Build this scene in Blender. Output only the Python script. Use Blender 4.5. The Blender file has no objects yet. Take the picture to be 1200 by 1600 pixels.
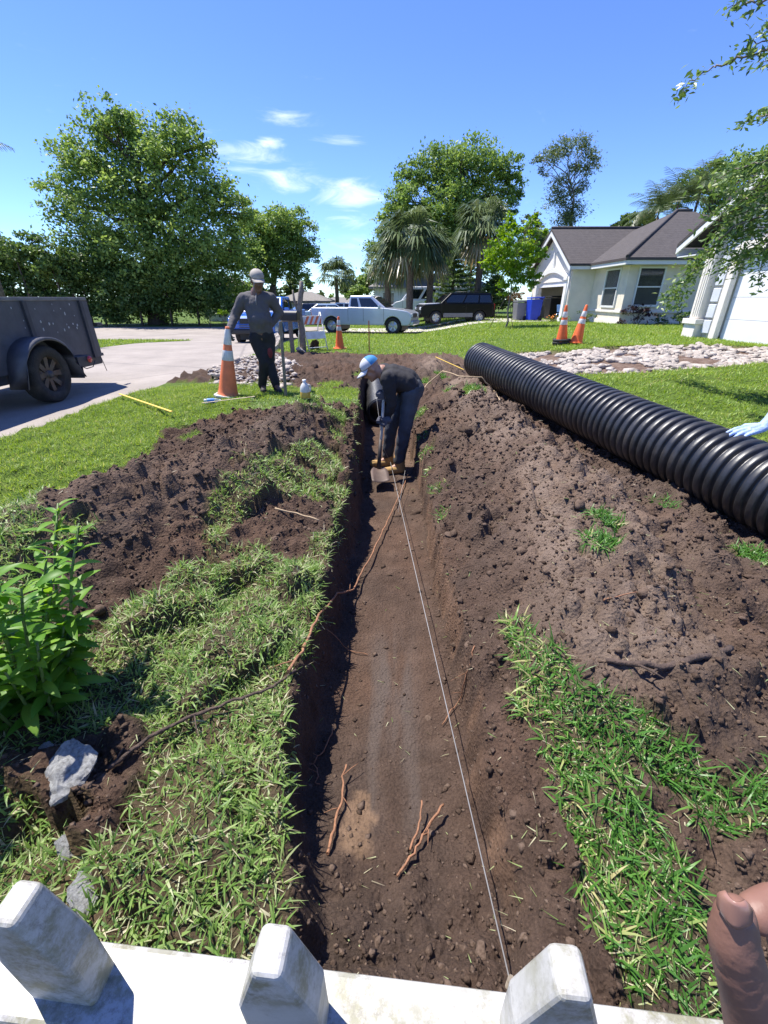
import bpy, bmesh, math, random
import numpy as np
from mathutils import Vector, Matrix, Euler

random.seed(7)
RNG = np.random.default_rng(7)
SC = bpy.context.scene
COL = SC.collection
PI = math.pi
R_ = math.radians

# ------------------------------------------------------------------ camera
CAM_H = 1.5
PITCH = math.atan((800 - 466) / 670.0)          # looking down towards the trench
cam_d = bpy.data.cameras.new('camera')
cam = bpy.data.objects.new('camera', cam_d)
COL.objects.link(cam)
cam.location = (0, 0, CAM_H)
cam.rotation_euler = (PI / 2 - PITCH, 0, 0)
cam_d.sensor_fit = 'HORIZONTAL'
cam_d.sensor_width = 36.0
cam_d.lens = 670.0 / 1200.0 * 36.0
cam_d.clip_start = 0.02
cam_d.clip_end = 2000
SC.camera = cam

# ------------------------------------------------------------------ sky, sun, exposure
SUN_EL = R_(64)
SUN_AZ = math.atan2(-0.82, 0.57)                # compass angle from +Y towards +X of the place the sun stands
world = bpy.data.worlds.new('World')
SC.world = world
world.use_nodes = True
wn = world.node_tree
wn.nodes.clear()


def N(tree, typ, **kw):
    n = tree.nodes.new(typ)
    for k, v in kw.items():
        if k.startswith('i_'):
            n.inputs[k[2:].replace('_', ' ')].default_value = v
        else:
            setattr(n, k, v)
    return n


def build_world():
    L = wn.links.new
    out = N(wn, 'ShaderNodeOutputWorld')
    bg = N(wn, 'ShaderNodeBackground')
    bg.inputs['Strength'].default_value = 0.102
    sky = N(wn, 'ShaderNodeTexSky')
    sky.sky_type = 'NISHITA'
    sky.sun_disc = False
    sky.sun_elevation = SUN_EL
    sky.sun_rotation = SUN_AZ
    sky.altitude = 0
    sky.air_density = 0.85
    sky.dust_density = 0.0
    sky.ozone_density = 4.5
    tc = N(wn, 'ShaderNodeTexCoord')
    # thin fair-weather clouds: noise on the dome, gathered in a few banks
    mp = N(wn, 'ShaderNodeMapping')
    mp.inputs['Scale'].default_value = (1, 1, 3.6)
    L(tc.outputs['Generated'], mp.inputs['Vector'])
    no = N(wn, 'ShaderNodeTexNoise')
    no.inputs['Scale'].default_value = 9.0
    no.inputs['Detail'].default_value = 9
    no.inputs['Roughness'].default_value = 0.62
    no.inputs['Distortion'].default_value = 0.7
    L(mp.outputs[0], no.inputs['Vector'])
    acc = None
    banks = [(-0.245, 0.222, .10, .030, .9), (-0.165, 0.197, .10, .030, 1.0), (-0.06, 0.172, .10, .040, 1.0), (-0.05, 0.135, .09, .03, .7), (-0.30, 0.255, .06, .015, .5),
             (-0.185, 0.278, .08, .014, .75), (-0.07, 0.250, .07, .012, .6), (-0.205, 0.243, .04, .014, .9), (-0.03, 0.10, .12, .03, .7),
             (-0.16, 0.12, .12, .02, .5), (0.9, 0.2, .3, .05, .8), (-1.6, .25, .3, .05, .8), (2.6, .3, .4, .06, .9)]
    for az, el, wa, we, st in banks:
        c = Vector((math.sin(az) * math.cos(el), math.cos(az) * math.cos(el), math.sin(el)))
        sub = N(wn, 'ShaderNodeVectorMath', operation='SUBTRACT')
        L(tc.outputs['Generated'], sub.inputs[0])
        sub.inputs[1].default_value = c
        mul = N(wn, 'ShaderNodeVectorMath', operation='MULTIPLY')
        L(sub.outputs[0], mul.inputs[0])
        mul.inputs[1].default_value = (1 / wa, 1 / wa, 1 / we)
        ln = N(wn, 'ShaderNodeVectorMath', operation='LENGTH')
        L(mul.outputs[0], ln.inputs[0])
        mr = N(wn, 'ShaderNodeMapRange', interpolation_type='SMOOTHSTEP')
        L(ln.outputs['Value'], mr.inputs['Value'])
        mr.inputs['From Min'].default_value = 0.0
        mr.inputs['From Max'].default_value = 1.25
        mr.inputs['To Min'].default_value = st
        mr.inputs['To Max'].default_value = 0.0
        if acc is None:
            acc = mr.outputs[0]
        else:
            mx = N(wn, 'ShaderNodeMath', operation='MAXIMUM')
            L(acc, mx.inputs[0])
            L(mr.outputs[0], mx.inputs[1])
            acc = mx.outputs[0]
    # density = smoothstep(noise + 0.5*mask)
    ad = N(wn, 'ShaderNodeMath', operation='MULTIPLY_ADD')
    L(acc, ad.inputs[0])
    ad.inputs[1].default_value = 0.45
    L(no.outputs['Fac'], ad.inputs[2])
    den = N(wn, 'ShaderNodeMapRange', interpolation_type='SMOOTHSTEP')
    L(ad.outputs[0], den.inputs['Value'])
    den.inputs['From Min'].default_value = 0.64
    den.inputs['From Max'].default_value = 1.22
    den.inputs['To Max'].default_value = 0.72
    mix = N(wn, 'ShaderNodeMix', data_type='RGBA')
    L(den.outputs[0], mix.inputs['Factor'])
    sat = N(wn, 'ShaderNodeHueSaturation')
    sat.inputs['Saturation'].default_value = 1.08
    sat.inputs['Hue'].default_value = 0.516
    L(sky.outputs[0], sat.inputs['Color'])
    tin = N(wn, 'ShaderNodeMix', data_type='RGBA', blend_type='MULTIPLY')
    tin.inputs['Factor'].default_value = 1
    tin.inputs[7].default_value = (.77, .92, 1.12, 1)
    L(sat.outputs[0], tin.inputs[6])
    L(tin.outputs[2], mix.inputs[6])
    mix.inputs[7].default_value = (7.6, 8.0, 8.7, 1)
    L(mix.outputs[2], bg.inputs['Color'])
    L(bg.outputs[0], out.inputs['Surface'])


build_world()
sun_d = bpy.data.lights.new('sun', 'SUN')
sun_d.energy = 4.0
sun_d.angle = R_(0.53)
sun_d.color = (1.0, 0.955, 0.88)
sun = bpy.data.objects.new('sun', sun_d)
COL.objects.link(sun)
sun_dir = Vector((math.sin(SUN_AZ) * math.cos(SUN_EL), math.cos(SUN_AZ) * math.cos(SUN_EL), math.sin(SUN_EL)))
sun.rotation_euler = sun_dir.to_track_quat('Z', 'Y').to_euler()
SC.view_settings.view_transform = 'Standard'
SC.view_settings.look = 'None'
SC.view_settings.exposure = 1.22
SC.view_settings.gamma = 1.0
SC.view_settings.use_curve_mapping = False
SC.cycles.max_bounces = 7
SC.cycles.transparent_max_bounces = 8
SC.cycles.use_denoising = True

# ------------------------------------------------------------------ survey helpers (photo pixels -> places on the ground)
F_PX = 670.0
_c, _s = math.cos(PITCH), math.sin(PITCH)


def ray(px, py):
    x = (px - 600) / F_PX
    y = -(py - 800) / F_PX
    return (x, _c + y * _s, -_s + y * _c)


def atZ(px, py, z=0.0):
    r = ray(px, py)
    t = (z - CAM_H) / r[2]
    return (t * r[0], t * r[1], z)


def atY(px, py, Y):
    r = ray(px, py)
    t = Y / r[1]
    return Vector((t * r[0], Y, CAM_H + t * r[2]))


# ------------------------------------------------------------------ object helpers
def tag(o, label=None, cat=None, group=None, kind=None):
    if label:
        o['label'] = label
    if cat:
        o['category'] = cat
    if group:
        o['group'] = group
    if kind:
        o['kind'] = kind
    return o


def thing(name, label, cat, loc=(0, 0, 0), rz=0.0, group=None):
    o = bpy.data.objects.new(name, None)
    COL.objects.link(o)
    o.location = loc
    o.rotation_euler = (0, 0, rz)
    o.empty_display_size = 0.1
    return tag(o, label, cat, group)


def copy_tree(o, parent=None):
    c = o.copy()
    COL.objects.link(c)
    c.parent = parent
    for ch in list(o.children):
        copy_tree(ch, c)
    return c


def mesh_np(name, verts, faces_flat, loop_tot, mats, parent=None, smooth=False, attrs=None, mat_idx=None):
    """fast mesh from numpy arrays; loop_tot = verts per face (int)"""
    me = bpy.data.meshes.new(name)
    nv = len(verts)
    nf = len(faces_flat) // loop_tot
    me.vertices.add(nv)
    me.vertices.foreach_set('co', np.asarray(verts, dtype=np.float32).ravel())
    me.loops.add(nf * loop_tot)
    me.loops.foreach_set('vertex_index', np.asarray(faces_flat, dtype=np.int32))
    me.polygons.add(nf)
    me.polygons.foreach_set('loop_start', np.arange(0, nf * loop_tot, loop_tot, dtype=np.int32))
    me.polygons.foreach_set('loop_total', np.full(nf, loop_tot, dtype=np.int32))
    if smooth:
        me.polygons.foreach_set('use_smooth', np.ones(nf, dtype=bool))
    if mat_idx is not None:
        me.polygons.foreach_set('material_index', np.asarray(mat_idx, dtype=np.int32))
    me.update(calc_edges=True)
    if attrs:
        for an, av in attrs.items():
            av = np.asarray(av, dtype=np.float32)
            if av.ndim == 1:
                a = me.attributes.new(an, 'FLOAT', 'POINT')
                a.data.foreach_set('value', av)
            else:
                a = me.attributes.new(an, 'FLOAT_COLOR', 'POINT')
                a.data.foreach_set('color', np.concatenate([av, np.ones((len(av), 1), np.float32)], 1).ravel())
    for m in (mats if isinstance(mats, (list, tuple)) else [mats]):
        me.materials.append(m)
    o = bpy.data.objects.new(name, me)
    COL.objects.link(o)
    if parent:
        o.parent = parent
    return o


class MB:
    """collects simple solids, builds ONE mesh object"""

    def __init__(self):
        self.v, self.f, self.sm = [], [], []

    def add(self, verts, faces, smooth=False):
        b = len(self.v)
        self.v += [tuple(x) for x in verts]
        for fc in faces:
            self.f.append(tuple(b + i for i in fc))
            self.sm.append(smooth)
        return self

    def box(self, c, s, rot=None, taper=None):
        sx, sy, sz = s[0] / 2, s[1] / 2, s[2] / 2
        P = [Vector((x * sx, y * sy, z * sz)) for z in (-1, 1) for y in (-1, 1) for x in (-1, 1)]
        if taper:
            for p in P[4:]:
                p.x *= taper[0]
                p.y *= taper[1]
        if rot is not None:
            M = rot if isinstance(rot, Matrix) else Euler(rot).to_matrix()
            P = [M @ p for p in P]
        P = [p + Vector(c) for p in P]
        return self.add(P, [(0, 2, 3, 1), (4, 5, 7, 6), (0, 1, 5, 4), (2, 6, 7, 3), (0, 4, 6, 2), (1, 3, 7, 5)])

    def prism(self, poly, y0, y1, axis='y'):
        """polygon of (a,b) pairs extruded along axis; axis y: a->x,b->z ; axis x: a->y,b->z ; axis z: a->x,b->y"""
        n = len(poly)

        def P(a, b, t):
            return {'y': (a, t, b), 'x': (t, a, b), 'z': (a, b, t)}[axis]
        V = [P(a, b, y0) for a, b in poly] + [P(a, b, y1) for a, b in poly]
        Fc = [(i, (i + 1) % n, n + (i + 1) % n, n + i) for i in range(n)]
        Fc += [tuple(range(n - 1, -1, -1)), tuple(range(n, 2 * n))]
        return self.add(V, Fc)

    def tube(self, pts, r, n=8, caps=True, smooth=True):
        pts = [Vector(p) for p in pts]
        rr = r if isinstance(r, (list, tuple)) else [r] * len(pts)
        V, Fc = [], []
        up = Vector((0, 0, 1))
        prev = None
        for i, p in enumerate(pts):
            d = (pts[min(i + 1, len(pts) - 1)] - pts[max(i - 1, 0)])
            if d.length < 1e-9:
                d = Vector((0, 0, 1))
            d.normalize()
            if prev is None:
                a = up if abs(d.z) < 0.9 else Vector((1, 0, 0))
                u = d.cross(a).normalized()
            else:
                u = (prev - d * prev.dot(d))
                u = u.normalized() if u.length > 1e-6 else d.orthogonal().normalized()
            prev = u
            w = d.cross(u)
            for k in range(n):
                t = 2 * PI * k / n
                V.append(p + (u * math.cos(t) + w * math.sin(t)) * rr[i])
        for i in range(len(pts) - 1):
            for k in range(n):
                a, b = i * n + k, i * n + (k + 1) % n
                Fc.append((a, b, b + n, a + n))
        self.add(V, Fc, smooth)
        if caps:
            b0 = len(self.v) - len(V)
            self.f.append(tuple(b0 + k for k in range(n - 1, -1, -1)))
            self.sm.append(False)
            e = b0 + (len(pts) - 1) * n
            self.f.append(tuple(e + k for k in range(n)))
            self.sm.append(False)
        return self

    def lathe(self, prof, n=24, M=None, smooth=True, a0=0.0, a1=2 * PI):
        """prof: (r,z) list, spun about z"""
        full = abs(a1 - a0 - 2 * PI) < 1e-6
        m = n if full else n + 1
        V, Fc = [], []
        for r, z in prof:
            for k in range(m):
                t = a0 + (a1 - a0) * k / n
                V.append(Vector((r * math.cos(t), r * math.sin(t), z)))
        for i in range(len(prof) - 1):
            for k in range(n):
                a, b = i * m + k, i * m + (k + 1) % m
                Fc.append((a, b, b + m, a + m))
        if M is not None:
            V = [M @ v for v in V]
        return self.add(V, Fc, smooth)

    def ball(self, c, r, n=10, sq=(1, 1, 1), M=None):
        V, Fc = [], []
        for i in range(n + 1):
            ph = PI * i / n
            for k in range(2 * n):
                t = PI * k / n
                p = Vector((math.sin(ph) * math.cos(t) * sq[0], math.sin(ph) * math.sin(t) * sq[1], -math.cos(ph) * sq[2])) * r
                if M is not None:
                    p = M @ p
                V.append(p + Vector(c))
        for i in range(n):
            for k in range(2 * n):
                a, b = i * 2 * n + k, i * 2 * n + (k + 1) % (2 * n)
                Fc.append((a, b, b + 2 * n, a + 2 * n))
        return self.add(V, Fc, True)

    def build(self, name, mat, parent=None, bevel=0.0, smooth=None, seg=2):
        me = bpy.data.meshes.new(name)
        me.from_pydata(self.v, [], self.f)
        bm = bmesh.new()
        bm.from_mesh(me)
        bmesh.ops.remove_doubles(bm, verts=bm.verts, dist=1e-6)
        bmesh.ops.recalc_face_normals(bm, faces=bm.faces)
        bm.to_mesh(me)
        bm.free()
        if len(me.polygons) == len(self.sm):
            me.polygons.foreach_set('use_smooth', np.array(self.sm if smooth is None else [smooth] * len(self.sm), dtype=bool))
        else:
            me.polygons.foreach_set('use_smooth', np.full(len(me.polygons), bool(any(self.sm)) if smooth is None else smooth, dtype=bool))
        me.materials.append(mat)
        me.update()
        o = bpy.data.objects.new(name, me)
        COL.objects.link(o)
        if parent:
            o.parent = parent
        if bevel:
            b = o.modifiers.new('bevel', 'BEVEL')
            b.width = bevel
            b.segments = seg
            b.limit_method = 'ANGLE'
            b.angle_limit = R_(35)
        return o


def frame_to(d, up=(0, 0, 1)):
    """rotation whose local z points along d"""
    return Vector(d).to_track_quat('Z', 'Y').to_matrix()


# ------------------------------------------------------------------ materials
MAT = {}


def mat(name, col, rough=0.6, metal=0.0, var=0.12, vscale=8.0, bump=0.0, bscale=60.0, spec=0.5, coat=0.0, dirt=None, dscale=3.0, damt=0.5, coord='Object', trans=0.0):
    if name in MAT:
        return MAT[name]
    m = bpy.data.materials.new(name)
    m.use_nodes = True
    t = m.node_tree
    L = t.links.new
    b = t.nodes['Principled BSDF']
    tc = N(t, 'ShaderNodeTexCoord')
    no = N(t, 'ShaderNodeTexNoise')
    no.inputs['Scale'].default_value = vscale
    no.inputs['Detail'].default_value = 6
    L(tc.outputs[coord], no.inputs['Vector'])
    ra = N(t, 'ShaderNodeValToRGB')
    ra.color_ramp.elements[0].position = 0.3
    ra.color_ramp.elements[1].position = 0.72
    ra.color_ramp.elements[0].color = tuple(max(0, c * (1 - var)) for c in col) + (1,)
    ra.color_ramp.elements[1].color = tuple(min(1, c * (1 + var)) for c in col) + (1,)
    L(no.outputs['Fac'], ra.inputs['Fac'])
    cur = ra.outputs['Color']
    if dirt:
        n2 = N(t, 'ShaderNodeTexNoise')
        n2.inputs['Scale'].default_value = dscale
        n2.inputs['Detail'].default_value = 8
        n2.inputs['Roughness'].default_value = 0.65
        L(tc.outputs[coord], n2.inputs['Vector'])
        mr = N(t, 'ShaderNodeMapRange')
        mr.inputs['From Min'].default_value = 0.48
        mr.inputs['From Max'].default_value = 0.72
        mr.inputs['To Max'].default_value = damt
        L(n2.outputs['Fac'], mr.inputs['Value'])
        mx = N(t, 'ShaderNodeMix', data_type='RGBA')
        L(mr.outputs[0], mx.inputs['Factor'])
        L(cur, mx.inputs[6])
        mx.inputs[7].default_value = tuple(dirt) + (1,)
        cur = mx.outputs[2]
    L(cur, b.inputs['Base Color'])
    b.inputs['Roughness'].default_value = rough
    b.inputs['Metallic'].default_value = metal
    b.inputs['Specular IOR Level'].default_value = spec
    if coat:
        b.inputs['Coat Weight'].default_value = coat
        b.inputs['Coat Roughness'].default_value = 0.06
    if trans:
        b.inputs['Transmission Weight'].default_value = trans
    if bump:
        n3 = N(t, 'ShaderNodeTexNoise')
        n3.inputs['Scale'].default_value = bscale
        n3.inputs['Detail'].default_value = 5
        L(tc.outputs[coord], n3.inputs['Vector'])
        bp = N(t, 'ShaderNodeBump')
        bp.inputs['Strength'].default_value = bump
        bp.inputs['Distance'].default_value = 0.02
        L(n3.outputs['Fac'], bp.inputs['Height'])
        L(bp.outputs[0], b.inputs['Normal'])
    MAT[name] = m
    return m


def leaf_mat(name, stops, rough=0.5, transl=0.45, spec=0.35):
    """foliage: colour from the per-leaf 'tint' attribute; light also passes through the blade"""
    if name in MAT:
        return MAT[name]
    m = bpy.data.materials.new(name)
    m.use_nodes = True
    t = m.node_tree
    L = t.links.new
    b = t.nodes['Principled BSDF']
    out = t.nodes['Material Output']
    at = N(t, 'ShaderNodeAttribute', attribute_name='tint')
    ra = N(t, 'ShaderNodeValToRGB')
    el = ra.color_ramp.elements
    while len(el) < len(stops):
        el.new(0.5)
    for e, (p, c) in zip(el, stops):
        e.position = p
        e.color = tuple(c) + (1,)
    L(at.outputs['Fac'], ra.inputs['Fac'])
    L(ra.outputs['Color'], b.inputs['Base Color'])
    b.inputs['Roughness'].default_value = rough
    b.inputs['Specular IOR Level'].default_value = spec
    tr = N(t, 'ShaderNodeBsdfTranslucent')
    hs = N(t, 'ShaderNodeHueSaturation')
    hs.inputs['Hue'].default_value = 0.485
    hs.inputs['Saturation'].default_value = 1.1
    hs.inputs['Value'].default_value = 1.25
    L(ra.outputs['Color'], hs.inputs['Color'])
    L(hs.outputs[0], tr.inputs['Color'])
    mx = N(t, 'ShaderNodeMixShader')
    mx.inputs[0].default_value = transl
    L(b.outputs[0], mx.inputs[1])
    L(tr.outputs[0], mx.inputs[2])
    L(mx.outputs[0], out.inputs['Surface'])
    MAT[name] = m
    return m


# ------------------------------------------------------------------ noise in numpy
def _hash(ix, iy, seed):
    h = (ix.astype(np.int64) * 374761393 + iy.astype(np.int64) * 668265263 + seed * 974634777) & 0xFFFFFFFF
    h = ((h ^ (h >> 13)) * 1274126177) & 0xFFFFFFFF
    h = h ^ (h >> 16)
    return (h & 0xFFFFFF).astype(np.float64) / float(0xFFFFFF)


def gnoise(x, y, seed=0):
    """gradient noise, about -1..1"""
    ix, iy = np.floor(x), np.floor(y)
    fx, fy = x - ix, y - iy
    u = fx * fx * fx * (fx * (fx * 6 - 15) + 10)
    v = fy * fy * fy * (fy * (fy * 6 - 15) + 10)

    def g(dx, dy):
        a = _hash(ix + dx, iy + dy, seed) * 2 * PI
        return np.cos(a) * (fx - dx) + np.sin(a) * (fy - dy)
    n0 = g(0, 0) * (1 - u) + g(1, 0) * u
    n1 = g(0, 1) * (1 - u) + g(1, 1) * u
    return (n0 * (1 - v) + n1 * v) * 1.5


def fbm(x, y, oct=4, seed=0, gain=0.5, lac=2.03):
    a, s, tot = 1.0, 0.0, 0.0
    for i in range(oct):
        s = s + a * gnoise(x, y, seed + i * 17)
        tot += a
        a *= gain
        x, y = x * lac + 11.3, y * lac + 5.7
    return s / tot


def billow(x, y, oct=4, seed=0, gain=0.5):
    a, s, tot = 1.0, 0.0, 0.0
    for i in range(oct):
        s = s + a * (np.abs(gnoise(x, y, seed + i * 31)))
        tot += a
        a *= gain
        x, y = x * 2.1 + 3.1, y * 2.1 + 7.7
    return s / tot


def domes(x, y, seed=0, prob=1.0, rmin=.35, rmax=.8):
    """heaped lumps: one rounded clod per cell, the highest wins; 0..1"""
    ix, iy = np.floor(x), np.floor(y)
    out = np.zeros(x.shape)
    for dx in (-1, 0, 1):
        for dy in (-1, 0, 1):
            cx, cy = ix + dx, iy + dy
            h1 = _hash(cx, cy, seed)
            px = cx + h1
            py = cy + _hash(cx, cy, seed + 1)
            q = _hash(cx, cy, seed + 2)
            R = rmin + (rmax - rmin) * q
            d2 = ((x - px) ** 2 + (y - py) ** 2) / (R * R)
            out = np.maximum(out, np.where(h1 * 7.13 % 1 < prob, (.35 + .65 * q) * (1 - d2), 0))
    return out


def S(v, a, b):
    t = np.clip((np.asarray(v, dtype=float) - a) / (b - a), 0, 1)
    return t * t * (3 - 2 * t)


def in_poly(x, y, poly):
    r = np.zeros(x.shape, bool)
    n = len(poly)
    for i in range(n):
        x0, y0 = poly[i][0], poly[i][1]
        x1, y1 = poly[(i + 1) % n][0], poly[(i + 1) % n][1]
        if y0 == y1:
            continue
        c = ((y0 > y) != (y1 > y)) & (x < (x1 - x0) * (y - y0) / (y1 - y0) + x0)
        r ^= c
    return r
# ================================================================== TERRAIN
def zbase(x, y):
    x = np.asarray(x, float)
    y = np.asarray(y, float)
    z = 0.12 * S(y, 2.5, 7) * S(x, -4.4, -2.6)
    z = z + 0.33 * S(x, 1.4, 5.5) * S(y, 4.5, 10)
    z = z - 0.32 * S(y, 14, 26) * S(-x, -9, 0)
    z = z - 0.10 * S(y, 19, 27) * S(x, 4, 9)
    return z


SEGS = [(-2.05, 2.25, -1.25, 3.2, .46, .34), (-1.25, 3.2, -.95, 5.3, .40, .28), (-1.2, 2.5, -1.6, 2.7, .3, .10),
        (1.05, 1.5, 1.45, 3.0, .50, .20), (1.45, 3.0, 1.25, 5.2, .42, .24), (1.25, 5.2, 1.25, 7.0, .36, .20), (1.85, 2.0, 2.0, 3.2, .35, .10),
        (-.8, 8.6, 1.0, 9.6, .5, .10), (0.75, 8.2, 1.1, 10.0, .45, .16), (-1.6, 8.6, -.9, 8.9, .3, .12)]


def mounds(x, y):
    z = np.zeros(np.broadcast(x, y).shape)
    for x0, y0, x1, y1, r, h in SEGS:
        dx, dy = x1 - x0, y1 - y0
        t = np.clip(((x - x0) * dx + (y - y0) * dy) / (dx * dx + dy * dy), 0, 1)
        d2 = (x - x0 - t * dx) ** 2 + (y - y0 - t * dy) ** 2
        z = np.maximum(z, h * np.exp(-d2 / (r * r))) + 0.15 * h * np.exp(-d2 / (r * r))
    return z


def trench_xl(y):
    return np.interp(y, [.3, .5, .75, 1.2, 2.1, 3.4, 6.2, 9], [-.20, -.235, -.29, -.37, -.34, -.28, -.34, -.42])


def trench_xrt(y):
    return np.interp(y, [.3, .5, .94, 1.5, 3.7, 6.3, 9], [.33, .34, .36, .36, .39, .36, .25])


def trench_xc(y):
    return (trench_xl(y) + trench_xrt(y)) / 2


def trench_amount(x, y, wob=True):
    """1 on the trench floor, 0 outside it"""
    if wob:
        x = x + .045 * gnoise(y * 2.6, x * .6, 41) + .022 * gnoise(x * 7, y * 8, 42) + .010 * gnoise(x * 19, y * 21, 43)
    xl, xr = trench_xl(y), trench_xrt(y)
    left = S(x, xl - .035, xl + .05)
    wr = np.interp(y, [.3, 1.5, 3, 5], [.40, .42, .30, .18])
    tr = (x - xr) / wr
    right = np.where(tr < 0, 1.0, np.where(tr < .10, 1 - tr / .10 * .72, np.clip(.28 * (1 - (tr - .10) / .90), 0, 1)))
    e = S(y, .22, .55) * (1 - S(y, 9.2, 10.2))
    return np.minimum(left, right) * e


def floor_z(y):
    return np.interp(y, [.2, .5, .9, 1.3, 2.2, 5, 8, 9.5], [-.10, -.17, -.27, -.33, -.39, -.42, -.40, -.3])


def Hs(x, y):
    """smooth ground, without lumps"""
    x = np.asarray(x, float)
    y = np.asarray(y, float)
    h = zbase(x, y) + mounds(x, y)
    D = trench_amount(x, y, False)
    return h * (1 - D) + floor_z(y) * D


def gp(px, py):
    """where the sight line through a photo pixel meets the ground"""
    r = ray(px, py)
    t, st = 0.3, 0.04
    for i in range(4000):
        x, y, z = t * r[0], t * r[1], CAM_H + t * r[2]
        if z < float(Hs(x, y)):
            break
        st = max(.02, .006 * t)
        t += st
    lo, hi = t - st, t
    for i in range(12):
        m = (lo + hi) / 2
        if CAM_H + m * r[2] < float(Hs(m * r[0], m * r[1])):
            hi = m
        else:
            lo = m
    return (hi * r[0], hi * r[1])


def PP(*pts):
    return [gp(*p) for p in pts]


def pip(poly):
    return poly


SOIL_L = PP((70, 850), (110, 775), (180, 740), (240, 715), (255, 685), (330, 660), (400, 645), (470, 650), (510, 668), (500, 700), (455, 715), (430, 700), (400, 730),
            (335, 745), (325, 800), (330, 860), (310, 900), (285, 925), (270, 962), (190, 972), (140, 985), (70, 985))
TRENCH_L = [(-.24, .05), (-.22, .3), (-.25, .5), (-.31, .75), (-.39, 1.2), (-.36, 2.1), (-.31, 3.2), (-.30, 4.0), (-.32, 5.0), (-.36, 6.2), (-.43, 7.2)]
SOIL_R = TRENCH_L + PP((535, 612), (470, 612), (440, 600), (360, 603), (300, 600), (190, 597), (250, 578), (330, 570), (440, 552), (520, 553), (600, 556), (700, 555), (720, 560)) + \
    [(2.0, 9.3), (2.05, 7.8), (2.4, 5.5), (2.9, 3.4), (3.3, 2.0), (3.3, .1)]
TURF_R = PP((772, 972), (800, 985), (845, 1010), (905, 1082), (960, 1110), (1010, 1140), (1065, 1165), (1085, 1200), (1125, 1235), (1170, 1210), (1210, 1190), (1210, 1330),
            (1150, 1335), (1090, 1300), (1075, 1265), (1020, 1230), (985, 1195), (975, 1240), (1010, 1290), (1055, 1340), (1075, 1400), (1085, 1440),
            (1110, 1500), (1115, 1590), (985, 1590), (940, 1500), (905, 1420), (880, 1320), (858, 1230), (848, 1150), (815, 1090), (800, 1040))
BARE_L = [PP((150, 1150), (235, 1140), (240, 1200), (215, 1260), (230, 1330), (180, 1350), (130, 1330), (150, 1260), (90, 1290), (30, 1260), (40, 1190)),
          PP((420, 770), (520, 790), (520, 830), (470, 860), (420, 850), (370, 870), (345, 850), (390, 810)),
          PP((340, 765), (300, 770), (330, 740), (400, 735), (390, 750)),
          PP((545, 640), (560, 640), (555, 700), (548, 760), (530, 770), (535, 700))]
RUBBLE = PP((735, 575), (800, 582), (905, 587), (1010, 584), (1110, 576), (1230, 566), (1230, 546), (1110, 540), (1000, 541), (900, 549), (800, 552), (735, 556))
TUFTS = [gp(*p) + (r,) for *p, r in [(945, 822, .10), (940, 860, .09), (1035, 795, .08), (690, 812, .07), (684, 770, .08), (655, 690, .10), (665, 715, .09), (668, 745, .07), (740, 612, .16),
                                   (690, 590, .14), (665, 600, .10), (1185, 885, .13), (655, 655, .10), (820, 1120, .05), (120, 830, .09), (300, 690, .10), (700, 615, .08), (560, 590, .15), (520, 605, .25), (590, 575, .12)]]


def street_xr(y):
    y = np.asarray(y, float)
    return np.interp(y, [-8, 4, 7.2, 8.2, 11, 14, 20, 26, 34], [-4.45, -4.45, -4.35, -4.2, -3.9, -3.6, -3.6, -3.7, -4.0]) + .05 * gnoise(y * 1.3, y * 0 + 3, 5) + .03 * gnoise(y * 5, y * 0 + 1, 6)


def street_xl(y):
    y = np.asarray(y, float)
    return np.where(y < 20.2, -9.6 - .5 * S(-y, -12, -8) + 1.2 * S(y, 17.5, 20.2), -9.6 - 40 * S(y, 20.2, 21.4))


def ragged(x, y):
    a = .05 * gnoise(x * 4, y * 4, 61) + .03 * gnoise(x * 11, y * 11, 62)
    b = .05 * gnoise(x * 4 + 9, y * 4, 63) + .03 * gnoise(x * 11, y * 11 + 4, 64)
    k = np.clip(.5 + .12 * y, .5, 1.8)
    return x + a * k, y + b * k


def soil_mask(x, y):
    """1 = bare earth, 0 = turf"""
    xr, yr = ragged(x, y)
    m = in_poly(xr, yr, SOIL_R) | in_poly(xr, yr, SOIL_L)
    for b in BARE_L:
        m |= in_poly(xr, yr, b)
    m &= ~in_poly(xr, yr, TURF_R)
    for cx, cy, r in TUFTS:
        m &= ((xr - cx) ** 2 + ((yr - cy) * .8) ** 2) > r * r
    m |= (xr < -.5) & (xr > -1.5) & (yr > 1.75) & (yr < 5.6) & (gnoise(x * 2.3 + 3, y * 2.0, 66) + .45 * gnoise(x * 6, y * 6, 67) > .24)
    m |= trench_amount(x, y) > .55
    return m


def rubble_mask(x, y):
    xr, yr = ragged(x, y)
    return in_poly(xr, yr, RUBBLE)


def in_street(x, y):
    return (x < street_xr(y) - .04) & (x > street_xl(y) + .04) & (y < 33)


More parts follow.
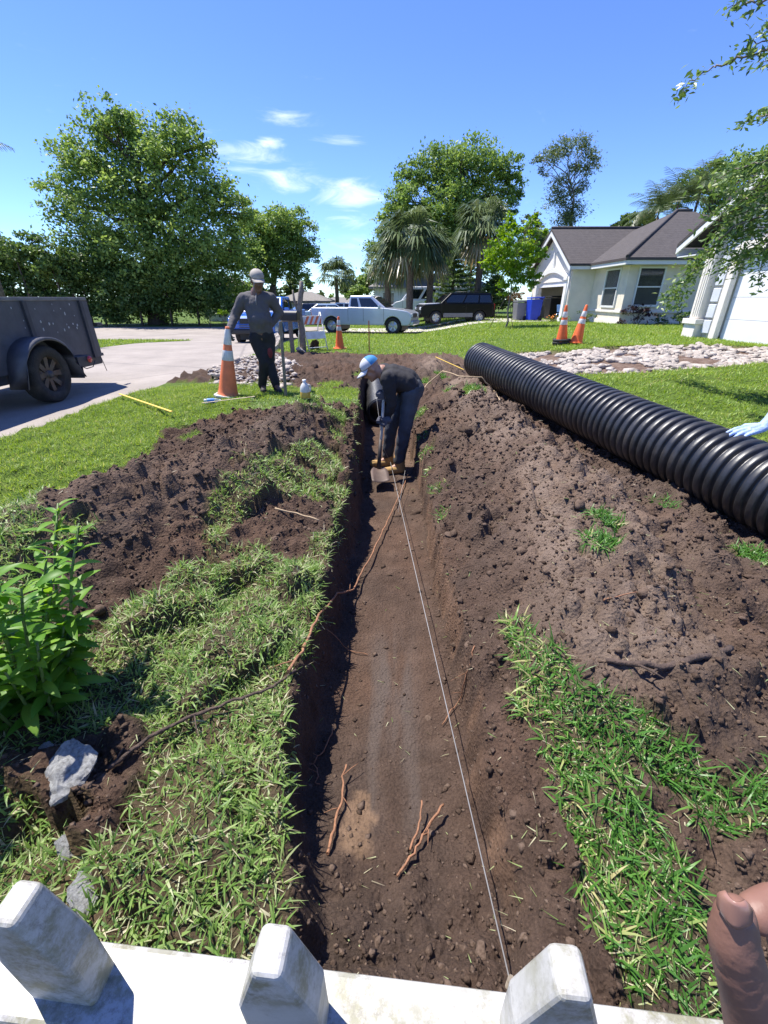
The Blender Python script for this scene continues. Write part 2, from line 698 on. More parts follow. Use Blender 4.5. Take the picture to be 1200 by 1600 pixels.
def H(x, y, soil=None):
    """the ground as built"""
    x = np.asarray(x, float)
    y = np.asarray(y, float)
    if soil is None:
        soil = soil_mask(x, y)
    sm = soil.astype(float)
    rb = rubble_mask(x, y)
    h = zbase(x, y) + mounds(x, y)
    D = trench_amount(x, y)
    near = 1 - S(y, 14, 22)
    lump = np.zeros(x.shape)
    idx = np.nonzero(sm > 0)[0] if x.ndim == 1 else None
    X, Yy = (x[idx], y[idx]) if idx is not None else (x, y)
    wx, wy = X + .03 * gnoise(X * 9, Yy * 9, 24), Yy + .03 * gnoise(X * 9 + 4, Yy * 9, 25)
    lo = (.095 * (billow(X * 2.7, Yy * 2.7, 3, 3) - .25) + .040 * (billow(X * 7.5 + 3, Yy * 7.5, 2, 9) - .22)
          + .105 * (domes(wx * 4.6, wy * 4.6, 201, .5) - .2) * S(gnoise(X * 1.3, Yy * 1.3, 26), -.5, .25)
          + .042 * (domes(wx * 10, wy * 10, 211, .8) - .3)
          + .020 * (domes(wx * 21, wy * 21, 221, .9) - .3) + .007 * gnoise(X * 45, Yy * 45, 23))
    cl = gnoise(X * 5.2, Yy * 5.2, 77) + .45 * gnoise(X * 12, Yy * 12, 78)
    lo = lo + .05 * S(cl, .36, .46) * S(gnoise(X * 1.7, Yy * 1.7, 79), -.3, .2) + .045
    if idx is not None:
        lump[idx] = lo
    else:
        lump = lo
    rough = np.where(D > .97, .22, 1.0)
    rough = rough + (1 - rough) * 0
    fl = floor_z(y) + .016 * fbm(x * 2.2, y * 1.1, 3, 88) + lump * .14 + .03 * S(x - trench_xc(y), .12, .40)
    # crumbs and slumped earth along the foot of the walls
    e = np.abs(x - trench_xc(y))
    fl = fl + .10 * S(e, .26, .42) * S(gnoise(x * 4, y * 3.1, 91), -.25, .6) + .12 * (1 - S(y, .5, 1.0)) * billow(x * 6, y * 6, 3, 92)
    turf = .045 + .035 * gnoise(x * 2.2, y * 2.2, 33) * near + .03 * gnoise(x * 6.5, y * 6.5, 34) * (1 - S(y, 5, 9))
    turf = np.where(y > 7.6, .03, turf) - .045 * (y > 40)
    # the long left turf strip is torn up: clumps and hollows
    torn = S(-x, .25, .5) * S(x, -2.4, -1.7) * (1 - S(y, 4.6, 5.6))
    turf = turf + torn * (.050 * gnoise(x * 3.1, y * 3.1, 35) + .075 * S(gnoise(x * 2.3 + 4, y * 2.6, 36), .05, .25) - .02)
    hs = h + sm * lump * (1.0 - .25 * S(y, 8, 11)) + (1 - sm) * turf
    hs = hs - rb * (.08 - .03 * gnoise(x * 3, y * 3, 55))
    hs = np.where(in_street(x, y), zbase(x, y) - .10, hs)
    wall = S(D, .02, .98)
    z = hs * (1 - D) + fl * D + np.where((D > .05) & (D < .95), np.where(x > 0, .010, .022) * gnoise(x * 14, y * 9, 93), 0)
    return z


def grid_axis(segs):
    out = [segs[0][0]]
    for a, b, s0, s1 in segs:
        v = a
        while v < b - 1e-6:
            t = (v - a) / (b - a)
            v = min(b, v + s0 + (s1 - s0) * t)
            out.append(v)
    return np.array(out)


ys = grid_axis([(-3, .1, .4, .03), (.1, 1.6, .0148, .0148), (1.6, 3.2, .015, .023), (3.2, 6, .022, .036), (6, 11, .036, .07), (11, 24, .08, .3), (24, 60, .35, 3), (60, 400, 5, 40)])
xp = grid_axis([(0, 1.5, .0155, .0155), (1.5, 3.0, .017, .037), (3.0, 6, .04, .11), (6, 13, .12, .35), (13, 50, .5, 4), (50, 400, 6, 50)])
xs = np.concatenate([-xp[::-1][:-1], xp])
GX, GY = np.meshgrid(xs, ys)
gx, gy = GX.ravel(), GY.ravel()
soil_v = soil_mask(gx, gy)
rub_v = rubble_mask(gx, gy)
gz = H(gx, gy, soil_v)
nx, ny = len(xs), len(ys)
ii = (np.arange(ny - 1)[:, None] * nx + np.arange(nx - 1)[None, :]).ravel()
gf = np.stack([ii, ii + 1, ii + 1 + nx, ii + nx], 1).ravel()


def blur(a, k=1):
    a = a.reshape(ny, nx).astype(float)
    for _ in range(k):
        b = a.copy()
        b[1:-1, 1:-1] = (a[1:-1, 1:-1] * 2 + a[:-2, 1:-1] + a[2:, 1:-1] + a[1:-1, :-2] + a[1:-1, 2:]) / 6
        a = b
    return a.ravel()


dtr = trench_amount(gx, gy)
# the clean-cut floor of the trench is moister; a pocket of yellow sand shows near its foot
sx, sy = gp(560, 1290)
sand = np.exp(-(((gx - sx) / .075) ** 2 + ((gy - sy) / .16) ** 2)) + .0
sand = S(sand + .35 * fbm(gx * 14, gy * 14, 3, 71), .42, .62)
sand2 = S(fbm(gx * 1.6, gy * .9, 3, 72), .05, .55) * .45 * (dtr > .9) * S(gy, 2.2, 4.5)
sand = np.maximum(sand, sand2)
smear = S(1 - np.abs((gx - trench_xc(gy) - .03) / .20), 0, .7) * S(gy, .75, 1.0) * (1 - S(gy, 1.7, 2.3)) * S(fbm(gx * 12, gy * 1.5, 3, 73), -.35, .25) * (dtr > .97)


cut = S(dtr, .26, .34) * (1 - S(dtr, .95, .995)) * (gx > 0) * S(fbm(gx * 3, gy * 5, 3, 74), -.35, .15) * S(gy, .5, .8)


def ground_material():
    m = bpy.data.materials.new('ground')
    m.use_nodes = True
    t = m.node_tree
    L = t.links.new
    b = t.nodes['Principled BSDF']
    tc = N(t, 'ShaderNodeTexCoord')

    def noise(scale, det=6, rough=.55):
        n = N(t, 'ShaderNodeTexNoise')
        n.inputs['Scale'].default_value = scale
        n.inputs['Detail'].default_value = det
        n.inputs['Roughness'].default_value = rough
        L(tc.outputs['Object'], n.inputs['Vector'])
        return n

    def ramp(src, *st):
        r = N(t, 'ShaderNodeValToRGB')
        el = r.color_ramp.elements
        while len(el) < len(st):
            el.new(.5)
        for e, (p, c) in zip(el, st):
            e.position = p
            e.color = tuple(c) + (1,)
        L(src, r.inputs['Fac'])
        return r.outputs['Color']

    def attr(n):
        return N(t, 'ShaderNodeAttribute', attribute_name=n).outputs['Fac']

    def mix(f, a, bb):
        x = N(t, 'ShaderNodeMix', data_type='RGBA')
        L(f, x.inputs['Factor'])
        L(a, x.inputs[6])
        if isinstance(bb, tuple):
            x.inputs[7].default_value = bb + (1,)
        else:
            L(bb, x.inputs[7])
        return x.outputs[2]
    big = noise(1.1, 5)
    mid = noise(9, 8, .62)
    fine = noise(120, 6, .7)
    soil = ramp(mid.outputs['Fac'], (.28, (.046, .030, .021)), (.5, (.084, .057, .042)), (.74, (.141, .100, .076)))
    soil2 = ramp(fine.outputs['Fac'], (.30, (.026, .017, .014)), (.62, (.109, .076, .057)), (.8, (.182, .136, .105)))
    sm = N(t, 'ShaderNodeMix', data_type='RGBA')
    sm.inputs['Factor'].default_value = .5
    L(soil, sm.inputs[6])
    L(soil2, sm.inputs[7])
    warm = ramp(big.outputs['Fac'], (.35, (.85, .86, .88)), (.65, (1.22, 1.06, .95)))
    mul = N(t, 'ShaderNodeMix', data_type='RGBA', blend_type='MULTIPLY')
    mul.inputs['Factor'].default_value = 1
    L(sm.outputs[2], mul.inputs[6])
    L(warm, mul.inputs[7])
    c = mul.outputs[2]
    dry = noise(2.3, 6, .6)
    dr = N(t, 'ShaderNodeMath', operation='MULTIPLY')
    L(attr('dry'), dr.inputs[0])
    L(ramp(dry.outputs['Fac'], (.35, (.25, .25, .25)), (.6, (1, 1, 1))), dr.inputs[1])
    c = mix(dr.outputs[0], c, (.203, .150, .115))
    c = mix(attr('smear'), c, (.105, .080, .066))
    c = mix(attr('sand'), c, ramp(mid.outputs['Fac'], (.3, (.14, .088, .055)), (.7, (.26, .17, .11))))
    c = mix(attr('cut'), c, ramp(mid.outputs['Fac'], (.3, (.105, .062, .040)), (.7, (.22, .135, .088))))
    # thatch under the lawn
    gr = ramp(noise(5, 8, .7).outputs['Fac'], (.3, (.060, .100, .016)), (.55, (.105, .165, .024)), (.75, (.19, .21, .055)))
    gf2 = ramp(noise(70, 5, .7).outputs['Fac'], (.3, (.35, .35, .35)), (.65, (1.15, 1.15, 1.15)))
    mg = N(t, 'ShaderNodeMix', data_type='RGBA', blend_type='MULTIPLY')
    mg.inputs['Factor'].default_value = 1
    L(gr, mg.inputs[6])
    L(gf2, mg.inputs[7])
    c2 = mix(attr('soil'), mg.outputs[2], c)
    rr = ramp(noise(6, 8, .7).outputs['Fac'], (.3, (.085, .050, .036)), (.6, (.19, .135, .105)), (.8, (.33, .27, .23)))
    c3 = mix(attr('rubble'), c2, rr)
    L(c3, b.inputs['Base Color'])
    b.inputs['Roughness'].default_value = .95
    b.inputs['Specular IOR Level'].default_value = .18
    vo = N(t, 'ShaderNodeTexVoronoi')
    vo.inputs['Scale'].default_value = 70
    L(tc.outputs['Object'], vo.inputs['Vector'])
    bp2 = N(t, 'ShaderNodeBump')
    bp2.inputs['Strength'].default_value = 1.0
    bp2.inputs['Distance'].default_value = .016
    L(noise(42, 10, .78).outputs['Fac'], bp2.inputs['Height'])
    bp = N(t, 'ShaderNodeBump')
    bp.inputs['Strength'].default_value = .7
    bp.inputs['Distance'].default_value = .010
    L(vo.outputs['Distance'], bp.inputs['Height'])
    L(bp2.outputs[0], bp.inputs['Normal'])
    L(bp.outputs[0], b.inputs['Normal'])
    return m


dryness = S(mounds(gx, gy), .08, .2) * S(gx, .5, 1.0) * .75 + .25 * S(gx, .45, .8) * (dtr < .5) + .35 * S(mounds(gx, gy), .1, .25) * (gx < -.5)
ground = mesh_np('ground', np.stack([gx, gy, gz], 1), gf, 4, ground_material(), smooth=True,
                 attrs={'soil': np.maximum(blur(soil_v | (dtr > .1), 1), .88 * ((gx > -2.3) & (gx < 3) & (gy < 5) & ~((gx < -1.25 - .18 * (gy - 2.4)) & (gy > 2.6)))), 'rubble': blur(rub_v, 2), 'sand': sand, 'smear': smear, 'cut': cut, 'dry': dryness})
tag(ground, 'dark dug earth and green lawn around an open trench', 'ground', kind='structure')


def street():
    yy = grid_axis([(-8, 12, .12, .12), (12, 33.6, .2, .5)])
    tt = np.concatenate([[0, 0], np.linspace(0, 1, 40) ** .6, [1]])
    V = []
    for y in yy:
        xl, xr = float(street_xl(y)), float(street_xr(y))
        for k, t in enumerate(tt):
            x = xl + (xr - xl) * t
            z = float(zbase(max(x, -30), y)) + .012
            if k == 0 or k == len(tt) - 1:
                z -= .16
            V.append((x, y, z))
    n = len(tt)
    F = []
    for j in range(len(yy) - 1):
        for k in range(n - 1):
            a = j * n + k
            F.append((a, a + 1, a + 1 + n, a + n))
    m = bpy.data.materials.new('street_concrete')
    m.use_nodes = True
    t = m.node_tree
    L = t.links.new
    b = t.nodes['Principled BSDF']
    tc = N(t, 'ShaderNodeTexCoord')
    n1 = N(t, 'ShaderNodeTexNoise')
    n1.inputs['Scale'].default_value = .9
    n1.inputs['Detail'].default_value = 9
    n1.inputs['Roughness'].default_value = .65
    L(tc.outputs['Object'], n1.inputs['Vector'])
    r1 = N(t, 'ShaderNodeValToRGB')
    r1.color_ramp.elements[0].position = .32
    r1.color_ramp.elements[1].position = .68
    r1.color_ramp.elements[0].color = (.250, .218, .190, 1)
    r1.color_ramp.elements[1].color = (.360, .315, .275, 1)
    L(n1.outputs['Fac'], r1.inputs['Fac'])
    n2 = N(t, 'ShaderNodeTexNoise')
    n2.inputs['Scale'].default_value = 60
    n2.inputs['Detail'].default_value = 6
    n2.inputs['Roughness'].default_value = .8
    L(tc.outputs['Object'], n2.inputs['Vector'])
    r2 = N(t, 'ShaderNodeValToRGB')
    r2.color_ramp.elements[0].position = .3
    r2.color_ramp.elements[1].position = .7
    r2.color_ramp.elements[0].color = (.68, .68, .68, 1)
    r2.color_ramp.elements[1].color = (1.12, 1.12, 1.12, 1)
    L(n2.outputs['Fac'], r2.inputs['Fac'])
    mu = N(t, 'ShaderNodeMix', data_type='RGBA', blend_type='MULTIPLY')
    mu.inputs['Factor'].default_value = 1
    L(r1.outputs[0], mu.inputs[6])
    L(r2.outputs[0], mu.inputs[7])
    # cracks
    vo = N(t, 'ShaderNodeTexVoronoi', feature='DISTANCE_TO_EDGE')
    vo.inputs['Scale'].default_value = .16
    nz = N(t, 'ShaderNodeMix', data_type='RGBA')
    nz.inputs['Factor'].default_value = .12
    L(tc.outputs['Object'], nz.inputs[6])
    L(n1.outputs['Color'], nz.inputs[7])
    L(nz.outputs[2], vo.inputs['Vector'])
    mr = N(t, 'ShaderNodeMapRange')
    mr.inputs['From Min'].default_value = .002
    mr.inputs['From Max'].default_value = .006
    mr.inputs['To Min'].default_value = .6
    mr.inputs['To Max'].default_value = 0
    L(vo.outputs['Distance'], mr.inputs['Value'])
    mx = N(t, 'ShaderNodeMix', data_type='RGBA')
    L(mr.outputs[0], mx.inputs['Factor'])
    L(mu.outputs[2], mx.inputs[6])
    mx.inputs[7].default_value = (.16, .14, .13, 1)
    L(mx.outputs[2], b.inputs['Base Color'])
    b.inputs['Roughness'].default_value = .9
    bp = N(t, 'ShaderNodeBump')
    bp.inputs['Strength'].default_value = .35
    bp.inputs['Distance'].default_value = .01
    L(n2.outputs['Fac'], bp.inputs['Height'])
    L(bp.outputs[0], b.inputs['Normal'])
    MAT['street'] = m
    o = mesh_np('street', np.array(V), np.array(F).ravel(), 4, m, smooth=True)
    tag(o, 'pale worn concrete street running past the lawn', 'street', kind='structure')


street()


def sheet(name, poly, m, label, thick=.05, lift=.012, n=14):
    """a paved strip that follows the ground: poly is a quad (4 corners), subdivided"""
    a, b, c, d = [Vector((p[0], p[1], 0)) for p in poly]
    V, F = [], []
    for j in range(n + 1):
        for i in range(n + 1):
            u, v = i / n, j / n
            p = (a * (1 - u) + b * u) * (1 - v) + (d * (1 - u) + c * u) * v
            z = float(zbase(p.x, p.y)) + .035 + lift
            V.append((p.x, p.y, z))
    top = len(V)
    for j in range(n):
        for i in range(n):
            k = j * (n + 1) + i
            F.append((k, k + 1, k + n + 2, k + n + 1))
    ring = [i for i in range(n + 1)] + [(j + 1) * (n + 1) - 1 for j in range(1, n + 1)] + [n * (n + 1) + i for i in range(n - 1, -1, -1)] + [j * (n + 1) for j in range(n - 1, 0, -1)]
    for k in ring:
        V.append((V[k][0], V[k][1], V[k][2] - thick - .06))
    m0 = len(ring)
    for q in range(m0):
        F.append((ring[q], top + q, top + (q + 1) % m0, ring[(q + 1) % m0]))
    mb = MB()
    mb.add(V, F)
    o = mb.build(name, m)
    tag(o, label, name.replace('_', ' '), kind='structure')
    return o


M_drive = mat('drive_concrete', (.46, .42, .385), .9, var=.14, vscale=2.0, bump=.3, bscale=50)
sheet('driveway', [(-3.9, 24.0), (9.4, 24.2), (9.4, 29.2), (-3.9, 28.6)], M_drive, 'concrete driveway under the silver pickup and black car')


# ------------------------------------------------------------------ loose crumbs of earth, chips and litter lying on the soil
def ico():
    t = (1 + 5 ** .5) / 2
    v = np.array([(-1, t, 0), (1, t, 0), (-1, -t, 0), (1, -t, 0), (0, -1, t), (0, 1, t), (0, -1, -t), (0, 1, -t), (t, 0, -1), (t, 0, 1), (-t, 0, -1), (-t, 0, 1)], float)
    v /= np.linalg.norm(v[0])
    f = np.array([(0, 11, 5), (0, 5, 1), (0, 1, 7), (0, 7, 10), (0, 10, 11), (1, 5, 9), (5, 11, 4), (11, 10, 2), (10, 7, 6), (7, 1, 8), (3, 9, 4), (3, 4, 2), (3, 2, 6), (3, 6, 8), (3, 8, 9), (4, 9, 5), (2, 4, 11), (6, 2, 10), (8, 6, 7), (9, 8, 1)])
    return v, f


def octa():
    v = np.array([(1, 0, 0), (-1, 0, 0), (0, 1, 0), (0, -1, 0), (0, 0, 1), (0, 0, -1)], float)
    f = np.array([(0, 2, 4), (2, 1, 4), (1, 3, 4), (3, 0, 4), (2, 0, 5), (1, 2, 5), (3, 1, 5), (0, 3, 5)])
    return v, f


def ico2():
    v, f = ico()
    v = [tuple(p) for p in v]
    cache = {}
    F = []

    def mid(a, b):
        k = (min(a, b), max(a, b))
        if k not in cache:
            m = np.array(v[a]) + np.array(v[b])
            m /= np.linalg.norm(m)
            cache[k] = len(v)
            v.append(tuple(m))
        return cache[k]
    for a, b, c in f:
        ab, bc, ca = mid(a, b), mid(b, c), mid(c, a)
        F += [(a, ab, ca), (b, bc, ab), (c, ca, bc), (ab, bc, ca)]
    return np.array(v), np.array(F)


def scatter_lumps(name, xy, size, shape, mats, sink=.3, flat=.7, jit=.25, attrs_fn=None, zfun=None):
    v, f = shape
    n = len(xy)
    nv = len(v)
    z = (zfun or H)(xy[:, 0], xy[:, 1])
    dirs = RNG.normal(0, 1, (n, 4, 3))
    low = np.einsum('vk,njk->nvj', v, dirs)
    V = np.repeat(v[None], n, 0) * (1 + RNG.normal(0, jit, (n, nv, 1)) + (.22 * np.sin(2.2 * low + RNG.uniform(0, 6, (n, 1, 4)))).mean(2)[..., None] * 1.6)
    sc = RNG.uniform(.6, 1.5, (n, 1, 3)) * np.array([1, 1, flat])
    V = V * sc
    a = RNG.uniform(0, 2 * PI, n)
    ca, sa = np.cos(a)[:, None], np.sin(a)[:, None]
    X = V[..., 0] * ca - V[..., 1] * sa
    Y = V[..., 0] * sa + V[..., 1] * ca
    V = np.stack([X, Y, V[..., 2]], -1) * size[:, None, None]
    V += np.stack([xy[:, 0], xy[:, 1], z + size * flat * (1 - 2 * sink)], 1)[:, None, :]
    F = (f[None] + (np.arange(n) * nv)[:, None, None]).reshape(-1)
    return mesh_np(name, V.reshape(-1, 3), F, 3, mats, smooth=False, attrs={'tint': np.repeat(RNG.random(n), nv)})


def crumb_material():
    m = bpy.data.materials.new('soil_crumb')
    m.use_nodes = True
    t = m.node_tree
    L = t.links.new
    b = t.nodes['Principled BSDF']
    at = N(t, 'ShaderNodeAttribute', attribute_name='tint')
    tc = N(t, 'ShaderNodeTexCoord')
    no = N(t, 'ShaderNodeTexNoise')
    no.inputs['Scale'].default_value = 110
    no.inputs['Detail'].default_value = 7
    L(tc.outputs['Object'], no.inputs['Vector'])
    ad = N(t, 'ShaderNodeMath', operation='MULTIPLY_ADD')
    L(at.outputs['Fac'], ad.inputs[0])
    ad.inputs[1].default_value = .5
    L(no.outputs['Fac'], ad.inputs[2])
    r = N(t, 'ShaderNodeValToRGB')
    el = r.color_ramp.elements
    el.new(.5)
    for e, (p, c) in zip(el, [(.35, (.034, .023, .018)), (.7, (.078, .052, .037)), (1.0, (.13, .091, .068))]):
        e.position = p
        e.color = c + (1,)
    L(ad.outputs[0], r.inputs['Fac'])
    L(r.outputs[0], b.inputs['Base Color'])
    b.inputs['Roughness'].default_value = .97
    b.inputs['Specular IOR Level'].default_value = .15
    bp = N(t, 'ShaderNodeBump')
    bp.inputs['Strength'].default_value = .7
    bp.inputs['Distance'].default_value = .008
    L(no.outputs['Fac'], bp.inputs['Height'])
    L(bp.outputs[0], b.inputs['Normal'])
    return m


def soil_points(n, x0, x1, y0, y1, power=1.0, keep=None):
    out = []
    while sum(len(o) for o in out) < n:
        k = n * 2
        y = y0 + (y1 - y0) * RNG.random(k) ** power
        x = RNG.uniform(x0, x1, k)
        m = soil_mask(x, y) & ~rubble_mask(x, y) & ~in_street(x, y)
        d = trench_amount(x, y)
        e = np.abs(x - trench_xc(y))
        pr = np.where(d > .9, .10 + .7 * S(e, .22, .40) + .9 * (1 - S(y, .5, 1.0)), 1.0)
        m &= RNG.random(k) < pr
        if keep is not None:
            m &= keep(x, y)
        out.append(np.stack([x[m], y[m]], 1))
    return np.concatenate(out)[:n]


M_crumb = crumb_material()
p1 = soil_points(26000, -2.4, 2.6, .25, 6.0, 1.5)
s1 = np.clip(RNG.lognormal(math.log(.0042), .5, len(p1)), .002, .016) * (1 + .18 * p1[:, 1])
o = scatter_lumps('soil_crumbs', p1, s1 * 1.15, octa(), M_crumb, sink=.45, jit=.14)
tag(o, 'loose dark crumbs of dug earth lying over the soil', 'soil', kind='stuff')
p2 = soil_points(320, -2.6, 2.8, .5, 9.5, 1.1, keep=lambda x, y: gnoise(x * 1.9, y * 1.9, 301) > -.1)
s2 = np.clip(RNG.lognormal(math.log(.016), .4, len(p2)), .008, .038) * (1 + .09 * p2[:, 1])
o = scatter_lumps('soil_clods', p2, s2, ico2(), M_crumb, sink=.62, jit=.16)
tag(o, 'clods of dark earth thrown up beside the trench', 'soil', kind='stuff')
# ================================================================== GRASS
def blades(name, xy, z, length, width, lean, curl, tint, mtl, segs=3, head=None):
    n = len(xy)
    a = RNG.uniform(0, 2 * PI, n) if head is None else head
    dx, dy = np.cos(a), np.sin(a)
    wx, wy = -dy, dx
    # the blade twists a little so that it is not always face up
    tw = RNG.normal(0, .5, n)
    th = lean.copy()
    P = np.stack([xy[:, 0], xy[:, 1], z], 1)
    st = length / segs
    rows = []
    for k in range(segs + 1):
        w = width * (1.0, .95, .62, 0)[int(round(k * 3 / segs))] * .5
        ox = np.stack([wx * np.cos(tw), wy * np.cos(tw), np.sin(tw)], 1) * (w[:, None])
        if k < segs:
            rows += [P - ox, P + ox]
        else:
            rows += [P]
        th = th + curl / segs
        P = P + np.stack([dx * np.sin(th), dy * np.sin(th), np.cos(th)], 1) * st[:, None]
    nv = 2 * segs + 1
    V = np.stack(rows, 1)
    f = []
    for k in range(segs - 1):
        b = 2 * k
        f += [(b, b + 1, b + 3), (b, b + 3, b + 2)]
    b = 2 * (segs - 1)
    f += [(b, b + 1, b + 2)]
    f = np.array(f)
    F = (f[None] + (np.arange(n) * nv)[:, None, None]).reshape(-1)
    o = mesh_np(name, V.reshape(-1, 3), F, 3, mtl, smooth=True, attrs={'tint': np.repeat(tint, nv)})
    o['kind'] = 'stuff'
    return o


G_TURF = leaf_mat('grass_turf', [(0, (.070, .16, .036)), (.3, (.165, .285, .062)), (.58, (.29, .41, .125)), (.78, (.44, .49, .24)), (1, (.62, .55, .38))], .45, .45, .35)
G_LAWN = leaf_mat('grass_lawn', [(0, (.105, .205, .018)), (.4, (.21, .33, .045)), (.75, (.33, .43, .085)), (1, (.52, .48, .20))], .5, .4)
G_DEEP = leaf_mat('grass_deep', [(0, (.040, .115, .018)), (.35, (.080, .21, .034)), (.7, (.17, .32, .06)), (1, (.48, .43, .20))], .4, .35)


def lawn_pts(dens, x0, x1, y0, y1, test=None, chunk=None):
    n = int(dens * (x1 - x0) * (y1 - y0))
    x, y = RNG.uniform(x0, x1, n), RNG.uniform(y0, y1, n)
    m = ~soil_mask(x, y) & ~rubble_mask(x, y) & ~((x < street_xr(y) + .02) & (x > street_xl(y) - .02) & (y < 33))
    if test is not None:
        m &= test(x, y)
    return np.stack([x[m], y[m]], 1)


def visible(x, y, mar=90):
    """only what the picture can plausibly see, with a margin"""
    d = y * _c + CAM_H * _s
    px = 600 + F_PX * x / d
    return (px > -250) & (px < 1450)


# torn turf on the left of the trench: long coarse blades, partly dried
TORN = PP((330, 745), (520, 660), (560, 650), (560, 590), (430, 600))
def is_left_turf(x, y):
    return (x < -.1) & (x > -2.7) & (y < 6.4) & ~((x < -1.25 - .18 * (y - 2.4)) & (y > 2.6)) & visible(x, y)


p = lawn_pts(13500, -2.6, -.1, .1, 2.2, is_left_turf)
q = lawn_pts(8500, -2.6, -.1, 2.2, 4.2, is_left_turf)
q2 = lawn_pts(4200, -2.0, -.1, 4.2, 6.4, is_left_turf)
P_ = np.concatenate([p, q, q2])
cl = gnoise(P_[:, 0] * 3.3, P_[:, 1] * 3.3, 501)
thin = RNG.random(len(P_)) < np.clip(.92 + .5 * cl, .45, 1)
P_, cl = P_[thin], cl[thin]
n = len(P_)
dryp = S(gnoise(P_[:, 0] * 2.1 + 5, P_[:, 1] * 2.1, 502) + .5 * gnoise(P_[:, 0] * 6, P_[:, 1] * 6, 503), -.05, .75)
edge = S(trench_xl(P_[:, 1]) - P_[:, 0], 0, .22)
dryp = np.clip(dryp + .35 * (1 - edge), 0, 1)
tint = np.clip(RNG.normal(.40, .15, n) + .10 * cl + (RNG.random(n) < .06 + .26 * dryp) * RNG.uniform(.25, .5, n), 0, 1)
ln = RNG.uniform(.025, .080, n) * (1 + .25 * cl)
blades('torn_grass', P_, H(P_[:, 0], P_[:, 1]) - .008, ln, RNG.uniform(.0042, .0086, n) * (1 + .08 * P_[:, 1]), np.abs(RNG.normal(.90, .48, n)), RNG.normal(.85, .7, n), tint, G_TURF)
tag(bpy.data.objects['torn_grass'], 'torn coarse grass, partly dried, on the left bank', 'grass', kind='stuff')

# dead straw matted between the living blades
p = lawn_pts(2000, -2.4, -.1, .1, 3.2, is_left_turf)
p = np.concatenate([p, lawn_pts(2600, .35, 3.3, .1, 2.6, lambda x, y: (x > .3) & visible(x, y))])
n = len(p)
blades('thatch', p, H(p[:, 0], p[:, 1]) + .002, RNG.uniform(.02, .07, n), RNG.uniform(.0022, .0045, n), RNG.normal(1.42, .22, n), RNG.normal(.2, .5, n), np.clip(RNG.normal(.84, .13, n), .55, 1), G_TURF, segs=2)
tag(bpy.data.objects['thatch'], 'dead matted straw under the torn grass', 'straw', kind='stuff')

# right strip
def is_right_turf(x, y):
    return (x > .3) & visible(x, y)


p = lawn_pts(12500, .35, 3.3, .1, 2.6, is_right_turf)
q = lawn_pts(3600, .3, 3.2, 2.6, 8.5, lambda x, y: (x < 2.3) & visible(x, y))
P_ = np.concatenate([p, q])
n = len(P_)
cl = gnoise(P_[:, 0] * 4, P_[:, 1] * 4, 511)
left_edge = S(P_[:, 0] - (trench_xrt(P_[:, 1]) + .26), -.05, .14)
tint = np.clip(RNG.normal(.30, .14, n) + .08 * cl + (RNG.random(n) < .05 + .45 * (1 - left_edge)) * RNG.uniform(.4, .6, n), 0, 1)
ln = RNG.uniform(.030, .105, n) * (1 + .2 * cl)
blades('strip_grass', P_, H(P_[:, 0], P_[:, 1]) - .008, ln, RNG.uniform(.0042, .0082, n) * (1 + .09 * P_[:, 1]), np.abs(RNG.normal(.85, .45, n)), RNG.normal(.95, .65, n), tint, G_DEEP)
tag(bpy.data.objects['strip_grass'], 'deep green coarse grass left standing on the right bank', 'grass', kind='stuff')

# mown lawn towards the street
p = lawn_pts(3000, -4.6, -.4, 2.0, 8.0, lambda x, y: ~is_left_turf(x, y) & visible(x, y))
n = len(p)
cl = gnoise(p[:, 0] * 1.1, p[:, 1] * 1.1, 521) + .5 * gnoise(p[:, 0] * 4, p[:, 1] * 4, 522)
tint = np.clip(RNG.normal(.48, .16, n) + .13 * cl + (RNG.random(n) < .07) * .35, 0, 1)
blades('front_lawn', p, H(p[:, 0], p[:, 1]) - .006, RNG.uniform(.035, .075, n), RNG.uniform(.006, .010, n), np.abs(RNG.normal(.45, .3, n)), RNG.normal(.5, .35, n), tint, G_LAWN, segs=2)
tag(bpy.data.objects['front_lawn'], 'bright sunlit mown grass between street and trench', 'grass', kind='stuff')

# lawns further off
far = [lawn_pts(800, 2.0, 12, 3.0, 11.5, lambda x, y: (x > 2.0 + .1 * (9 - y)) & visible(x, y)), lawn_pts(350, -4.0, 12.5, 10.5, 20, visible), lawn_pts(230, -4.5, 13, 20, 24.1, visible),
       lawn_pts(90, -13, 14, 24.1, 33, visible), lawn_pts(300, -14, -8.2, 12, 21.4, visible)]
p = np.concatenate(far)
n = len(p)
cl = gnoise(p[:, 0] * .7, p[:, 1] * .7, 531) + .6 * gnoise(p[:, 0] * 2.6, p[:, 1] * 2.6, 532)
tint = np.clip(RNG.normal(.45, .15, n) + .13 * cl + (RNG.random(n) < .06) * .35, 0, 1)
sc = np.interp(p[:, 1], [4, 10, 20, 30], [1.0, 1.35, 2.1, 3.2])
blades('lawn_grass', p, H(p[:, 0], p[:, 1]) - .006, RNG.uniform(.045, .075, n) * np.sqrt(sc), RNG.uniform(.010, .015, n) * sc, np.abs(RNG.normal(.5, .3, n)), RNG.normal(.5, .35, n), tint, G_LAWN, segs=2)
tag(bpy.data.objects['lawn_grass'], 'sunlit mown lawn around the houses beyond the trench', 'grass', kind='stuff')

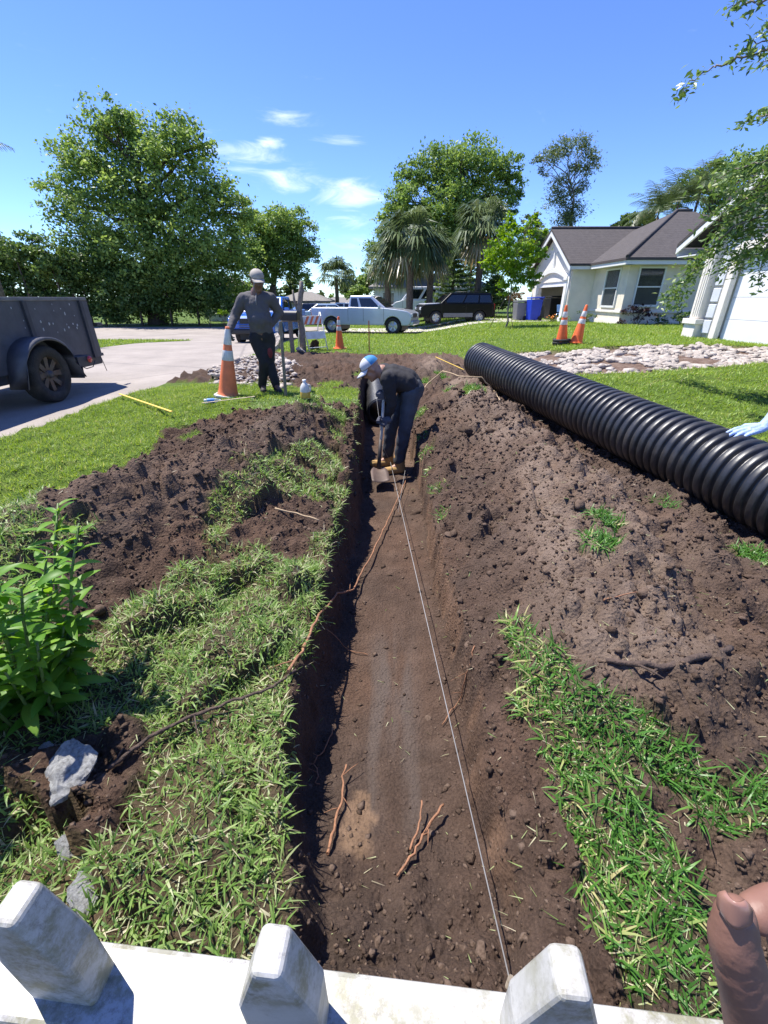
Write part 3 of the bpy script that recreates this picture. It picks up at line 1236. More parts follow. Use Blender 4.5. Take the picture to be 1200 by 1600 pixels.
# dry straws and clippings lying on the earth
ps = soil_points(1700, -2.4, 2.8, .25, 5.0, 1.4, keep=lambda x, y: RNG.random(len(x)) < .25 + .75 * (gnoise(x * 2, y * 2, 541) > .1))
n = len(ps)
tint = np.clip(RNG.normal(.86, .12, n) - (RNG.random(n) < .15) * .5, 0, 1)
blades('straw_litter', ps, H(ps[:, 0], ps[:, 1]) + .006, RNG.uniform(.010, .050, n), RNG.uniform(.0014, .0036, n), RNG.normal(1.5, .14, n), RNG.normal(.1, .3, n), tint, G_TURF)
tag(bpy.data.objects['straw_litter'], 'dry grass straws strewn over the dug earth', 'straw', kind='stuff')
# ================================================================== TREES AND PLANTS
M_bark = mat('bark', (.10, .078, .060), .9, var=.4, vscale=14, bump=.8, bscale=30)
M_bark_pale = mat('bark_pale', (.20, .17, .14), .9, var=.35, vscale=14, bump=.7, bscale=30)
M_palm_trunk = mat('palm_trunk', (.12, .095, .070), .95, var=.45, vscale=12, bump=.9, bscale=20)
LEAF_OAK = leaf_mat('leaf_oak', [(0, (0.081, 0.146, 0.040)), (.45, (0.169, 0.275, 0.066)), (.8, (0.293, 0.407, 0.101)), (1, (0.451, 0.529, 0.166))], .5, .40, .35)
LEAF_DARK = leaf_mat('leaf_dark', [(0, (0.042, 0.082, 0.025)), (.5, (0.089, 0.156, 0.040)), (.85, (0.168, 0.253, 0.061)), (1, (0.317, 0.389, 0.120))], .5, .35, .35)
LEAF_OLIVE = leaf_mat('leaf_olive', [(0, (0.072, 0.113, 0.035)), (.5, (0.144, 0.199, 0.063)), (1, (0.288, 0.328, 0.134))], .5, .3)
LEAF_LIME = leaf_mat('leaf_lime', [(0, (0.088, 0.188, 0.015)), (.5, (0.175, 0.312, 0.025)), (1, (0.312, 0.450, 0.062))], .45, .45)
LEAF_PALM = leaf_mat('leaf_palm', [(0, (0.045, 0.075, 0.027)), (.5, (0.098, 0.143, 0.053)), (.85, (0.195, 0.240, 0.105)), (1, (0.405, 0.315, 0.165))], .4, .25, .6)
LEAF_PURPLE = leaf_mat('leaf_purple', [(0, (.018, .008, .010)), (.6, (.045, .016, .018)), (1, (.07, .05, .025))], .5, .2)
LEAF_BRIGHT = leaf_mat('leaf_bright', [(0, (0.045, 0.135, 0.014)), (.5, (0.105, 0.257, 0.026)), (1, (0.255, 0.419, 0.060))], .45, .45, .3)
LEAF_OVER = leaf_mat('leaf_over', [(0, (0.057, 0.118, 0.029)), (.5, (0.139, 0.234, 0.057)), (1, (0.341, 0.421, 0.143))], .4, .4, .5)


def px_depth(px, py, Y):
    p = atY(px, py, Y)
    return p, p.y * _c - (p.z - CAM_H) * _s


def leaf_cloud(pts, size, tint, up=.35, aspect=.55, out=None):
    """diamond leaves at pts; returns verts, flat faces (quads), tint"""
    n = len(pts)
    d = RNG.normal(0, 1, (n, 3))
    if out is not None:
        d = d + out
    d[:, 2] *= .7
    d /= np.linalg.norm(d, axis=1)[:, None] + 1e-9
    nr = RNG.normal(0, 1, (n, 3)) + np.array([0, 0, up * 3])
    s = np.cross(d, nr)
    s /= np.linalg.norm(s, axis=1)[:, None] + 1e-9
    nn = np.cross(s, d)
    L = size[:, None]
    a = pts - d * L * .5
    b = pts + s * L * aspect * .5 + nn * L * .06
    c = pts + d * L * .5
    e = pts - s * L * aspect * .5 + nn * L * .06
    V = np.stack([a, b, c, e], 1).reshape(-1, 3)
    F = np.arange(n * 4)
    return V, F, np.repeat(tint, 4)


def crown_points(cl, n, sub=.30, shell=.55):
    """points gathered in twig clusters through the clumps; returns pts, per-point shade number"""
    vol = np.array([c[3] ** 2 for c in cl])
    vol = vol / vol.sum()
    P, T = [], []
    for c, w in zip(cl, vol):
        k = max(6, int(n * w))
        r = c[3]
        nsub = max(5, int(k / 52))
        u = RNG.normal(0, 1, (nsub, 3))
        u /= np.linalg.norm(u, axis=1)[:, None]
        rad = r * RNG.random((nsub, 1)) ** .38
        cc = np.array(c[:3]) + u * rad * np.array([1, .9, .86])
        st = RNG.random(nsub)
        wt = RNG.random(nsub) + .35
        wt /= wt.sum()
        idx = RNG.choice(nsub, k, p=wt)
        sr = np.minimum(sub * r, .75)
        loose = np.where(RNG.random((k, 1)) < .7, .40, .66)
        P.append(cc[idx] + RNG.normal(0, 1, (k, 3)) * sr * loose * np.array([1.15, 1.15, .62]))
        T.append(st[idx])
    return np.concatenate(P), np.concatenate(T)


def limb(a, b, r0, r1, n=5, wob=.12, sag=.0):
    a, b = Vector(a), Vector(b)
    L = (b - a).length
    pts, rr = [], []
    for i in range(n + 1):
        t = i / n
        p = a.lerp(b, t)
        if 0 < i < n:
            p += Vector((random.gauss(0, 1), random.gauss(0, 1), random.gauss(0, .6))) * L * wob * .35
        p.z += math.sin(t * PI) * L * .06 - sag * t * t * L
        pts.append(p)
        rr.append(r0 + (r1 - r0) * t)
    return pts, rr


def tree(name, label, cat, base, clumps, nleaf, lsize, lmat, trunk_r=.3, fork=.35, bark=None, group=None, aspect=.55, sub=.3, tw=3, lean=None):
    """clumps: world (x,y,z,r)"""
    base = Vector(base)
    root = thing(name, label, cat, base, 0, group)
    cl = [(c[0] - base.x, c[1] - base.y, c[2] - base.z, c[3]) for c in clumps]
    cen = sum((Vector(c[:3]) for c in cl), Vector()) / len(cl)
    top = max(c[2] for c in cl)
    fk = Vector((cen.x * .35, cen.y * .35, max(.6, top * fork)))
    mb = MB()
    pts, rr = limb((0, 0, -.25), fk, trunk_r * 1.15, trunk_r * .72, 5, .05)
    rr[0] *= 1.35
    mb.tube(pts, rr, 9)
    lead = Vector((cen.x * .8, cen.y * .8, top * .82))
    lp, lr = limb(fk, lead, trunk_r * .62, trunk_r * .18, 6, .12)
    mb.tube(lp, lr, 7)
    for c in cl:
        e = Vector(c[:3])
        # start from the nearest reasonable height of the leader
        t = min(.9, max(0, (e.z - fk.z) / max(.1, lead.z - fk.z) * .6))
        s = fk.lerp(lead, t)
        rb = trunk_r * (.16 + .22 * min(1, c[3] / 2.0))
        p, r = limb(s, e, rb, rb * .3, 6, .16)
        mb.tube(p, r, 6)
        for k in range(tw):
            u = Vector((random.gauss(0, 1), random.gauss(0, 1), random.gauss(.25, .7))).normalized() * c[3] * random.uniform(.5, .95)
            p2, r2 = limb(p[random.randint(2, 5)], e + u, rb * .42, rb * .08, 4, .15)
            mb.tube(p2, r2, 4, caps=False)
    mb.build('trunk', bark or M_bark, root)
    P, T = crown_points(cl, nleaf, sub)
    n = len(P)
    tint = np.clip(.18 + .58 * T + RNG.normal(0, .12, n), 0, 1)
    V, F, ti = leaf_cloud(P, RNG.uniform(.6, 1.5, n) * lsize, tint, aspect=aspect)
    mesh_np('crown', V, F, 4, lmat, root, attrs={'tint': ti})
    return root


def clY(Y, lst, dy=.5):
    out = []
    for px, py, r in lst:
        p, d = px_depth(px, py, Y)
        rr = r * d / F_PX
        p2, _ = px_depth(px, py, Y + random.uniform(-dy, dy) * rr * 1.2)
        out.append((p2.x, p2.y, p2.z, rr))
    return out


def gbase(px, Y, dz=0.0):
    # place on the ground seen at column px, distance Y
    x = atY(px, 470, Y).x
    return Vector((x, Y, float(zbase(x, Y)) + dz))


tree('oak_tree', 'broad tall oak tree above the dark hedge across the street', 'tree', gbase(240, 36),
     clY(36, [(165, 195, 40), (130, 250, 46), (205, 225, 52), (270, 230, 50), (308, 232, 30), (100, 315, 38), (170, 310, 56), (250, 300, 64), (325, 300, 46), (140, 385, 52), (225, 385, 66), (312, 375, 60), (368, 335, 32),
              (372, 392, 38), (112, 425, 36), (295, 440, 58), (200, 450, 56), (350, 430, 46), (250, 465, 52)]), 74000, .215, LEAF_OAK, .55, .3, tw=4)
tree('oak_tree', 'rounded oak tree with bare lower limbs behind the standing man', 'tree', gbase(425, 44),
     clY(44, [(430, 355, 32), (465, 358, 30), (405, 375, 32), (446, 390, 36), (482, 392, 22), (418, 415, 30), (460, 418, 22), (392, 350, 24), (440, 340, 20), (390, 400, 26), (400, 440, 26)]), 34000, .20, LEAF_OAK, .4, .35, tw=4)
tree('oak_tree', 'tall spreading oak tree rising behind the palms', 'tree', gbase(705, 44),
     clY(44, [(640, 278, 28), (628, 312, 27), (612, 350, 28), (688, 268, 40), (736, 258, 42), (793, 258, 24), (804, 292, 20), (762, 305, 38), (702, 318, 44), (655, 350, 36), (720, 368, 40), (788, 325, 20), (690, 390, 40), (750, 360, 36), (598, 388, 26), (640, 400, 34), (760, 400, 34)]),
     60000, .215, LEAF_OAK, .5, .4, tw=4)
tree('slender_tree', 'slender airy tree with sparse foliage behind the roof', 'tree', gbase(885, 38),
     clY(38, [(862, 245, 15), (882, 232, 17), (908, 228, 16), (928, 242, 12), (925, 262, 10), (905, 262, 15), (880, 285, 15), (905, 292, 13), (870, 312, 17), (895, 325, 18), (885, 345, 18), (850, 268, 8), (842, 250, 8)]),
     8500, .19, leaf_mat('leaf_slender', [(0, (.07, .11, .04)), (.5, (.14, .19, .07)), (1, (.26, .31, .14))], .5, .4), .20, .55, M_bark_pale, tw=6, aspect=.28, sub=.7)
tree('leafy_tree', 'bushy green tree standing between the lime sapling and the garage', 'tree', gbase(845, 33),
     clY(33, [(835, 375, 28), (862, 385, 22), (815, 395, 24), (845, 415, 25), (830, 345, 16)]), 8000, .16, LEAF_OLIVE, .16, .4)
yt = tree('young_tree', 'young lime green tree on the lawn before the garage', 'tree', gbase(793, 19.6, .02),
          clY(19.6, [(795, 355, 20), (818, 368, 24), (782, 388, 26), (812, 402, 30), (838, 395, 18), (770, 415, 19), (800, 430, 26), (828, 432, 17), (785, 450, 12), (848, 360, 9), (835, 338, 8)]), 8200, .11, LEAF_LIME, .035, .42, M_bark_pale, tw=4)
for side, px in ((0, 768), (1, 806)):
    b = gbase(px, 19.5) - yt.location
    MB().tube([b + Vector((0, 0, .02)), Vector((0, 0, 1.35))], .014, 5).build('support_stake', mat('stake_wood', (.24, .17, .10), .9), yt)
# dark firs behind the cars
def fir(px, Y, top_py, w, label, mtl):
    b = gbase(px, Y)
    root = thing('fir_tree', label, 'tree', b, 0, 'dark firs behind the parked cars')
    h = atY(px, top_py, Y).z - b.z
    MB().tube([(0, 0, -.2), (0, 0, h * .5), (0, 0, h)], [.16, .1, .02], 7).build('trunk', M_bark, root)
    P, T = [], []
    tiers = 13
    for i in range(tiers):
        z = .6 + (h - .7) * i / (tiers - 1)
        r = w * (1 - i / tiers) + .15
        for k in range(9):
            a = random.uniform(0, 2 * PI)
            m = 34
            t = RNG.random(m) ** .7
            P.append(np.stack([np.cos(a) * r * t, np.sin(a) * r * t, z - .12 * r * t + .1 * r * t * t * 2], 1) + RNG.normal(0, .09, (m, 3)) * np.array([1, 1, .45]))
            T.append(np.full(m, random.random()))
    P, T = np.concatenate(P), np.concatenate(T)
    V, F, ti = leaf_cloud(P, RNG.uniform(.12, .24, len(P)), np.clip(.2 + .5 * T + RNG.normal(0, .1, len(P)), 0, 1))
    mesh_np('crown', V, F, 4, mtl, root, attrs={'tint': ti})


fir(706, 33, 392, 1.9, 'dark tiered fir tree right of the palm trunk', LEAF_DARK)
fir(732, 35, 372, 1.7, 'tallest dark fir tree behind the black car', LEAF_DARK)
fir(772, 31, 430, 1.5, 'low dark fir tree behind the lime sapling', LEAF_DARK)


def fan_palm(px, base_py_Y, crown_py, r, nf, label, skirt=True, trunk_r=.17):
    Y = base_py_Y
    b = gbase(px, Y)
    root = thing('palm_tree', label, 'palm tree', b, random.uniform(0, 6), 'sabal palms beyond the driveway')
    h = atY(px, crown_py, Y).z - b.z
    mb = MB()
    pr = []
    for i in range(15):
        t = i / 14
        pr.append((trunk_r * (1.25 - .15 * t) * (1 + .10 * (i % 2)), -.2 + (h + .2) * t))
    mb.lathe(pr, 12)
    mb.build('trunk', M_palm_trunk, root)
    V, F, T = [], [], []
    cnt = 0
    for k in range(nf):
        az = random.uniform(0, 2 * PI)
        el = random.uniform(-1.05 if skirt else -.5, 1.25)
        d = Vector((math.cos(az) * math.cos(el), math.sin(az) * math.cos(el), math.sin(el)))
        st = Vector((0, 0, h)) + d * .1
        pl = r * random.uniform(.35, .6)
        e = st + d * pl
        e.z -= pl * .25
        tint = min(1, max(0, random.gauss(.45, .16) + (.45 if el < -.55 else 0)))
        side = d.cross(Vector((0, 0, 1)))
        side = side.normalized() if side.length > .1 else Vector((1, 0, 0))
        up = side.cross(d).normalized()
        # petiole
        w = .018
        V += [st - side * w, st + side * w, e + side * w, e - side * w]
        F += [(cnt, cnt + 1, cnt + 2, cnt + 3)]
        T += [tint] * 4
        cnt += 4
        m = 15
        for j in range(m):
            a = (j / (m - 1) - .5) * 3.3
            ld = (d * math.cos(a) + side * math.sin(a)).normalized()
            L = r * random.uniform(.55, .75) * (.65 + .35 * math.cos(a * .6))
            p1 = e + ld * L * .55 + up * .04 * r
            p2 = e + ld * L - Vector((0, 0, L * random.uniform(.25, .6)))
            ws = ld.cross(up) * L * .05
            V += [e, p1 - ws, p2, p1 + ws]
            F += [(cnt, cnt + 1, cnt + 2, cnt + 3)]
            T += [min(1, max(0, tint + random.gauss(0, .07)))] * 4
            cnt += 4
    mesh_np('crown', np.array([tuple(v) for v in V]), np.array(F).ravel(), 4, LEAF_PALM, root, attrs={'tint': np.array(T)})
    return root


fan_palm(640, 29.5, 372, 2.0, 62, 'shaggy fan palm, thickest crown, right behind the pickup hood')
fan_palm(606, 31, 402, 1.5, 46, 'small shaggy fan palm above the pickup cab')
fan_palm(671, 30.5, 388, 1.6, 48, 'shaggy fan palm with grey fronds above the white van')
fan_palm(745, 32, 350, 1.9, 54, 'tall fan palm standing over the black car')
fan_palm(527, 52, 432, 2.2, 26, 'distant small palm on the skyline left of the pickup', False)


def feather_palm(base, h, nf, fl, label, name='palm_tree', az0=0, az1=2 * PI, mtl=None):
    root = thing(name, label, 'palm tree', base)
    MB().tube([(0, 0, -.2), (.1, 0, h * .5), (.12, 0, h)], [.13, .09, .07], 8).build('trunk', M_palm_trunk, root)
    V, F, T = [], [], []
    cnt = 0
    for k in range(nf):
        az = random.uniform(az0, az1)
        el = random.uniform(.25, 1.3)
        L = fl * random.uniform(.75, 1.1)
        tint = min(1, max(0, random.gauss(.5, .15)))
        p = Vector((.12, 0, h))
        d = Vector((math.cos(az) * math.cos(el), math.sin(az) * math.cos(el), math.sin(el)))
        n = 12
        for i in range(n):
            q = p + d * L / n
            side = d.cross(Vector((0, 0, 1)))
            side = side.normalized() if side.length > .05 else Vector((1, 0, 0))
            V += [p - side * .012, p + side * .012, q + side * .01, q - side * .01]
            F.append((cnt, cnt + 1, cnt + 2, cnt + 3))
            T += [tint] * 4
            cnt += 4
            if i > 1:
                for sd in (-1, 1):
                    for m in range(2):
                        s0 = p.lerp(q, m * .5)
                        ll = fl * .26 * math.sin(PI * (i + 1) / (n + 1)) + .08
                        ld = (side * sd + d * .7 - Vector((0, 0, .35 + random.random() * .3))).normalized()
                        w = d * .022
                        e = s0 + ld * ll
                        V += [s0 - w, s0 + w, s0.lerp(e, .6) + w, e]
                        F.append((cnt, cnt + 1, cnt + 2, cnt + 3))
                        T += [min(1, max(0, tint + random.gauss(0, .1)))] * 4
                        cnt += 4
            p = q
            d = (d - Vector((0, 0, 1)) * (.10 + .10 * i / n)).normalized()
    mesh_np('crown', np.array([tuple(v) for v in V]), np.array(F).ravel(), 4, mtl or LEAF_PALM, root, attrs={'tint': np.array(T)})
    return root


for k, (px, py, Y) in enumerate([(1030, 318, 33), (1062, 300, 34), (1095, 285, 33)]):
    x = atY(px, py, Y)
    feather_palm(Vector((x.x, Y, .2)), x.z - .9, 26, 2.6, ['arching feather palm peeping over the dark roof ridge, leftmost', 'arching feather palm over the dark roof ridge, middle one', 'tallest arching feather palm behind the dark roof'][k])
x = atY(-75, 255, 16)
feather_palm(Vector((x.x, 16, -.1)), x.z + .1, 22, 1.75, 'palm fronds poking in at the left edge of the sky')
tree('leafy_tree', 'leafy tree mass rising behind the feather palms over the roof', 'tree', Vector((23, 38, 0)), clY(38, [(1045, 315, 20), (1080, 292, 24), (1115, 275, 26), (1150, 262, 28), (1190, 262, 30), (1130, 310, 30), (1230, 270, 32)]), 14000, .22, LEAF_OAK, .25, .5)
tree('leafy_tree', 'dark rounded tree top behind the neighbour roof ridge', 'tree', Vector((17.5, 36, 0)), clY(36, [(985, 350, 18), (1010, 345, 15), (965, 358, 12)]), 4000, .2, LEAF_DARK, .2, .5)


# tall clipped hedge on the far side of the street
def hedge():
    base = gbase(60, 34)
    root = thing('hedge', 'tall dark hedge along the far side of the street', 'hedge', base)
    cl = []
    for px in range(-160, 360, 26):
        top = 372 if px < 90 else (400 if px < 200 else 425)
        for py in range(top + 18, 500, 30):
            p, d = px_depth(px + random.uniform(-8, 8), py + random.uniform(-6, 6), 33.6 + random.uniform(-.5, .9))
            cl.append((p.x - base.x, p.y - base.y, p.z - base.z, 1.05))
    mb = MB()
    for c in cl[::4]:
        mb.tube([(c[0], c[1], -.3), (c[0] + .1, c[1], max(.4, c[2] * .5)), (c[0], c[1], max(.8, c[2]))], [.09, .07, .03], 5)
    mb.build('stems', M_bark, root)['kind'] = 'stuff'
    P, T = crown_points(cl, 62000, .4)
    P = P[(P[:, 2] > -.1)]
    T = RNG.random(len(P)) * .4 + .3 + .3 * gnoise(P[:, 0] * .8, P[:, 2] * .8 + P[:, 1], 701)
    V, F, ti = leaf_cloud(P, RNG.uniform(.16, .32, len(P)), np.clip(T, 0, 1), up=.2)
    mesh_np('foliage', V, F, 4, LEAF_DARK, root, attrs={'tint': ti})


hedge()
# trees along the skyline, each one standing by itself
sky = [(455, 448, 16, 62), (478, 440, 14, 66), (440, 462, 14, 58), (548, 440, 22, 60), (575, 430, 20, 58), (560, 455, 18, 56), (600, 440, 20, 55), (500, 462, 10, 75), (520, 466, 9, 80), (330, 455, 18, 60), (365, 450, 20, 58),
       (860, 430, 30, 48), (905, 420, 28, 50), (-60, 420, 50, 60), (-170, 400, 60, 60), (1300, 380, 60, 50), (640, 455, 18, 60), (680, 450, 20, 60)]
posn = ['dark far tree nearest the mailbox', 'far tree behind the grey roof', 'low far tree left of the mailbox post', 'far green tree left of the pickup cab', 'far yellowish tree above the pickup bed', 'low far tree right over the pickup bed', 'far tree just left of the palms',
        'tiny far tree at the end of the road', 'tiniest far tree on the horizon', 'far tree behind the white shed', 'far tree behind the standing man', 'far tree behind the open garage', 'far tree behind the gable', 'far tree left beyond the hedge', 'far tree well left beyond the hedge', 'far tree beyond the white garage',
        'far tree between the palm trunks', 'far tree behind the van']
for (px, py, r, Y), lab in zip(sky, posn):
    b = gbase(px, Y)
    k = r * .62
    L = [(px, py, r * .75), (px - k, py + r * .45, r * .62), (px + k, py + r * .35, r * .66), (px + random.uniform(-.3, .3) * r, py - r * .5, r * .5), (px, py + r * .8, r * .7)]
    tree('far_tree', lab, 'tree', b, clY(Y, L), 2600 if r > 15 else 1200, .30, random.choice([LEAF_OAK, LEAF_OLIVE, LEAF_DARK]), .2, .35, group='trees on the skyline', tw=1)


# ------------------------------------------------------------------ overhanging tree at the right
def overhang():
    base = Vector((8.6, 6.6, float(zbase(8.6, 6.6))))
    root = thing('overhanging_tree', 'tree at the right edge with drooping leafy branches over the driveway', 'tree', base)
    mb = MB()
    fk = Vector((0, 0, 2.6))
    p, r = limb((0, 0, -.2), fk, .17, .12, 5, .05)
    mb.tube(p, r, 9)
    V, T, S_ = [], [], []
    twigs = []

    def twig(pxs, Y0, Y1, r0=.018, density=95, spread=.10, hang=.0):
        pts = []
        for i, (px, py) in enumerate(pxs):
            t = i / max(1, len(pxs) - 1)
            pts.append(atY(px, py, Y0 + (Y1 - Y0) * t) - base)
        fine = []
        for a, b in zip(pts, pts[1:]):
            for k in range(6):
                fine.append(a.lerp(b, k / 6) + Vector((random.gauss(0, .012), random.gauss(0, .012), random.gauss(0, .012))))
        fine.append(pts[-1])
        rr = [r0 * (1 - .8 * i / len(fine)) for i in range(len(fine))]
        mb.tube(fine, rr, 5)
        s = fk.lerp(Vector((0, 0, 4.2)), min(1, max(0, (fine[0].z - 2.6) / 2)))
        p, r = limb(s, fine[0], .06, r0, 5, .1)
        mb.tube(p, r, 6)
        Ltot = sum((b - a).length for a, b in zip(pts, pts[1:]))
        n = int(Ltot * density)
        for i in range(n):
            t = random.random() ** .85
            q = fine[min(len(fine) - 1, int(t * (len(fine) - 1)))]
            V.append(tuple(q + Vector((random.gauss(0, spread), random.gauss(0, spread), random.gauss(-hang, spread * .8)))))
            T.append(random.gauss(.45, .2))
    twig([(1290, 10), (1200, 78), (1150, 92), (1110, 108), (1075, 130), (1058, 162)], 5.6, 6.4, .014, 115, .055)
    twig([(1230, 60), (1190, 62), (1165, 72)], 5.8, 6.0, .01, 150, .06)
    twig([(1260, -40), (1190, 0), (1160, 5), (1135, 15)], 5.6, 6.2, .012, 150, .06)
    twig([(1260, 20), (1210, 32), (1195, 42)], 5.6, 6.2, .01, 120, .04)
    twig([(1260, 150), (1205, 178), (1180, 188), (1152, 192)], 5.6, 6.3, .012, 160, .05)
    twig([(1260, 100), (1215, 88), (1185, 96)], 5.6, 6.3, .012, 100, .05)
    for a in range(9):
        yy = 255 + a * 17
        twig([(1300, yy - 30), (1210, yy - 5), (1165 - random.uniform(-15, 20), yy + random.uniform(-8, 18)), (1125 + random.uniform(-20, 15), yy + 35)], 5.6, 6.9, .014, 210, .10, .03)
    twig([(1180, 330), (1130, 375), (1095, 400), (1068, 430), (1050, 455), (1042, 480)], 6.4, 7.4, .012, 240, .075, .03)
    twig([(1150, 350), (1112, 385), (1085, 425), (1065, 450), (1058, 482)], 6.4, 7.4, .012, 200, .07, .03)
    twig([(1230, 330), (1200, 380), (1190, 410), (1188, 450)], 5.8, 6.1, .012, 230, .06, .03)
    mb.build('trunk', M_bark_pale, root)
    P = np.array(V)
    n = len(P)
    dd = RNG.normal(0, 1, (n, 3)) * np.array([1, 1, .6]) + np.array([-.5, 0, -.9])
    Vv, F, ti = leaf_cloud(P, RNG.uniform(.055, .105, n), np.clip(np.array(T), 0, 1), up=.25, aspect=.36, out=dd * 1.2)
    mesh_np('crown', Vv, F, 4, LEAF_OVER, root, attrs={'tint': ti})


overhang()


# ------------------------------------------------------------------ broad-leaved plant at the left, shrubs by the houses
def lance_leaf(width, curve, tint):
    """one lance-shaped leaf of unit length along +y, folded along its midrib and bending down"""
    V, F, T = [], [], []
    nseg = 6
    q, ang = Vector((0, 0, 0)), 0.0
    for j in range(nseg + 1):
        u = j / nseg
        w = width * .5 * (math.sin(PI * min(1, u * .93 + .07)) ** .8)
        V += [(q.x - w, q.y, q.z + w * .35), tuple(q), (q.x + w, q.y, q.z + w * .35)]
        T += [tint, min(1, tint + .12), tint]
        if j:
            p, c = 3 * (j - 1), 3 * j
            F += [(p, p + 1, c + 1, c), (p + 1, p + 2, c + 2, c + 1)]
        ang -= curve / nseg
        q = q + Vector((0, math.cos(ang), math.sin(ang))) / nseg
    return np.array(V, float), np.array(F), np.array(T)


def leafy_stems(name, label, base, stems, leaf_len, lmat, cat='plant', width=.30):
    root = thing(name, label, cat, base)
    kinds = []
    for k in range(9):
        v, f, ti = lance_leaf(width * random.uniform(.85, 1.15), random.uniform(.5, 1.3), .25 + .07 * k)
        o = mesh_np('leaf', v, f.ravel(), 4, lmat, root, smooth=True, attrs={'tint': ti})
        kinds.append((o.data, v, f, ti))
        bpy.data.objects.remove(o)
    leaves = []
    for pts in stems:
        pts = [Vector(p) for p in pts]
        MB().tube(pts, [.007 - .004 * i / len(pts) for i in range(len(pts))], 6).build('stem', mat('green_stem', (.10, .16, .04), .6), root)
        L = sum((b - a).length for a, b in zip(pts, pts[1:]))
        nl = int(L / .022)
        for k in range(nl):
            t = .12 + .88 * k / nl
            s = t * (len(pts) - 1)
            i = min(len(pts) - 2, int(s))
            p = pts[i].lerp(pts[i + 1], s - i)
            az = k * 2.4 + random.gauss(0, .4)
            el = random.uniform(-.1, .75) + .5 * t
            ll = leaf_len * random.uniform(.6, 1.15) * (1 - .35 * t)
            kk = min(8, max(0, int((random.gauss(.42, .18) + .25 * t - .2) / .075)))
            M = Matrix.Translation(p) @ Matrix.Rotation(az, 4, 'Z') @ Matrix.Rotation(el, 4, 'X') @ Matrix.Rotation(random.gauss(0, .25), 4, 'Y') @ Matrix.Scale(ll, 4)
            leaves.append((t * .6 + .25 * p.x - .2 * p.y + random.random() * .25, kk, M))
    leaves.sort(key=lambda q: -q[0])
    for _, kk, M in leaves[:295]:
        o = bpy.data.objects.new('leaf', kinds[kk][0])
        COL.objects.link(o)
        o.parent = root
        o.matrix_local = M
    V, F, T = [], [], []
    n = 0
    for _, kk, M in leaves[295:]:
        _, v, f, ti = kinds[kk]
        m = np.array(M)
        V.append(v @ m[:3, :3].T + m[:3, 3])
        F.append(f + n)
        T.append(ti)
        n += len(v)
    if V:
        o = mesh_np('inner_leaves', np.concatenate(V), np.concatenate(F).ravel(), 4, lmat, root, smooth=True, attrs={'tint': np.concatenate(T)})
        o['kind'] = 'stuff'
    return root


def left_plant():
    b = Vector((-1.37, 1.16, float(Hs(-1.37, 1.16)) + .02))
    st = []
    for i in range(24):
        a = random.uniform(0, 2 * PI)
        r0 = random.uniform(0, .13)
        hh = random.uniform(.32, .74)
        o = Vector((math.cos(a) * r0, math.sin(a) * r0 * 1.4, 0))
        le = Vector((math.cos(a) * .20 * hh - .01, math.sin(a) * .34 * hh + .03, 0))
        st.append([o, o + le * .3 + Vector((0, 0, hh * .4)), o + le * .7 + Vector((0, 0, hh * .75)), o + le * 1.1 + Vector((0, 0, hh))])
    leafy_stems('leafy_plant', 'leafy green plant with lance leaves at the left edge above the rocks', b, st, .165, LEAF_BRIGHT)


left_plant()


def shrub(px, Y, py, rpx, label, lmat, n=900, ls=.07, name='shrub', stems=5, low=.2, flowers=None):
    b = gbase(px, Y, .02)
    c, d = px_depth(px, py, Y)
    r = rpx * d / F_PX
    cz = max(c.z - b.z, r * .5)
    root = thing(name, label, 'shrub', b)
    mb = MB()
    cl = []
    for i in range(stems):
        a = i * 2 * PI / stems
        e = Vector((math.cos(a) * r * .55, math.sin(a) * r * .55, cz + random.uniform(-.25, .25) * r))
        p, rr = limb((0, 0, -.05), e, .016, .006, 4, .1)
        mb.tube(p, rr, 5)
        cl.append((e.x, e.y, e.z, r * .55))
    cl.append((0, 0, cz, r * .6))
    mb.build('stem', M_bark, root)
    P, T = crown_points(cl, n, .35)
    P = P[P[:, 2] > .02]
    V, F, ti = leaf_cloud(P, RNG.uniform(.7, 1.3, len(P)) * ls, np.clip(RNG.normal(.45, .2, len(P)), 0, 1))
    mesh_np('foliage', V, F, 4, lmat, root, attrs={'tint': ti})
    if flowers:
        fm = MB()
        for i in range(14):
            fm.ball(Vector((random.gauss(0, r * .5), random.gauss(0, r * .4) - r * .2, cz + random.uniform(0, .8) * r)), .045, 4, (1, 1, .6))
        fm.build('flowers', mat('flower_' + name, flowers, .6), root)['kind'] = 'stuff'
    return root
# ================================================================== BUILDINGS
M_stucco = mat('stucco', (.78, .69, .56), .92, var=.07, vscale=3, bump=.35, bscale=90, dirt=(.52, .47, .40), dscale=.7, damt=.35)
M_stucco_w = mat('stucco_pale', (.80, .74, .65), .92, var=.06, vscale=3, bump=.3, bscale=90)
M_trim = mat('white_trim', (.74, .735, .71), .6, var=.05, vscale=4)
M_door_w = mat('garage_white', (.78, .78, .79), .55, var=.04, vscale=2)
M_glass = mat('window_glass', (.035, .042, .048), .06, var=.2, vscale=1.5, spec=.8)
M_blind = mat('window_blind', (.26, .26, .25), .6, var=.1, vscale=2)
M_dark = mat('dark_void', (.03, .028, .026), .9)
M_fascia = mat('fascia_dark', (.07, .055, .05), .6)
M_inside = mat('garage_inside', (.42, .36, .28), .9, var=.1)


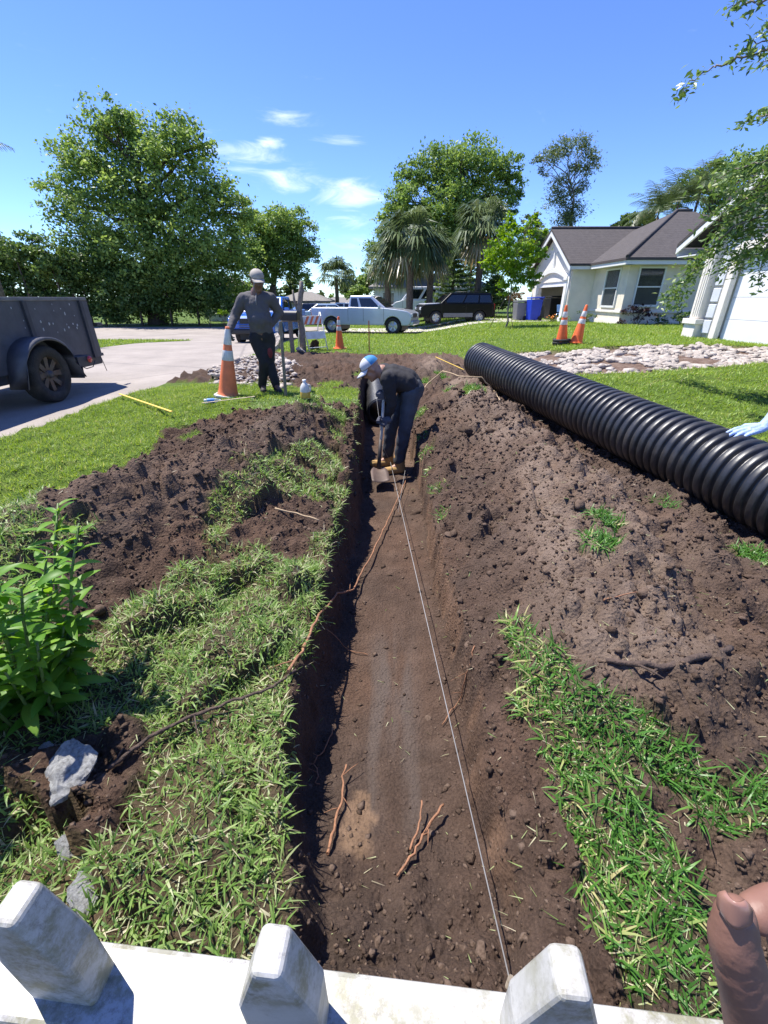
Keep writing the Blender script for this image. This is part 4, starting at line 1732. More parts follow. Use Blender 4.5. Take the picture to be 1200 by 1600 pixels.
def shingle_mat(name, c0, c1):
    m = bpy.data.materials.new(name)
    m.use_nodes = True
    t = m.node_tree
    L = t.links.new
    b = t.nodes['Principled BSDF']
    tc = N(t, 'ShaderNodeTexCoord')
    mp = N(t, 'ShaderNodeMapping')
    mp.inputs['Scale'].default_value = (1, 1, 2.2)
    L(tc.outputs['Object'], mp.inputs['Vector'])
    wv = N(t, 'ShaderNodeTexWave', wave_type='BANDS', bands_direction='Z', wave_profile='SAW')
    wv.inputs['Scale'].default_value = 1.55
    wv.inputs['Distortion'].default_value = .15
    L(mp.outputs[0], wv.inputs['Vector'])
    no = N(t, 'ShaderNodeTexNoise')
    no.inputs['Scale'].default_value = 6
    no.inputs['Detail'].default_value = 8
    no.inputs['Roughness'].default_value = .75
    L(tc.outputs['Object'], no.inputs['Vector'])
    ad = N(t, 'ShaderNodeMath', operation='MULTIPLY_ADD')
    L(wv.outputs['Fac'], ad.inputs[0])
    ad.inputs[1].default_value = .22
    L(no.outputs['Fac'], ad.inputs[2])
    r = N(t, 'ShaderNodeValToRGB')
    r.color_ramp.elements[0].position = .35
    r.color_ramp.elements[1].position = .85
    r.color_ramp.elements[0].color = c0 + (1,)
    r.color_ramp.elements[1].color = c1 + (1,)
    L(ad.outputs[0], r.inputs['Fac'])
    L(r.outputs[0], b.inputs['Base Color'])
    b.inputs['Roughness'].default_value = .9
    bp = N(t, 'ShaderNodeBump')
    bp.inputs['Strength'].default_value = .6
    bp.inputs['Distance'].default_value = .03
    L(ad.outputs[0], bp.inputs['Height'])
    L(bp.outputs[0], b.inputs['Normal'])
    MAT[name] = m
    return m


M_shingle = shingle_mat('shingle_brown', (.038, .032, .030), (.090, .077, .072))
M_shingle_g = shingle_mat('shingle_grey', (.13, .12, .11), (.26, .24, .22))


def A(o, root):
    """geometry was written in world coordinates: put it under its thing"""
    o.location = -root.location
    return o


def slab_roof(mb, pts, th=.10):
    """a roof plane with thickness: pts world polygon"""
    P = [Vector(p) for p in pts]
    n = len(P)
    V = P + [p - Vector((0, 0, th)) for p in P]
    F = [tuple(range(n)), tuple(range(2 * n - 1, n - 1, -1))] + [(i, n + i, n + (i + 1) % n, (i + 1) % n) for i in range(n)]
    mb.add(V, F)


def double_hung(root, face, a0, a1, z0, z1, pos, name='window'):
    """window in a wall: face 'x' -> wall plane x=pos (seen from -x), a = y ; face 'y' -> plane y=pos (seen from -y), a = x"""
    def bx(mb, aa, bb, za, zb_, dep, off):
        ca, ha = (aa + bb) / 2, bb - aa
        cz, hz = (za + zb_) / 2, zb_ - za
        if face == 'x':
            mb.box((pos - off, ca, cz), (dep, ha, hz))
        else:
            mb.box((ca, pos - off, cz), (ha, dep, hz))
    w = MB()
    t = .07
    for q in ((a0 - t, a1 + t, z1, z1 + t), (a0 - t, a1 + t, z0 - .09, z0), (a0 - t, a0, z0, z1), (a1, a1 + t, z0, z1)):
        bx(w, *q, .07, .035)
    o = A(w.build(name, M_trim, root, bevel=.008), root)
    p = MB()
    bx(p, a0, a1, z0, (z0 + z1) / 2, .02, .006)
    pl = p.build('pane', M_glass, o)
    b = MB()
    n = 13
    for i in range(n):
        za = (z0 + z1) / 2 + (z1 - z0) / 2 * i / n
        bx(b, a0, a1, za + .006, za + (z1 - z0) / 2 / n, .012, .004)
    b.build('blind', M_blind, o)
    b2 = MB()
    bx(b2, a0, a1, (z0 + z1) / 2, z1, .004, .018)
    b2.build('pane', mat('glass_clear', (.5, .55, .6), .05, trans=1.0), o)
    s = MB()
    bx(s, a0, a1, (z0 + z1) / 2 - .025, (z0 + z1) / 2 + .025, .04, .028)
    s.build('sash_bar', M_trim, o)
    return o


def neighbour_house():
    root = thing('house', 'beige stucco house with brown shingle hip roof and open gable garage', 'house', (11, 25, .3))
    # garage wing, gable towards the street
    w = MB()
    X0, Y0, Y1, zf, ze = 9.2, 23.9, 30.0, .22, 2.95
    th = .2
    w.box((X0 + th / 2, (Y0 + 24.55) / 2, (zf + ze) / 2), (th, 24.55 - Y0, ze - zf))
    w.box((X0 + th / 2, (28.75 + Y1) / 2, (zf + ze) / 2), (th, Y1 - 28.75, ze - zf))
    w.box((X0 + th / 2, (24.55 + 28.75) / 2, (2.28 + ze) / 2), (th, 4.2, ze - 2.28))
    w.prism([(Y0, ze), (Y1, ze), (26.95, 4.55)], X0, X0 + th, 'x')
    w.box(((X0 + th + 16) / 2, Y1 - th / 2, (zf + ze) / 2), (16 - X0 - th, th, ze - zf))
    w.box(((X0 + th + 10.3) / 2, Y0 + th / 2, (zf + ze) / 2), (10.3 - X0 - th, th, ze - zf))
    A(w.build('wall', M_stucco_w, root), root)
    ins = MB()
    ins.box((13.5, 26.9, (zf + ze) / 2), (.15, 5.6, ze - zf))
    ins.box((11.4, 26.9, 2.62), (4.0, 5.6, .06))
    ins.box((11.6, 24.2, 1.4), (4.0, .06, 2.4))
    A(ins.build('inner_wall', M_inside, root), root)
    fl = MB()
    fl.box((11.4, 26.9, .26), (4.4, 5.6, .12))
    A(fl.build('garage_floor', M_drive, root), root)
    # main body
    b = MB()
    b.box((10.3 + th / 2, (20.6 + 23.9) / 2, (zf + ze) / 2), (th, 3.3, ze - zf))
    b.box(((10.5 + 19) / 2, 20.6 + th / 2, (zf + ze) / 2), (8.5, th, ze - zf))
    b.box((19 - th / 2, 25.3, (zf + ze) / 2), (th, 9.2, ze - zf))
    b.box((17.5, 29.9, (zf + ze) / 2), (2.8, th, ze - zf))
    A(b.build('wall', M_stucco, root), root)
    t = MB()
    t.box((10.3 - .02, 22.2, .97), (.09, 3.3, .10))
    t.box((14.6, 20.6 - .02, .97), (8.7, .09, .10))
    t.box((10.3 - .03, 22.2, .40), (.12, 3.3, .42))
    t.box((14.6, 20.6 - .03, .40), (8.7, .12, .42))
    A(t.build('wall_band', M_stucco_w, root, bevel=.015), root)
    double_hung(root, 'x', 21.3, 22.5, 1.20, 2.62, 10.3)
    double_hung(root, 'y', 10.75, 11.75, 1.25, 2.62, 20.6)
    # arch trim over the garage door
    a = MB()
    n = 14
    for i in range(n):
        u0, u1 = i / n, (i + 1) / n
        yA, yB = 24.3 + 4.7 * u0, 24.3 + 4.7 * u1
        zA, zB = 2.32 + .42 * math.sin(PI * u0), 2.32 + .42 * math.sin(PI * u1)
        a.add([(X0 - .10, yA, zA), (X0 - .10, yB, zB), (X0 - .10, yB, zB + .2), (X0 - .10, yA, zA + .2), (X0 + .01, yA, zA), (X0 + .01, yB, zB), (X0 + .01, yB, zB + .2), (X0 + .01, yA, zA + .2)],
              [(0, 1, 2, 3), (3, 2, 6, 7), (0, 4, 5, 1), (4, 7, 6, 5), (0, 3, 7, 4), (1, 5, 6, 2)])
    A(a.build('arch_trim', M_trim, root), root)
    for yc in (24.32, 28.98):
        pl = MB()
        pl.box((X0 - .06, yc, 1.3), (.12, .34, 2.1))
        pl.box((X0 - .09, yc, .42), (.18, .44, .36))
        pl.box((X0 - .09, yc, 2.38), (.18, .44, .14))
        A(pl.build('pilaster', M_trim, root, bevel=.01), root)
    kp = MB()
    kp.box((X0 - .05, 26.65, 3.25), (.10, .42, .85), taper=(1, .25))
    A(kp.build('keystone', M_trim, root), root)
    for c_, s_ in (((X0 + .45, 26.65, 2.34), (.8, 4.2, .05)), ((X0 + 1.35, 26.65, 2.34), (.8, 4.2, .05)), ((X0 + .07, 26.65, 2.17), (.05, 4.2, .24))):
        A(MB().box(c_, s_).build('door_panel', M_door_w, root, bevel=.006), root)
    # roofs
    r = MB()
    ez = 2.98
    rz = 4.80
    slab_roof(r, [(8.85, 23.5, ez), (15.5, 23.5, ez), (15.5, 26.95, rz), (8.85, 26.95, rz)])
    slab_roof(r, [(8.85, 26.952, rz), (15.5, 26.952, rz), (15.5, 30.4, ez), (8.85, 30.4, ez)])
    hz = 5.30
    x0, x1, y0, y1 = 9.85, 19.4, 20.15, 30.3
    yr = (y0 + y1) / 2
    slab_roof(r, [(x0, y0, ez + .01), (x1, y0, ez + .01), (x1 - 4.4, yr, hz), (x0 + 4.4, yr, hz)])
    slab_roof(r, [(x0, y0 + .002, ez + .01), (x0 + 4.398, yr, hz), (x0, y1, ez + .01)])
    slab_roof(r, [(x0, y1, ez + .01), (x0 + 4.4, yr + .002, hz), (x1 - 4.4, yr + .002, hz), (x1, y1, ez + .01)])
    slab_roof(r, [(x1, y0, ez + .01), (x1, y1, ez + .01), (x1 - 4.398, yr, hz)])
    ro = A(r.build('roof', M_shingle, root), root)
    cp = MB()
    cp.tube([(x0, y0, ez + .04), (x0 + 4.4, yr, hz + .03)], .07, 6)
    cp.tube([(x0 + 4.4, yr, hz + .03), (x1 - 4.4, yr, hz + .03)], .07, 6)
    cp.tube([(8.85, 26.95, rz + .03), (14, 26.95, rz + .03)], .07, 6)
    cp.build('ridge_cap', M_shingle, ro)
    f = MB()
    f.box(((x0 + x1) / 2, y0 + .04, ez - .16), (x1 - x0 - .04, .06, .16))
    f.box((x0 + .04, (y0 + 23.5) / 2, ez - .16), (.06, 23.5 - y0 - .1, .16))
    f.box((9.4, 23.56, ez - .16), (1.0, .06, .16))
    f.box(((x0 + x1) / 2, y0 + .26, ez - .22), (x1 - x0 - .2, .42, .03))
    f.box((x0 + .28, 21.9, ez - .22), (.4, 3.2, .03))
    for s, ya in ((1, 23.5), (-1, 30.4)):
        V = [(8.87, ya, ez - .09), (8.87, 26.95, rz - .09), (8.87, 26.95, rz - .33), (8.87, ya, ez - .33)]
        V += [(v[0] + .05, v[1], v[2]) for v in V]
        f.add(V, [(0, 1, 2, 3), (7, 6, 5, 4), (0, 4, 5, 1), (2, 6, 7, 3), (0, 3, 7, 4), (1, 5, 6, 2)])
    A(f.build('fascia', M_trim, root), root)
    dp = MB()
    dp.box(((x0 + x1) / 2, y0 - .012, ez - .045), (x1 - x0, .03, .09))
    dp.box((x0 - .012, (y0 + 23.5) / 2, ez - .045), (.03, 23.5 - y0, .09))
    A(dp.build('drip_edge', M_fascia, root), root)
    ds = MB()
    ds.tube([(9.12, 24.02, 2.8), (9.12, 24.02, .4)], .04, 8)
    A(ds.build('downspout', M_trim, root), root)


neighbour_house()


def right_house():
    root = thing('house', 'near beige house with white garage door behind the rubble driveway', 'house', (11, 10, .42))
    X = 9.2
    z0 = .30
    w = MB()
    w.box((X + .1, (13.0 + 13.95) / 2, (z0 + 3.2) / 2), (.2, .95, 3.2 - z0))
    w.box((X + .1, (8.0 + 7.0) / 2, (z0 + 3.2) / 2), (.2, 1.0, 3.2 - z0))
    w.box((X + .1, 10.5, (2.62 + 3.2) / 2), (.2, 5.0, 3.2 - 2.62))
    w.prism([(7.0, 3.2), (13.95, 3.2), (10.5, 4.95)], X, X + .2, 'x')
    w.box((X + 4.2, 13.95 - .1, (z0 + 3.2) / 2), (8.0, .2, 3.2 - z0))
    A(w.build('wall', M_stucco, root), root)
    for i in range(4):
        zc = .46 + .53 * i + .265
        d = MB()
        d.box((X + .13, 10.45, zc), (.05, 4.7, .522))
        A(d.build('door_panel', M_door_w, root, bevel=.005), root)
    tr = MB()
    tr.box((X - .02, 12.9, 1.55), (.14, .22, 2.3))
    tr.box((X - .02, 8.0, 1.55), (.14, .22, 2.3))
    tr.box((X - .021, 10.45, 2.68), (.14, 5.1, .22))
    A(tr.build('door_trim', M_stucco_w, root, bevel=.012), root)
    # blocks beside the door
    M_block = mat('quoin_block', (.60, .62, .66), .8, var=.06, vscale=3, bump=.2)
    for i in range(6):
        q = MB()
        q.box((X - .045, 13.20, .62 + .40 * i + .16), (.10, .30, .34))
        A(q.build('quoin', M_block, root, bevel=.012), root)
    # swelling bracket pilaster at the corner
    pr = []
    for i in range(17):
        t = i / 16
        z = .98 + 1.95 * t
        y = .16 + .10 * (1 - t) ** 2 * .3 + .26 * max(0, t - .55) ** 1.4
        pr.append((13.62 + y * .0 + .55 * (.34 + .5 * max(0, t - .6) ** 1.2) / .34 * .34, z))
    poly = [(13.46, .98), (13.46, 2.93)] + [(a, b) for a, b in reversed(pr)]
    c = MB()
    c.prism(poly, X - .24, X + .02, 'x')
    for k in range(3):
        c.prism([(13.50 + .09 * k, 1.02), (13.50 + .09 * k, 2.7), (13.54 + .09 * k, 2.7), (13.54 + .09 * k, 1.02)], X - .262, X - .2, 'x')
    A(c.build('bracket', M_stucco_w, root, bevel=.01), root)
    bs = MB()
    bs.box((X - .14, 13.68, .90), (.34, .62, .14))
    bs.box((X - .12, 13.68, .58), (.28, .52, .52))
    A(bs.build('pilaster_base', M_stucco_w, root, bevel=.012), root)
    r = MB()
    slab_roof(r, [(8.75, 15.0, 2.95), (8.75, 10.5, 5.15), (17, 10.5, 5.15), (17, 15.0, 2.95)])
    slab_roof(r, [(8.75, 6.2, 3.05), (17, 6.2, 3.05), (17, 10.498, 5.15), (8.75, 10.498, 5.15)])
    A(r.build('roof', M_shingle, root), root)
    f = MB()
    V = [(8.76, 15.0, 2.84), (8.76, 10.5, 5.04), (8.76, 10.5, 4.88), (8.76, 15.0, 2.68)]
    V += [(v[0] + .05, v[1], v[2]) for v in V]
    f.add(V, [(0, 1, 2, 3), (7, 6, 5, 4), (0, 4, 5, 1), (2, 6, 7, 3), (0, 3, 7, 4), (1, 5, 6, 2)])
    f.box((12.8, 14.95, 2.72), (8.0, .06, .2))
    f.box((12.8, 14.5, 2.60), (8.0, .86, .03))
    A(f.build('fascia', M_trim, root), root)


right_house()


def far_house(px0, px1, Y, wall_py, ridge_py, label, wm, rm, wins=3, base=None):
    p0, p1 = atY(px0, wall_py, Y), atY(px1, wall_py, Y)
    x0, x1 = p0.x, p1.x
    zg = float(zbase((x0 + x1) / 2, Y)) - .1
    ze = (p0.z + p1.z) / 2
    zr = atY((px0 + px1) / 2, ridge_py, Y).z
    root = thing('house', label, 'house', ((x0 + x1) / 2, Y, zg))
    w = MB()
    w.box(((x0 + x1) / 2, Y + 3, (zg + ze) / 2), (x1 - x0, 6, ze - zg))
    A(w.build('wall', wm, root), root)
    r = MB()
    slab_roof(r, [(x0 - .5, Y - .5, ze), (x1 + .5, Y - .5, ze), (x1 - 1.5, Y + 3, zr), (x0 + 1.5, Y + 3, zr)], .15)
    slab_roof(r, [(x0 - .5, Y + 6.5, ze), (x0 + 1.5, Y + 3.002, zr), (x1 - 1.5, Y + 3.002, zr), (x1 + .5, Y + 6.5, ze)], .15)
    slab_roof(r, [(x0 - .5, Y - .498, ze), (x0 + 1.498, Y + 3, zr), (x0 - .5, Y + 6.5, ze)], .15)
    slab_roof(r, [(x1 + .5, Y - .498, ze), (x1 + .5, Y + 6.5, ze), (x1 - 1.498, Y + 3, zr)], .15)
    A(r.build('roof', rm, root), root)
    for i in range(wins):
        xc = x0 + (x1 - x0) * (i + .5) / wins
        f = MB()
        f.box((xc, Y - .03, zg + (ze - zg) * .58), (1.1, .08, 1.15))
        o = A(f.build('window', M_trim, root), root)
        p = MB()
        p.box((xc, Y - .075, zg + (ze - zg) * .58), (.95, .02, 1.0))
        p.build('pane', M_glass, o)
    return root


M_white_wall = mat('white_siding', (.66, .66, .66), .8, var=.06, vscale=2)
far_house(318, 372, 42, 448, 428, 'low white house left of the standing man behind hedge end', M_white_wall, M_shingle_g, 2)
far_house(436, 505, 46, 470, 455, 'grey roofed far house behind the mailbox', M_stucco, M_shingle_g, 3)
far_house(500, 560, 62, 474, 464, 'pale roofed farthest house at the end of the road', M_white_wall, M_shingle_g, 3)
far_house(585, 760, 42, 448, 424, 'pale house hidden behind the palms and firs', M_white_wall, M_shingle_g, 4)
# shrubs against the house
shrub(1003, 19.9, 487, 24, 'dark purple leaved shrub under the right window', LEAF_PURPLE, 700, .09, stems=6)
shrub(1075, 19.6, 497, 18, 'dark shrub low against the wall beside the bracket', LEAF_DARK, 600, .08)
shrub(1040, 19.8, 503, 14, 'low dark plant right of the purple shrub', LEAF_DARK, 400, .07)
shrub(978, 20.0, 505, 9, 'small rosy plant at the house corner', LEAF_PURPLE, 260, .06)
shrub(920, 22.0, 495, 15, 'pale grey green shrub beside the narrow window', LEAF_OLIVE, 500, .07)
shrub(885, 23.0, 500, 10, 'small yellow green plant behind the orange cones', LEAF_LIME, 300, .06)
shrub(868, 23.4, 503, 9, 'little plant with orange flowers near the blue chair', LEAF_OLIVE, 200, .06, flowers=(.75, .22, .02), name='flower_plant')
shrub(1083, 16.6, 506, 11, 'spiky light plant at the bracket foot', LEAF_OLIVE, 300, .07)
shrub(806, 28.0, 462, 13, 'reddish leafed shrub behind the grey bin', leaf_mat('leaf_red', [(0, (.07, .035, .012)), (.5, (.16, .08, .025)), (1, (.16, .16, .05))], .5, .3), 700, .09)
shrub(345, 30.5, 488, 9, 'clipped yellow green bush before the white shed', LEAF_LIME, 400, .10)
shrub(322, 32, 490, 8, 'dark bush at the hedge end', LEAF_DARK, 400, .10)
# ================================================================== VEHICLES
M_tyre = mat('tyre', (.022, .021, .021), .85, var=.25, vscale=12, bump=.3, bscale=60, dirt=(.10, .085, .07), dscale=5, damt=.5)
M_rim = mat('rim_alloy', (.52, .52, .53), .35, metal=.9, var=.1)
M_rim_rust = mat('rim_rusty', (.105, .088, .076), .6, metal=.4, var=.35, vscale=14, dirt=(.15, .07, .035), dscale=9, damt=.7)
M_carglass = mat('car_glass', (.012, .016, .020), .04, var=.1, spec=.9)
M_blackpl = mat('black_plastic', (.022, .022, .023), .5, var=.2)
M_lamp = mat('head_lamp', (.72, .74, .76), .12, var=.05, spec=.9)
M_red = mat('tail_lamp', (.42, .012, .012), .25, var=.1, spec=.8)
M_chrome = mat('chrome', (.7, .7, .7), .18, metal=1.0)


def wheel(parent, c, r, w, rim, spokes=6, side=1):
    """axle along local y; outer face towards side*y"""
    ty = MB()
    ri = r * .62
    prof = [(ri, -w / 2 * .9), (r * .90, -w / 2), (r * .975, -w * .40), (r, -w * .25), (r, w * .25), (r * .975, w * .40), (r * .90, w / 2), (ri, w / 2 * .9), (ri * .98, 0), (ri, -w / 2 * .9)]
    R = Matrix.Rotation(-PI / 2, 4, 'X')
    ty.lathe(prof, 32, R)
    o = ty.build('wheel', M_tyre, parent)
    o.location = c
    rm = MB()
    s = side
    rm.lathe([(ri, -w * .42), (ri * .97, -w * .3), (ri * .93, w * .1), (ri * .99, w * .44)], 28, R)
    rm.lathe([(.001, .16 * s * w), (ri * .5, .17 * s * w), (ri * .62, .06 * s * w), (ri * .95, .02 * s * w)], 24, R)
    for k in range(spokes):
        a = 2 * PI * k / spokes
        M = Matrix.Rotation(a, 4, 'Y')
        v = [M @ Vector(p) for p in [(-ri * .12, s * w * .22, ri * .15), (ri * .12, s * w * .22, ri * .15), (ri * .15, s * w * .30, ri * .95), (-ri * .15, s * w * .30, ri * .95),
                                     (-ri * .12, s * w * .05, ri * .15), (ri * .12, s * w * .05, ri * .15), (ri * .15, s * w * .05, ri * .95), (-ri * .15, s * w * .05, ri * .95)]]
        rm.add(v, [(0, 1, 2, 3), (7, 6, 5, 4), (0, 4, 5, 1), (1, 5, 6, 2), (2, 6, 7, 3), (3, 7, 4, 0)])
    rm.lathe([(.001, s * w * .36), (ri * .20, s * w * .34), (ri * .25, s * w * .2)], 14, R)
    rm.build('rim', rim, o)
    return o


def arch_profile(pts, arches, zb):
    """bottom line from rear to front with wheel openings; pts = upper outline from front to rear"""
    bot = []
    for cx, cz, r in sorted(arches):
        a0 = math.asin(max(-1, min(1, (zb - cz) / r)))
        bot.append((cx - r * math.cos(a0), zb))
        for i in range(1, 12):
            a = PI - a0 - (PI - 2 * a0) * i / 12
            bot.append((cx + r * math.cos(a), cz + r * math.sin(a)))
        bot.append((cx + r * math.cos(a0), zb))
    return bot + pts


def lerp3(a, b, t):
    return tuple(a[i] + (b[i] - a[i]) * t for i in range(3))


def panel(mb, q, u0, u1, v0, v1, off=.012):
    """thin plate on the quad q=(a,b,c,d) (a-b bottom, d-c top), lifted along its normal"""
    a, b, c, d = [Vector(p) for p in q]

    def P(u, v):
        return a.lerp(b, u).lerp(d.lerp(c, u), v)
    n = (b - a).cross(d - a).normalized() * off
    if isinstance(v0, tuple):
        pts = [P(u0, v0[0]), P(u1, v0[1]), P(u1, v1[1]), P(u0, v1[0])]
    else:
        pts = [P(u0, v0), P(u1, v0), P(u1, v1), P(u0, v1)]
    V = [p + n for p in pts] + [p - n for p in pts]
    mb.add(V, [(0, 1, 2, 3), (7, 6, 5, 4), (0, 4, 5, 1), (1, 5, 6, 2), (2, 6, 7, 3), (3, 7, 4, 0)])


def car(name, label, cat, loc, rz, paint, L, W, upper, arches, zb, cab, wr, kind, rim=None, glass_rows=((.06, .47), (.53, .96)), trim=None, lamp_z=.8, lower=None, sc=1.0):
    """x forward. upper: outline of the lower body from front bottom over hood to the rear bottom. cab: (x rear base, x front base, x rear roof, x front roof, z base, z roof, inset)"""
    root = thing(name, label, cat, loc, rz)
    root.scale = (sc, sc, sc)
    body = MB()
    prof = arch_profile(upper, [(cx, wr, wr * 1.16) for cx in arches], zb)
    n = len(prof)
    hw = W / 2
    # three skins give the sides a slight barrel shape
    lay = [(-hw * .985, 0), (-hw, 1), (hw, 1), (hw * .985, 0)]
    zt = max(z for _, z in prof)
    V, F = [], []
    for sgn in (-1, 1):
        for (x, z) in prof:
            V.append((x, sgn * hw, z))
    F = [(i, (i + 1) % n, n + (i + 1) % n, n + i) for i in range(n)]
    F += [tuple(range(n - 1, -1, -1)), tuple(range(n, 2 * n))]
    body.add(V, F)
    bo = body.build('body', paint, root, bevel=.035, seg=3)
    # dark wheel wells and floor
    wl = MB()
    wl.box((0, 0, zb + .16), (L * .86, W * .80, .30))
    for cx in arches:
        wl.box((cx, 0, wr + .10), (wr * 2.2, W * .74, wr * 1.6))
    wl.build('underbody', M_blackpl, root)
    xr0, xf0, xr1, xf1, z0, z1, ins = cab
    y0, y1 = hw * .955, hw * .955 - ins
    c = MB()
    top = [(xr1, -y1, z1), (xf1, -y1, z1), (xf1, y1, z1), (xr1, y1, z1)]
    mid = [((xr1 * .5 + xf1 * .5) - (xf1 - xr1) * .35, 0, z1 + .03)]
    bt = [(xr0, -y0, z0), (xf0, -y0, z0), (xf0, y0, z0), (xr0, y0, z0)]
    c.add(bt + top, [(3, 2, 1, 0), (4, 5, 6, 7), (0, 1, 5, 4), (2, 3, 7, 6), (1, 2, 6, 5), (3, 0, 4, 7)])
    co = c.build('cab', paint, root, bevel=.05, seg=3)
    ql = (bt[3], bt[2], top[2], top[3])
    qr = (bt[0], bt[1], top[1], top[0])
    for q in (ql, qr):
        for u0, u1 in glass_rows:
            g = MB()
            # the foremost and rearmost panes follow the pillars
            panel(g, q, u0, u1, .12, .80, .014)
            g.build('window', M_carglass, root, bevel=.006)
    g = MB()
    panel(g, (bt[1], bt[2], top[2], top[1]), .07, .93, .08, .90, .016)
    g.build('windscreen', M_carglass, root, bevel=.006)
    g = MB()
    panel(g, (bt[3], bt[0], top[0], top[3]), .10, .90, .12, .86, .016)
    g.build('rear_window', M_carglass, root, bevel=.006)
    for cx in arches:
        for s in (-1, 1):
            wheel(root, (cx, s * (hw - .12), wr), wr, .22, rim or M_rim, 6 if kind != 'truck' else 5, s)
    # seams, handles, mirrors
    for s in (-1, 1):
        for xs_ in ([xf0 - .12, (xr0 + xf0) / 2 + .05, xr0 + .06] if kind != 'truck' else [xf0 - .10, xr0 + (xf0 - xr0) * .42, xr0 + .02]):
            MB().box((xs_, s * (hw - .001), (zb + z0) / 2 + .10), (.012, .012, (z0 - zb) * .80)).build('door_seam', M_blackpl, root)
        for xs_ in ([xr0 + (xf0 - xr0) * .16, xr0 + (xf0 - xr0) * .55]):
            MB().box((xs_ + .06, s * (hw + .008), z0 - .14), (.17, .03, .035)).build('door_handle', paint, root, bevel=.008)
        m = MB()
        m.box((xf0 - .30, s * (hw + .10), z0 + .08), (.10, .20, .16))
        m.build('mirror', paint, root, bevel=.03)
        lm = MB()
        lm.box((L / 2 - .10, s * hw * .72, lamp_z), (.24, hw * .34, .17))
        lm.build('headlight', M_lamp, root, bevel=.04)
        tl = MB()
        tl.box((-L / 2 + .05, s * hw * .90, lamp_z + .10), (.14, hw * .17, .30))
        tl.build('tail_light', M_red, root, bevel=.02)
    gr = MB()
    gr.box((L / 2 - .015, 0, lamp_z - .02), (.06, hw * .95, .20))
    gr.build('grille', M_blackpl, root, bevel=.02)
    bp = MB()
    bp.box((L / 2 - .02, 0, zb + .10), (.20, W * .90, .20))
    bp.build('front_bumper', trim or paint, root, bevel=.05)
    bp = MB()
    bp.box((-L / 2 + .0, 0, zb + .16), (.18, W * .90, .18))
    bp.build('rear_bumper', M_chrome if kind == 'truck' else (trim or paint), root, bevel=.04)
    if lower:
        for s in (-1, 1):
            lw = MB()
            lw.box(((arches[0] + arches[1]) / 2, s * (hw - .004), zb + .14), (abs(arches[0] - arches[1]) - wr * 2.45, .03, .22))
            lw.build('side_sill', lower, root, bevel=.01)
    return root


P_silver = mat('paint_silver', (.52, .55, .60), .32, metal=.35, var=.04, vscale=2, coat=.8, dirt=(.45, .42, .38), dscale=3, damt=.25)
P_black = mat('paint_black', (.004, .004, .0045), .3, var=.1, vscale=3, coat=.0, spec=.25)
P_blue = mat('paint_blue', (.010, .13, .55), .25, var=.08, vscale=2, coat=.9)
P_white = mat('paint_white', (.74, .75, .76), .3, var=.04, coat=.6)
P_pale = mat('paint_pale_blue', (.40, .52, .66), .3, var=.05, coat=.6)
P_grey = mat('paint_grey', (.09, .09, .095), .3, var=.1, coat=.7)

PICK = dict(L=5.3, W=1.86, upper=[(2.48, .42), (2.62, .52), (2.66, .78), (2.60, .98), (2.42, 1.08), (1.9, 1.15), (1.35, 1.20), (1.1, 1.22), (-.55, 1.24), (-.60, 1.22), (-2.58, 1.22), (-2.65, 1.15), (-2.62, .50)],
            arches=(1.72, -1.55), zb=.42, cab=(-.64, 1.36, -.54, .58, 1.19, 1.76, .14), wr=.385, kind='truck', glass_rows=((.07, .30), (.37, .86)))
x, Y = atY(571, 500, 24.6).x, 24.6
pk = car('pickup_truck', 'silver extended cab pickup truck parked side on in the driveway', 'pickup truck', (x, Y, float(zbase(x, Y)) + .048), R_(-16), P_silver, sc=1.0, lamp_z=.88, **PICK)
# open load bed behind the cab
bd = MB()
bd.box((-1.58, 0, 1.18), (1.78, 1.50, .012))
bd.build('load_bed', M_blackpl, pk)
x, Y = atY(424, 500, 20.5).x, 20.5
bl = car('pickup_truck', 'bright blue pickup truck facing the camera behind the standing man', 'pickup truck', (x, Y, float(zbase(x, Y)) + .014), R_(-94), P_blue, sc=.98, lamp_z=.92, trim=M_blackpl, rim=M_rim, **PICK)
for k in range(4):
    MB().box((2.655, 0, .68 + .075 * k), (.05, .95, .022)).build('grille_bar', M_blackpl, bl)
SUV = dict(L=4.4, W=1.76, upper=[(2.05, .36), (2.20, .55), (2.19, .88), (2.05, 1.00), (1.05, 1.08), (.9, 1.09), (-2.12, 1.10), (-2.2, 1.0), (-2.2, .45)],
           arches=(1.30, -1.33), zb=.34, cab=(-2.16, 1.10, -1.98, .42, 1.06, 1.64, .16), wr=.35, kind='suv', glass_rows=((.04, .27), (.30, .57), (.60, .93)))
x, Y = atY(708, 500, 27.0).x, 27.0
sv = car('car', 'black boxy station wagon parked nose towards the silver pickup', 'car', (x, Y, float(zbase(x, Y)) + .048), R_(188), P_black, sc=.95, lamp_z=.82, lower=mat('sill_grey', (.16, .16, .165), .5), **SUV)
MB().box((1.55, 0, 1.07), (.9, 1.3, .05), rot=(0, .05, .1)).build('hood', mat('hood_glare', (.55, .55, .56), .35, var=.2, vscale=4), sv, bevel=.02)  # pale plate on the black bonnet: its whitish glare is put into the colour
for s in (-1, 1):
    MB().tube([(-1.6, s * .62, 1.69), (.1, s * .62, 1.69)], .02, 6).build('roof_rail', M_blackpl, sv)
VAN = dict(L=5.6, W=2.0, upper=[(2.6, .40), (2.8, .6), (2.78, .95), (2.5, 1.15), (2.1, 1.25), (2.0, 1.3), (-2.75, 1.3), (-2.8, 1.2), (-2.8, .45)],
           arches=(1.75, -1.6), zb=.40, cab=(-2.76, 2.1, -2.7, 1.35, 1.26, 2.15, .14), wr=.36, kind='van', glass_rows=((.55, .72), (.76, .94)))
x, Y = atY(672, 500, 35.0).x, 35.0
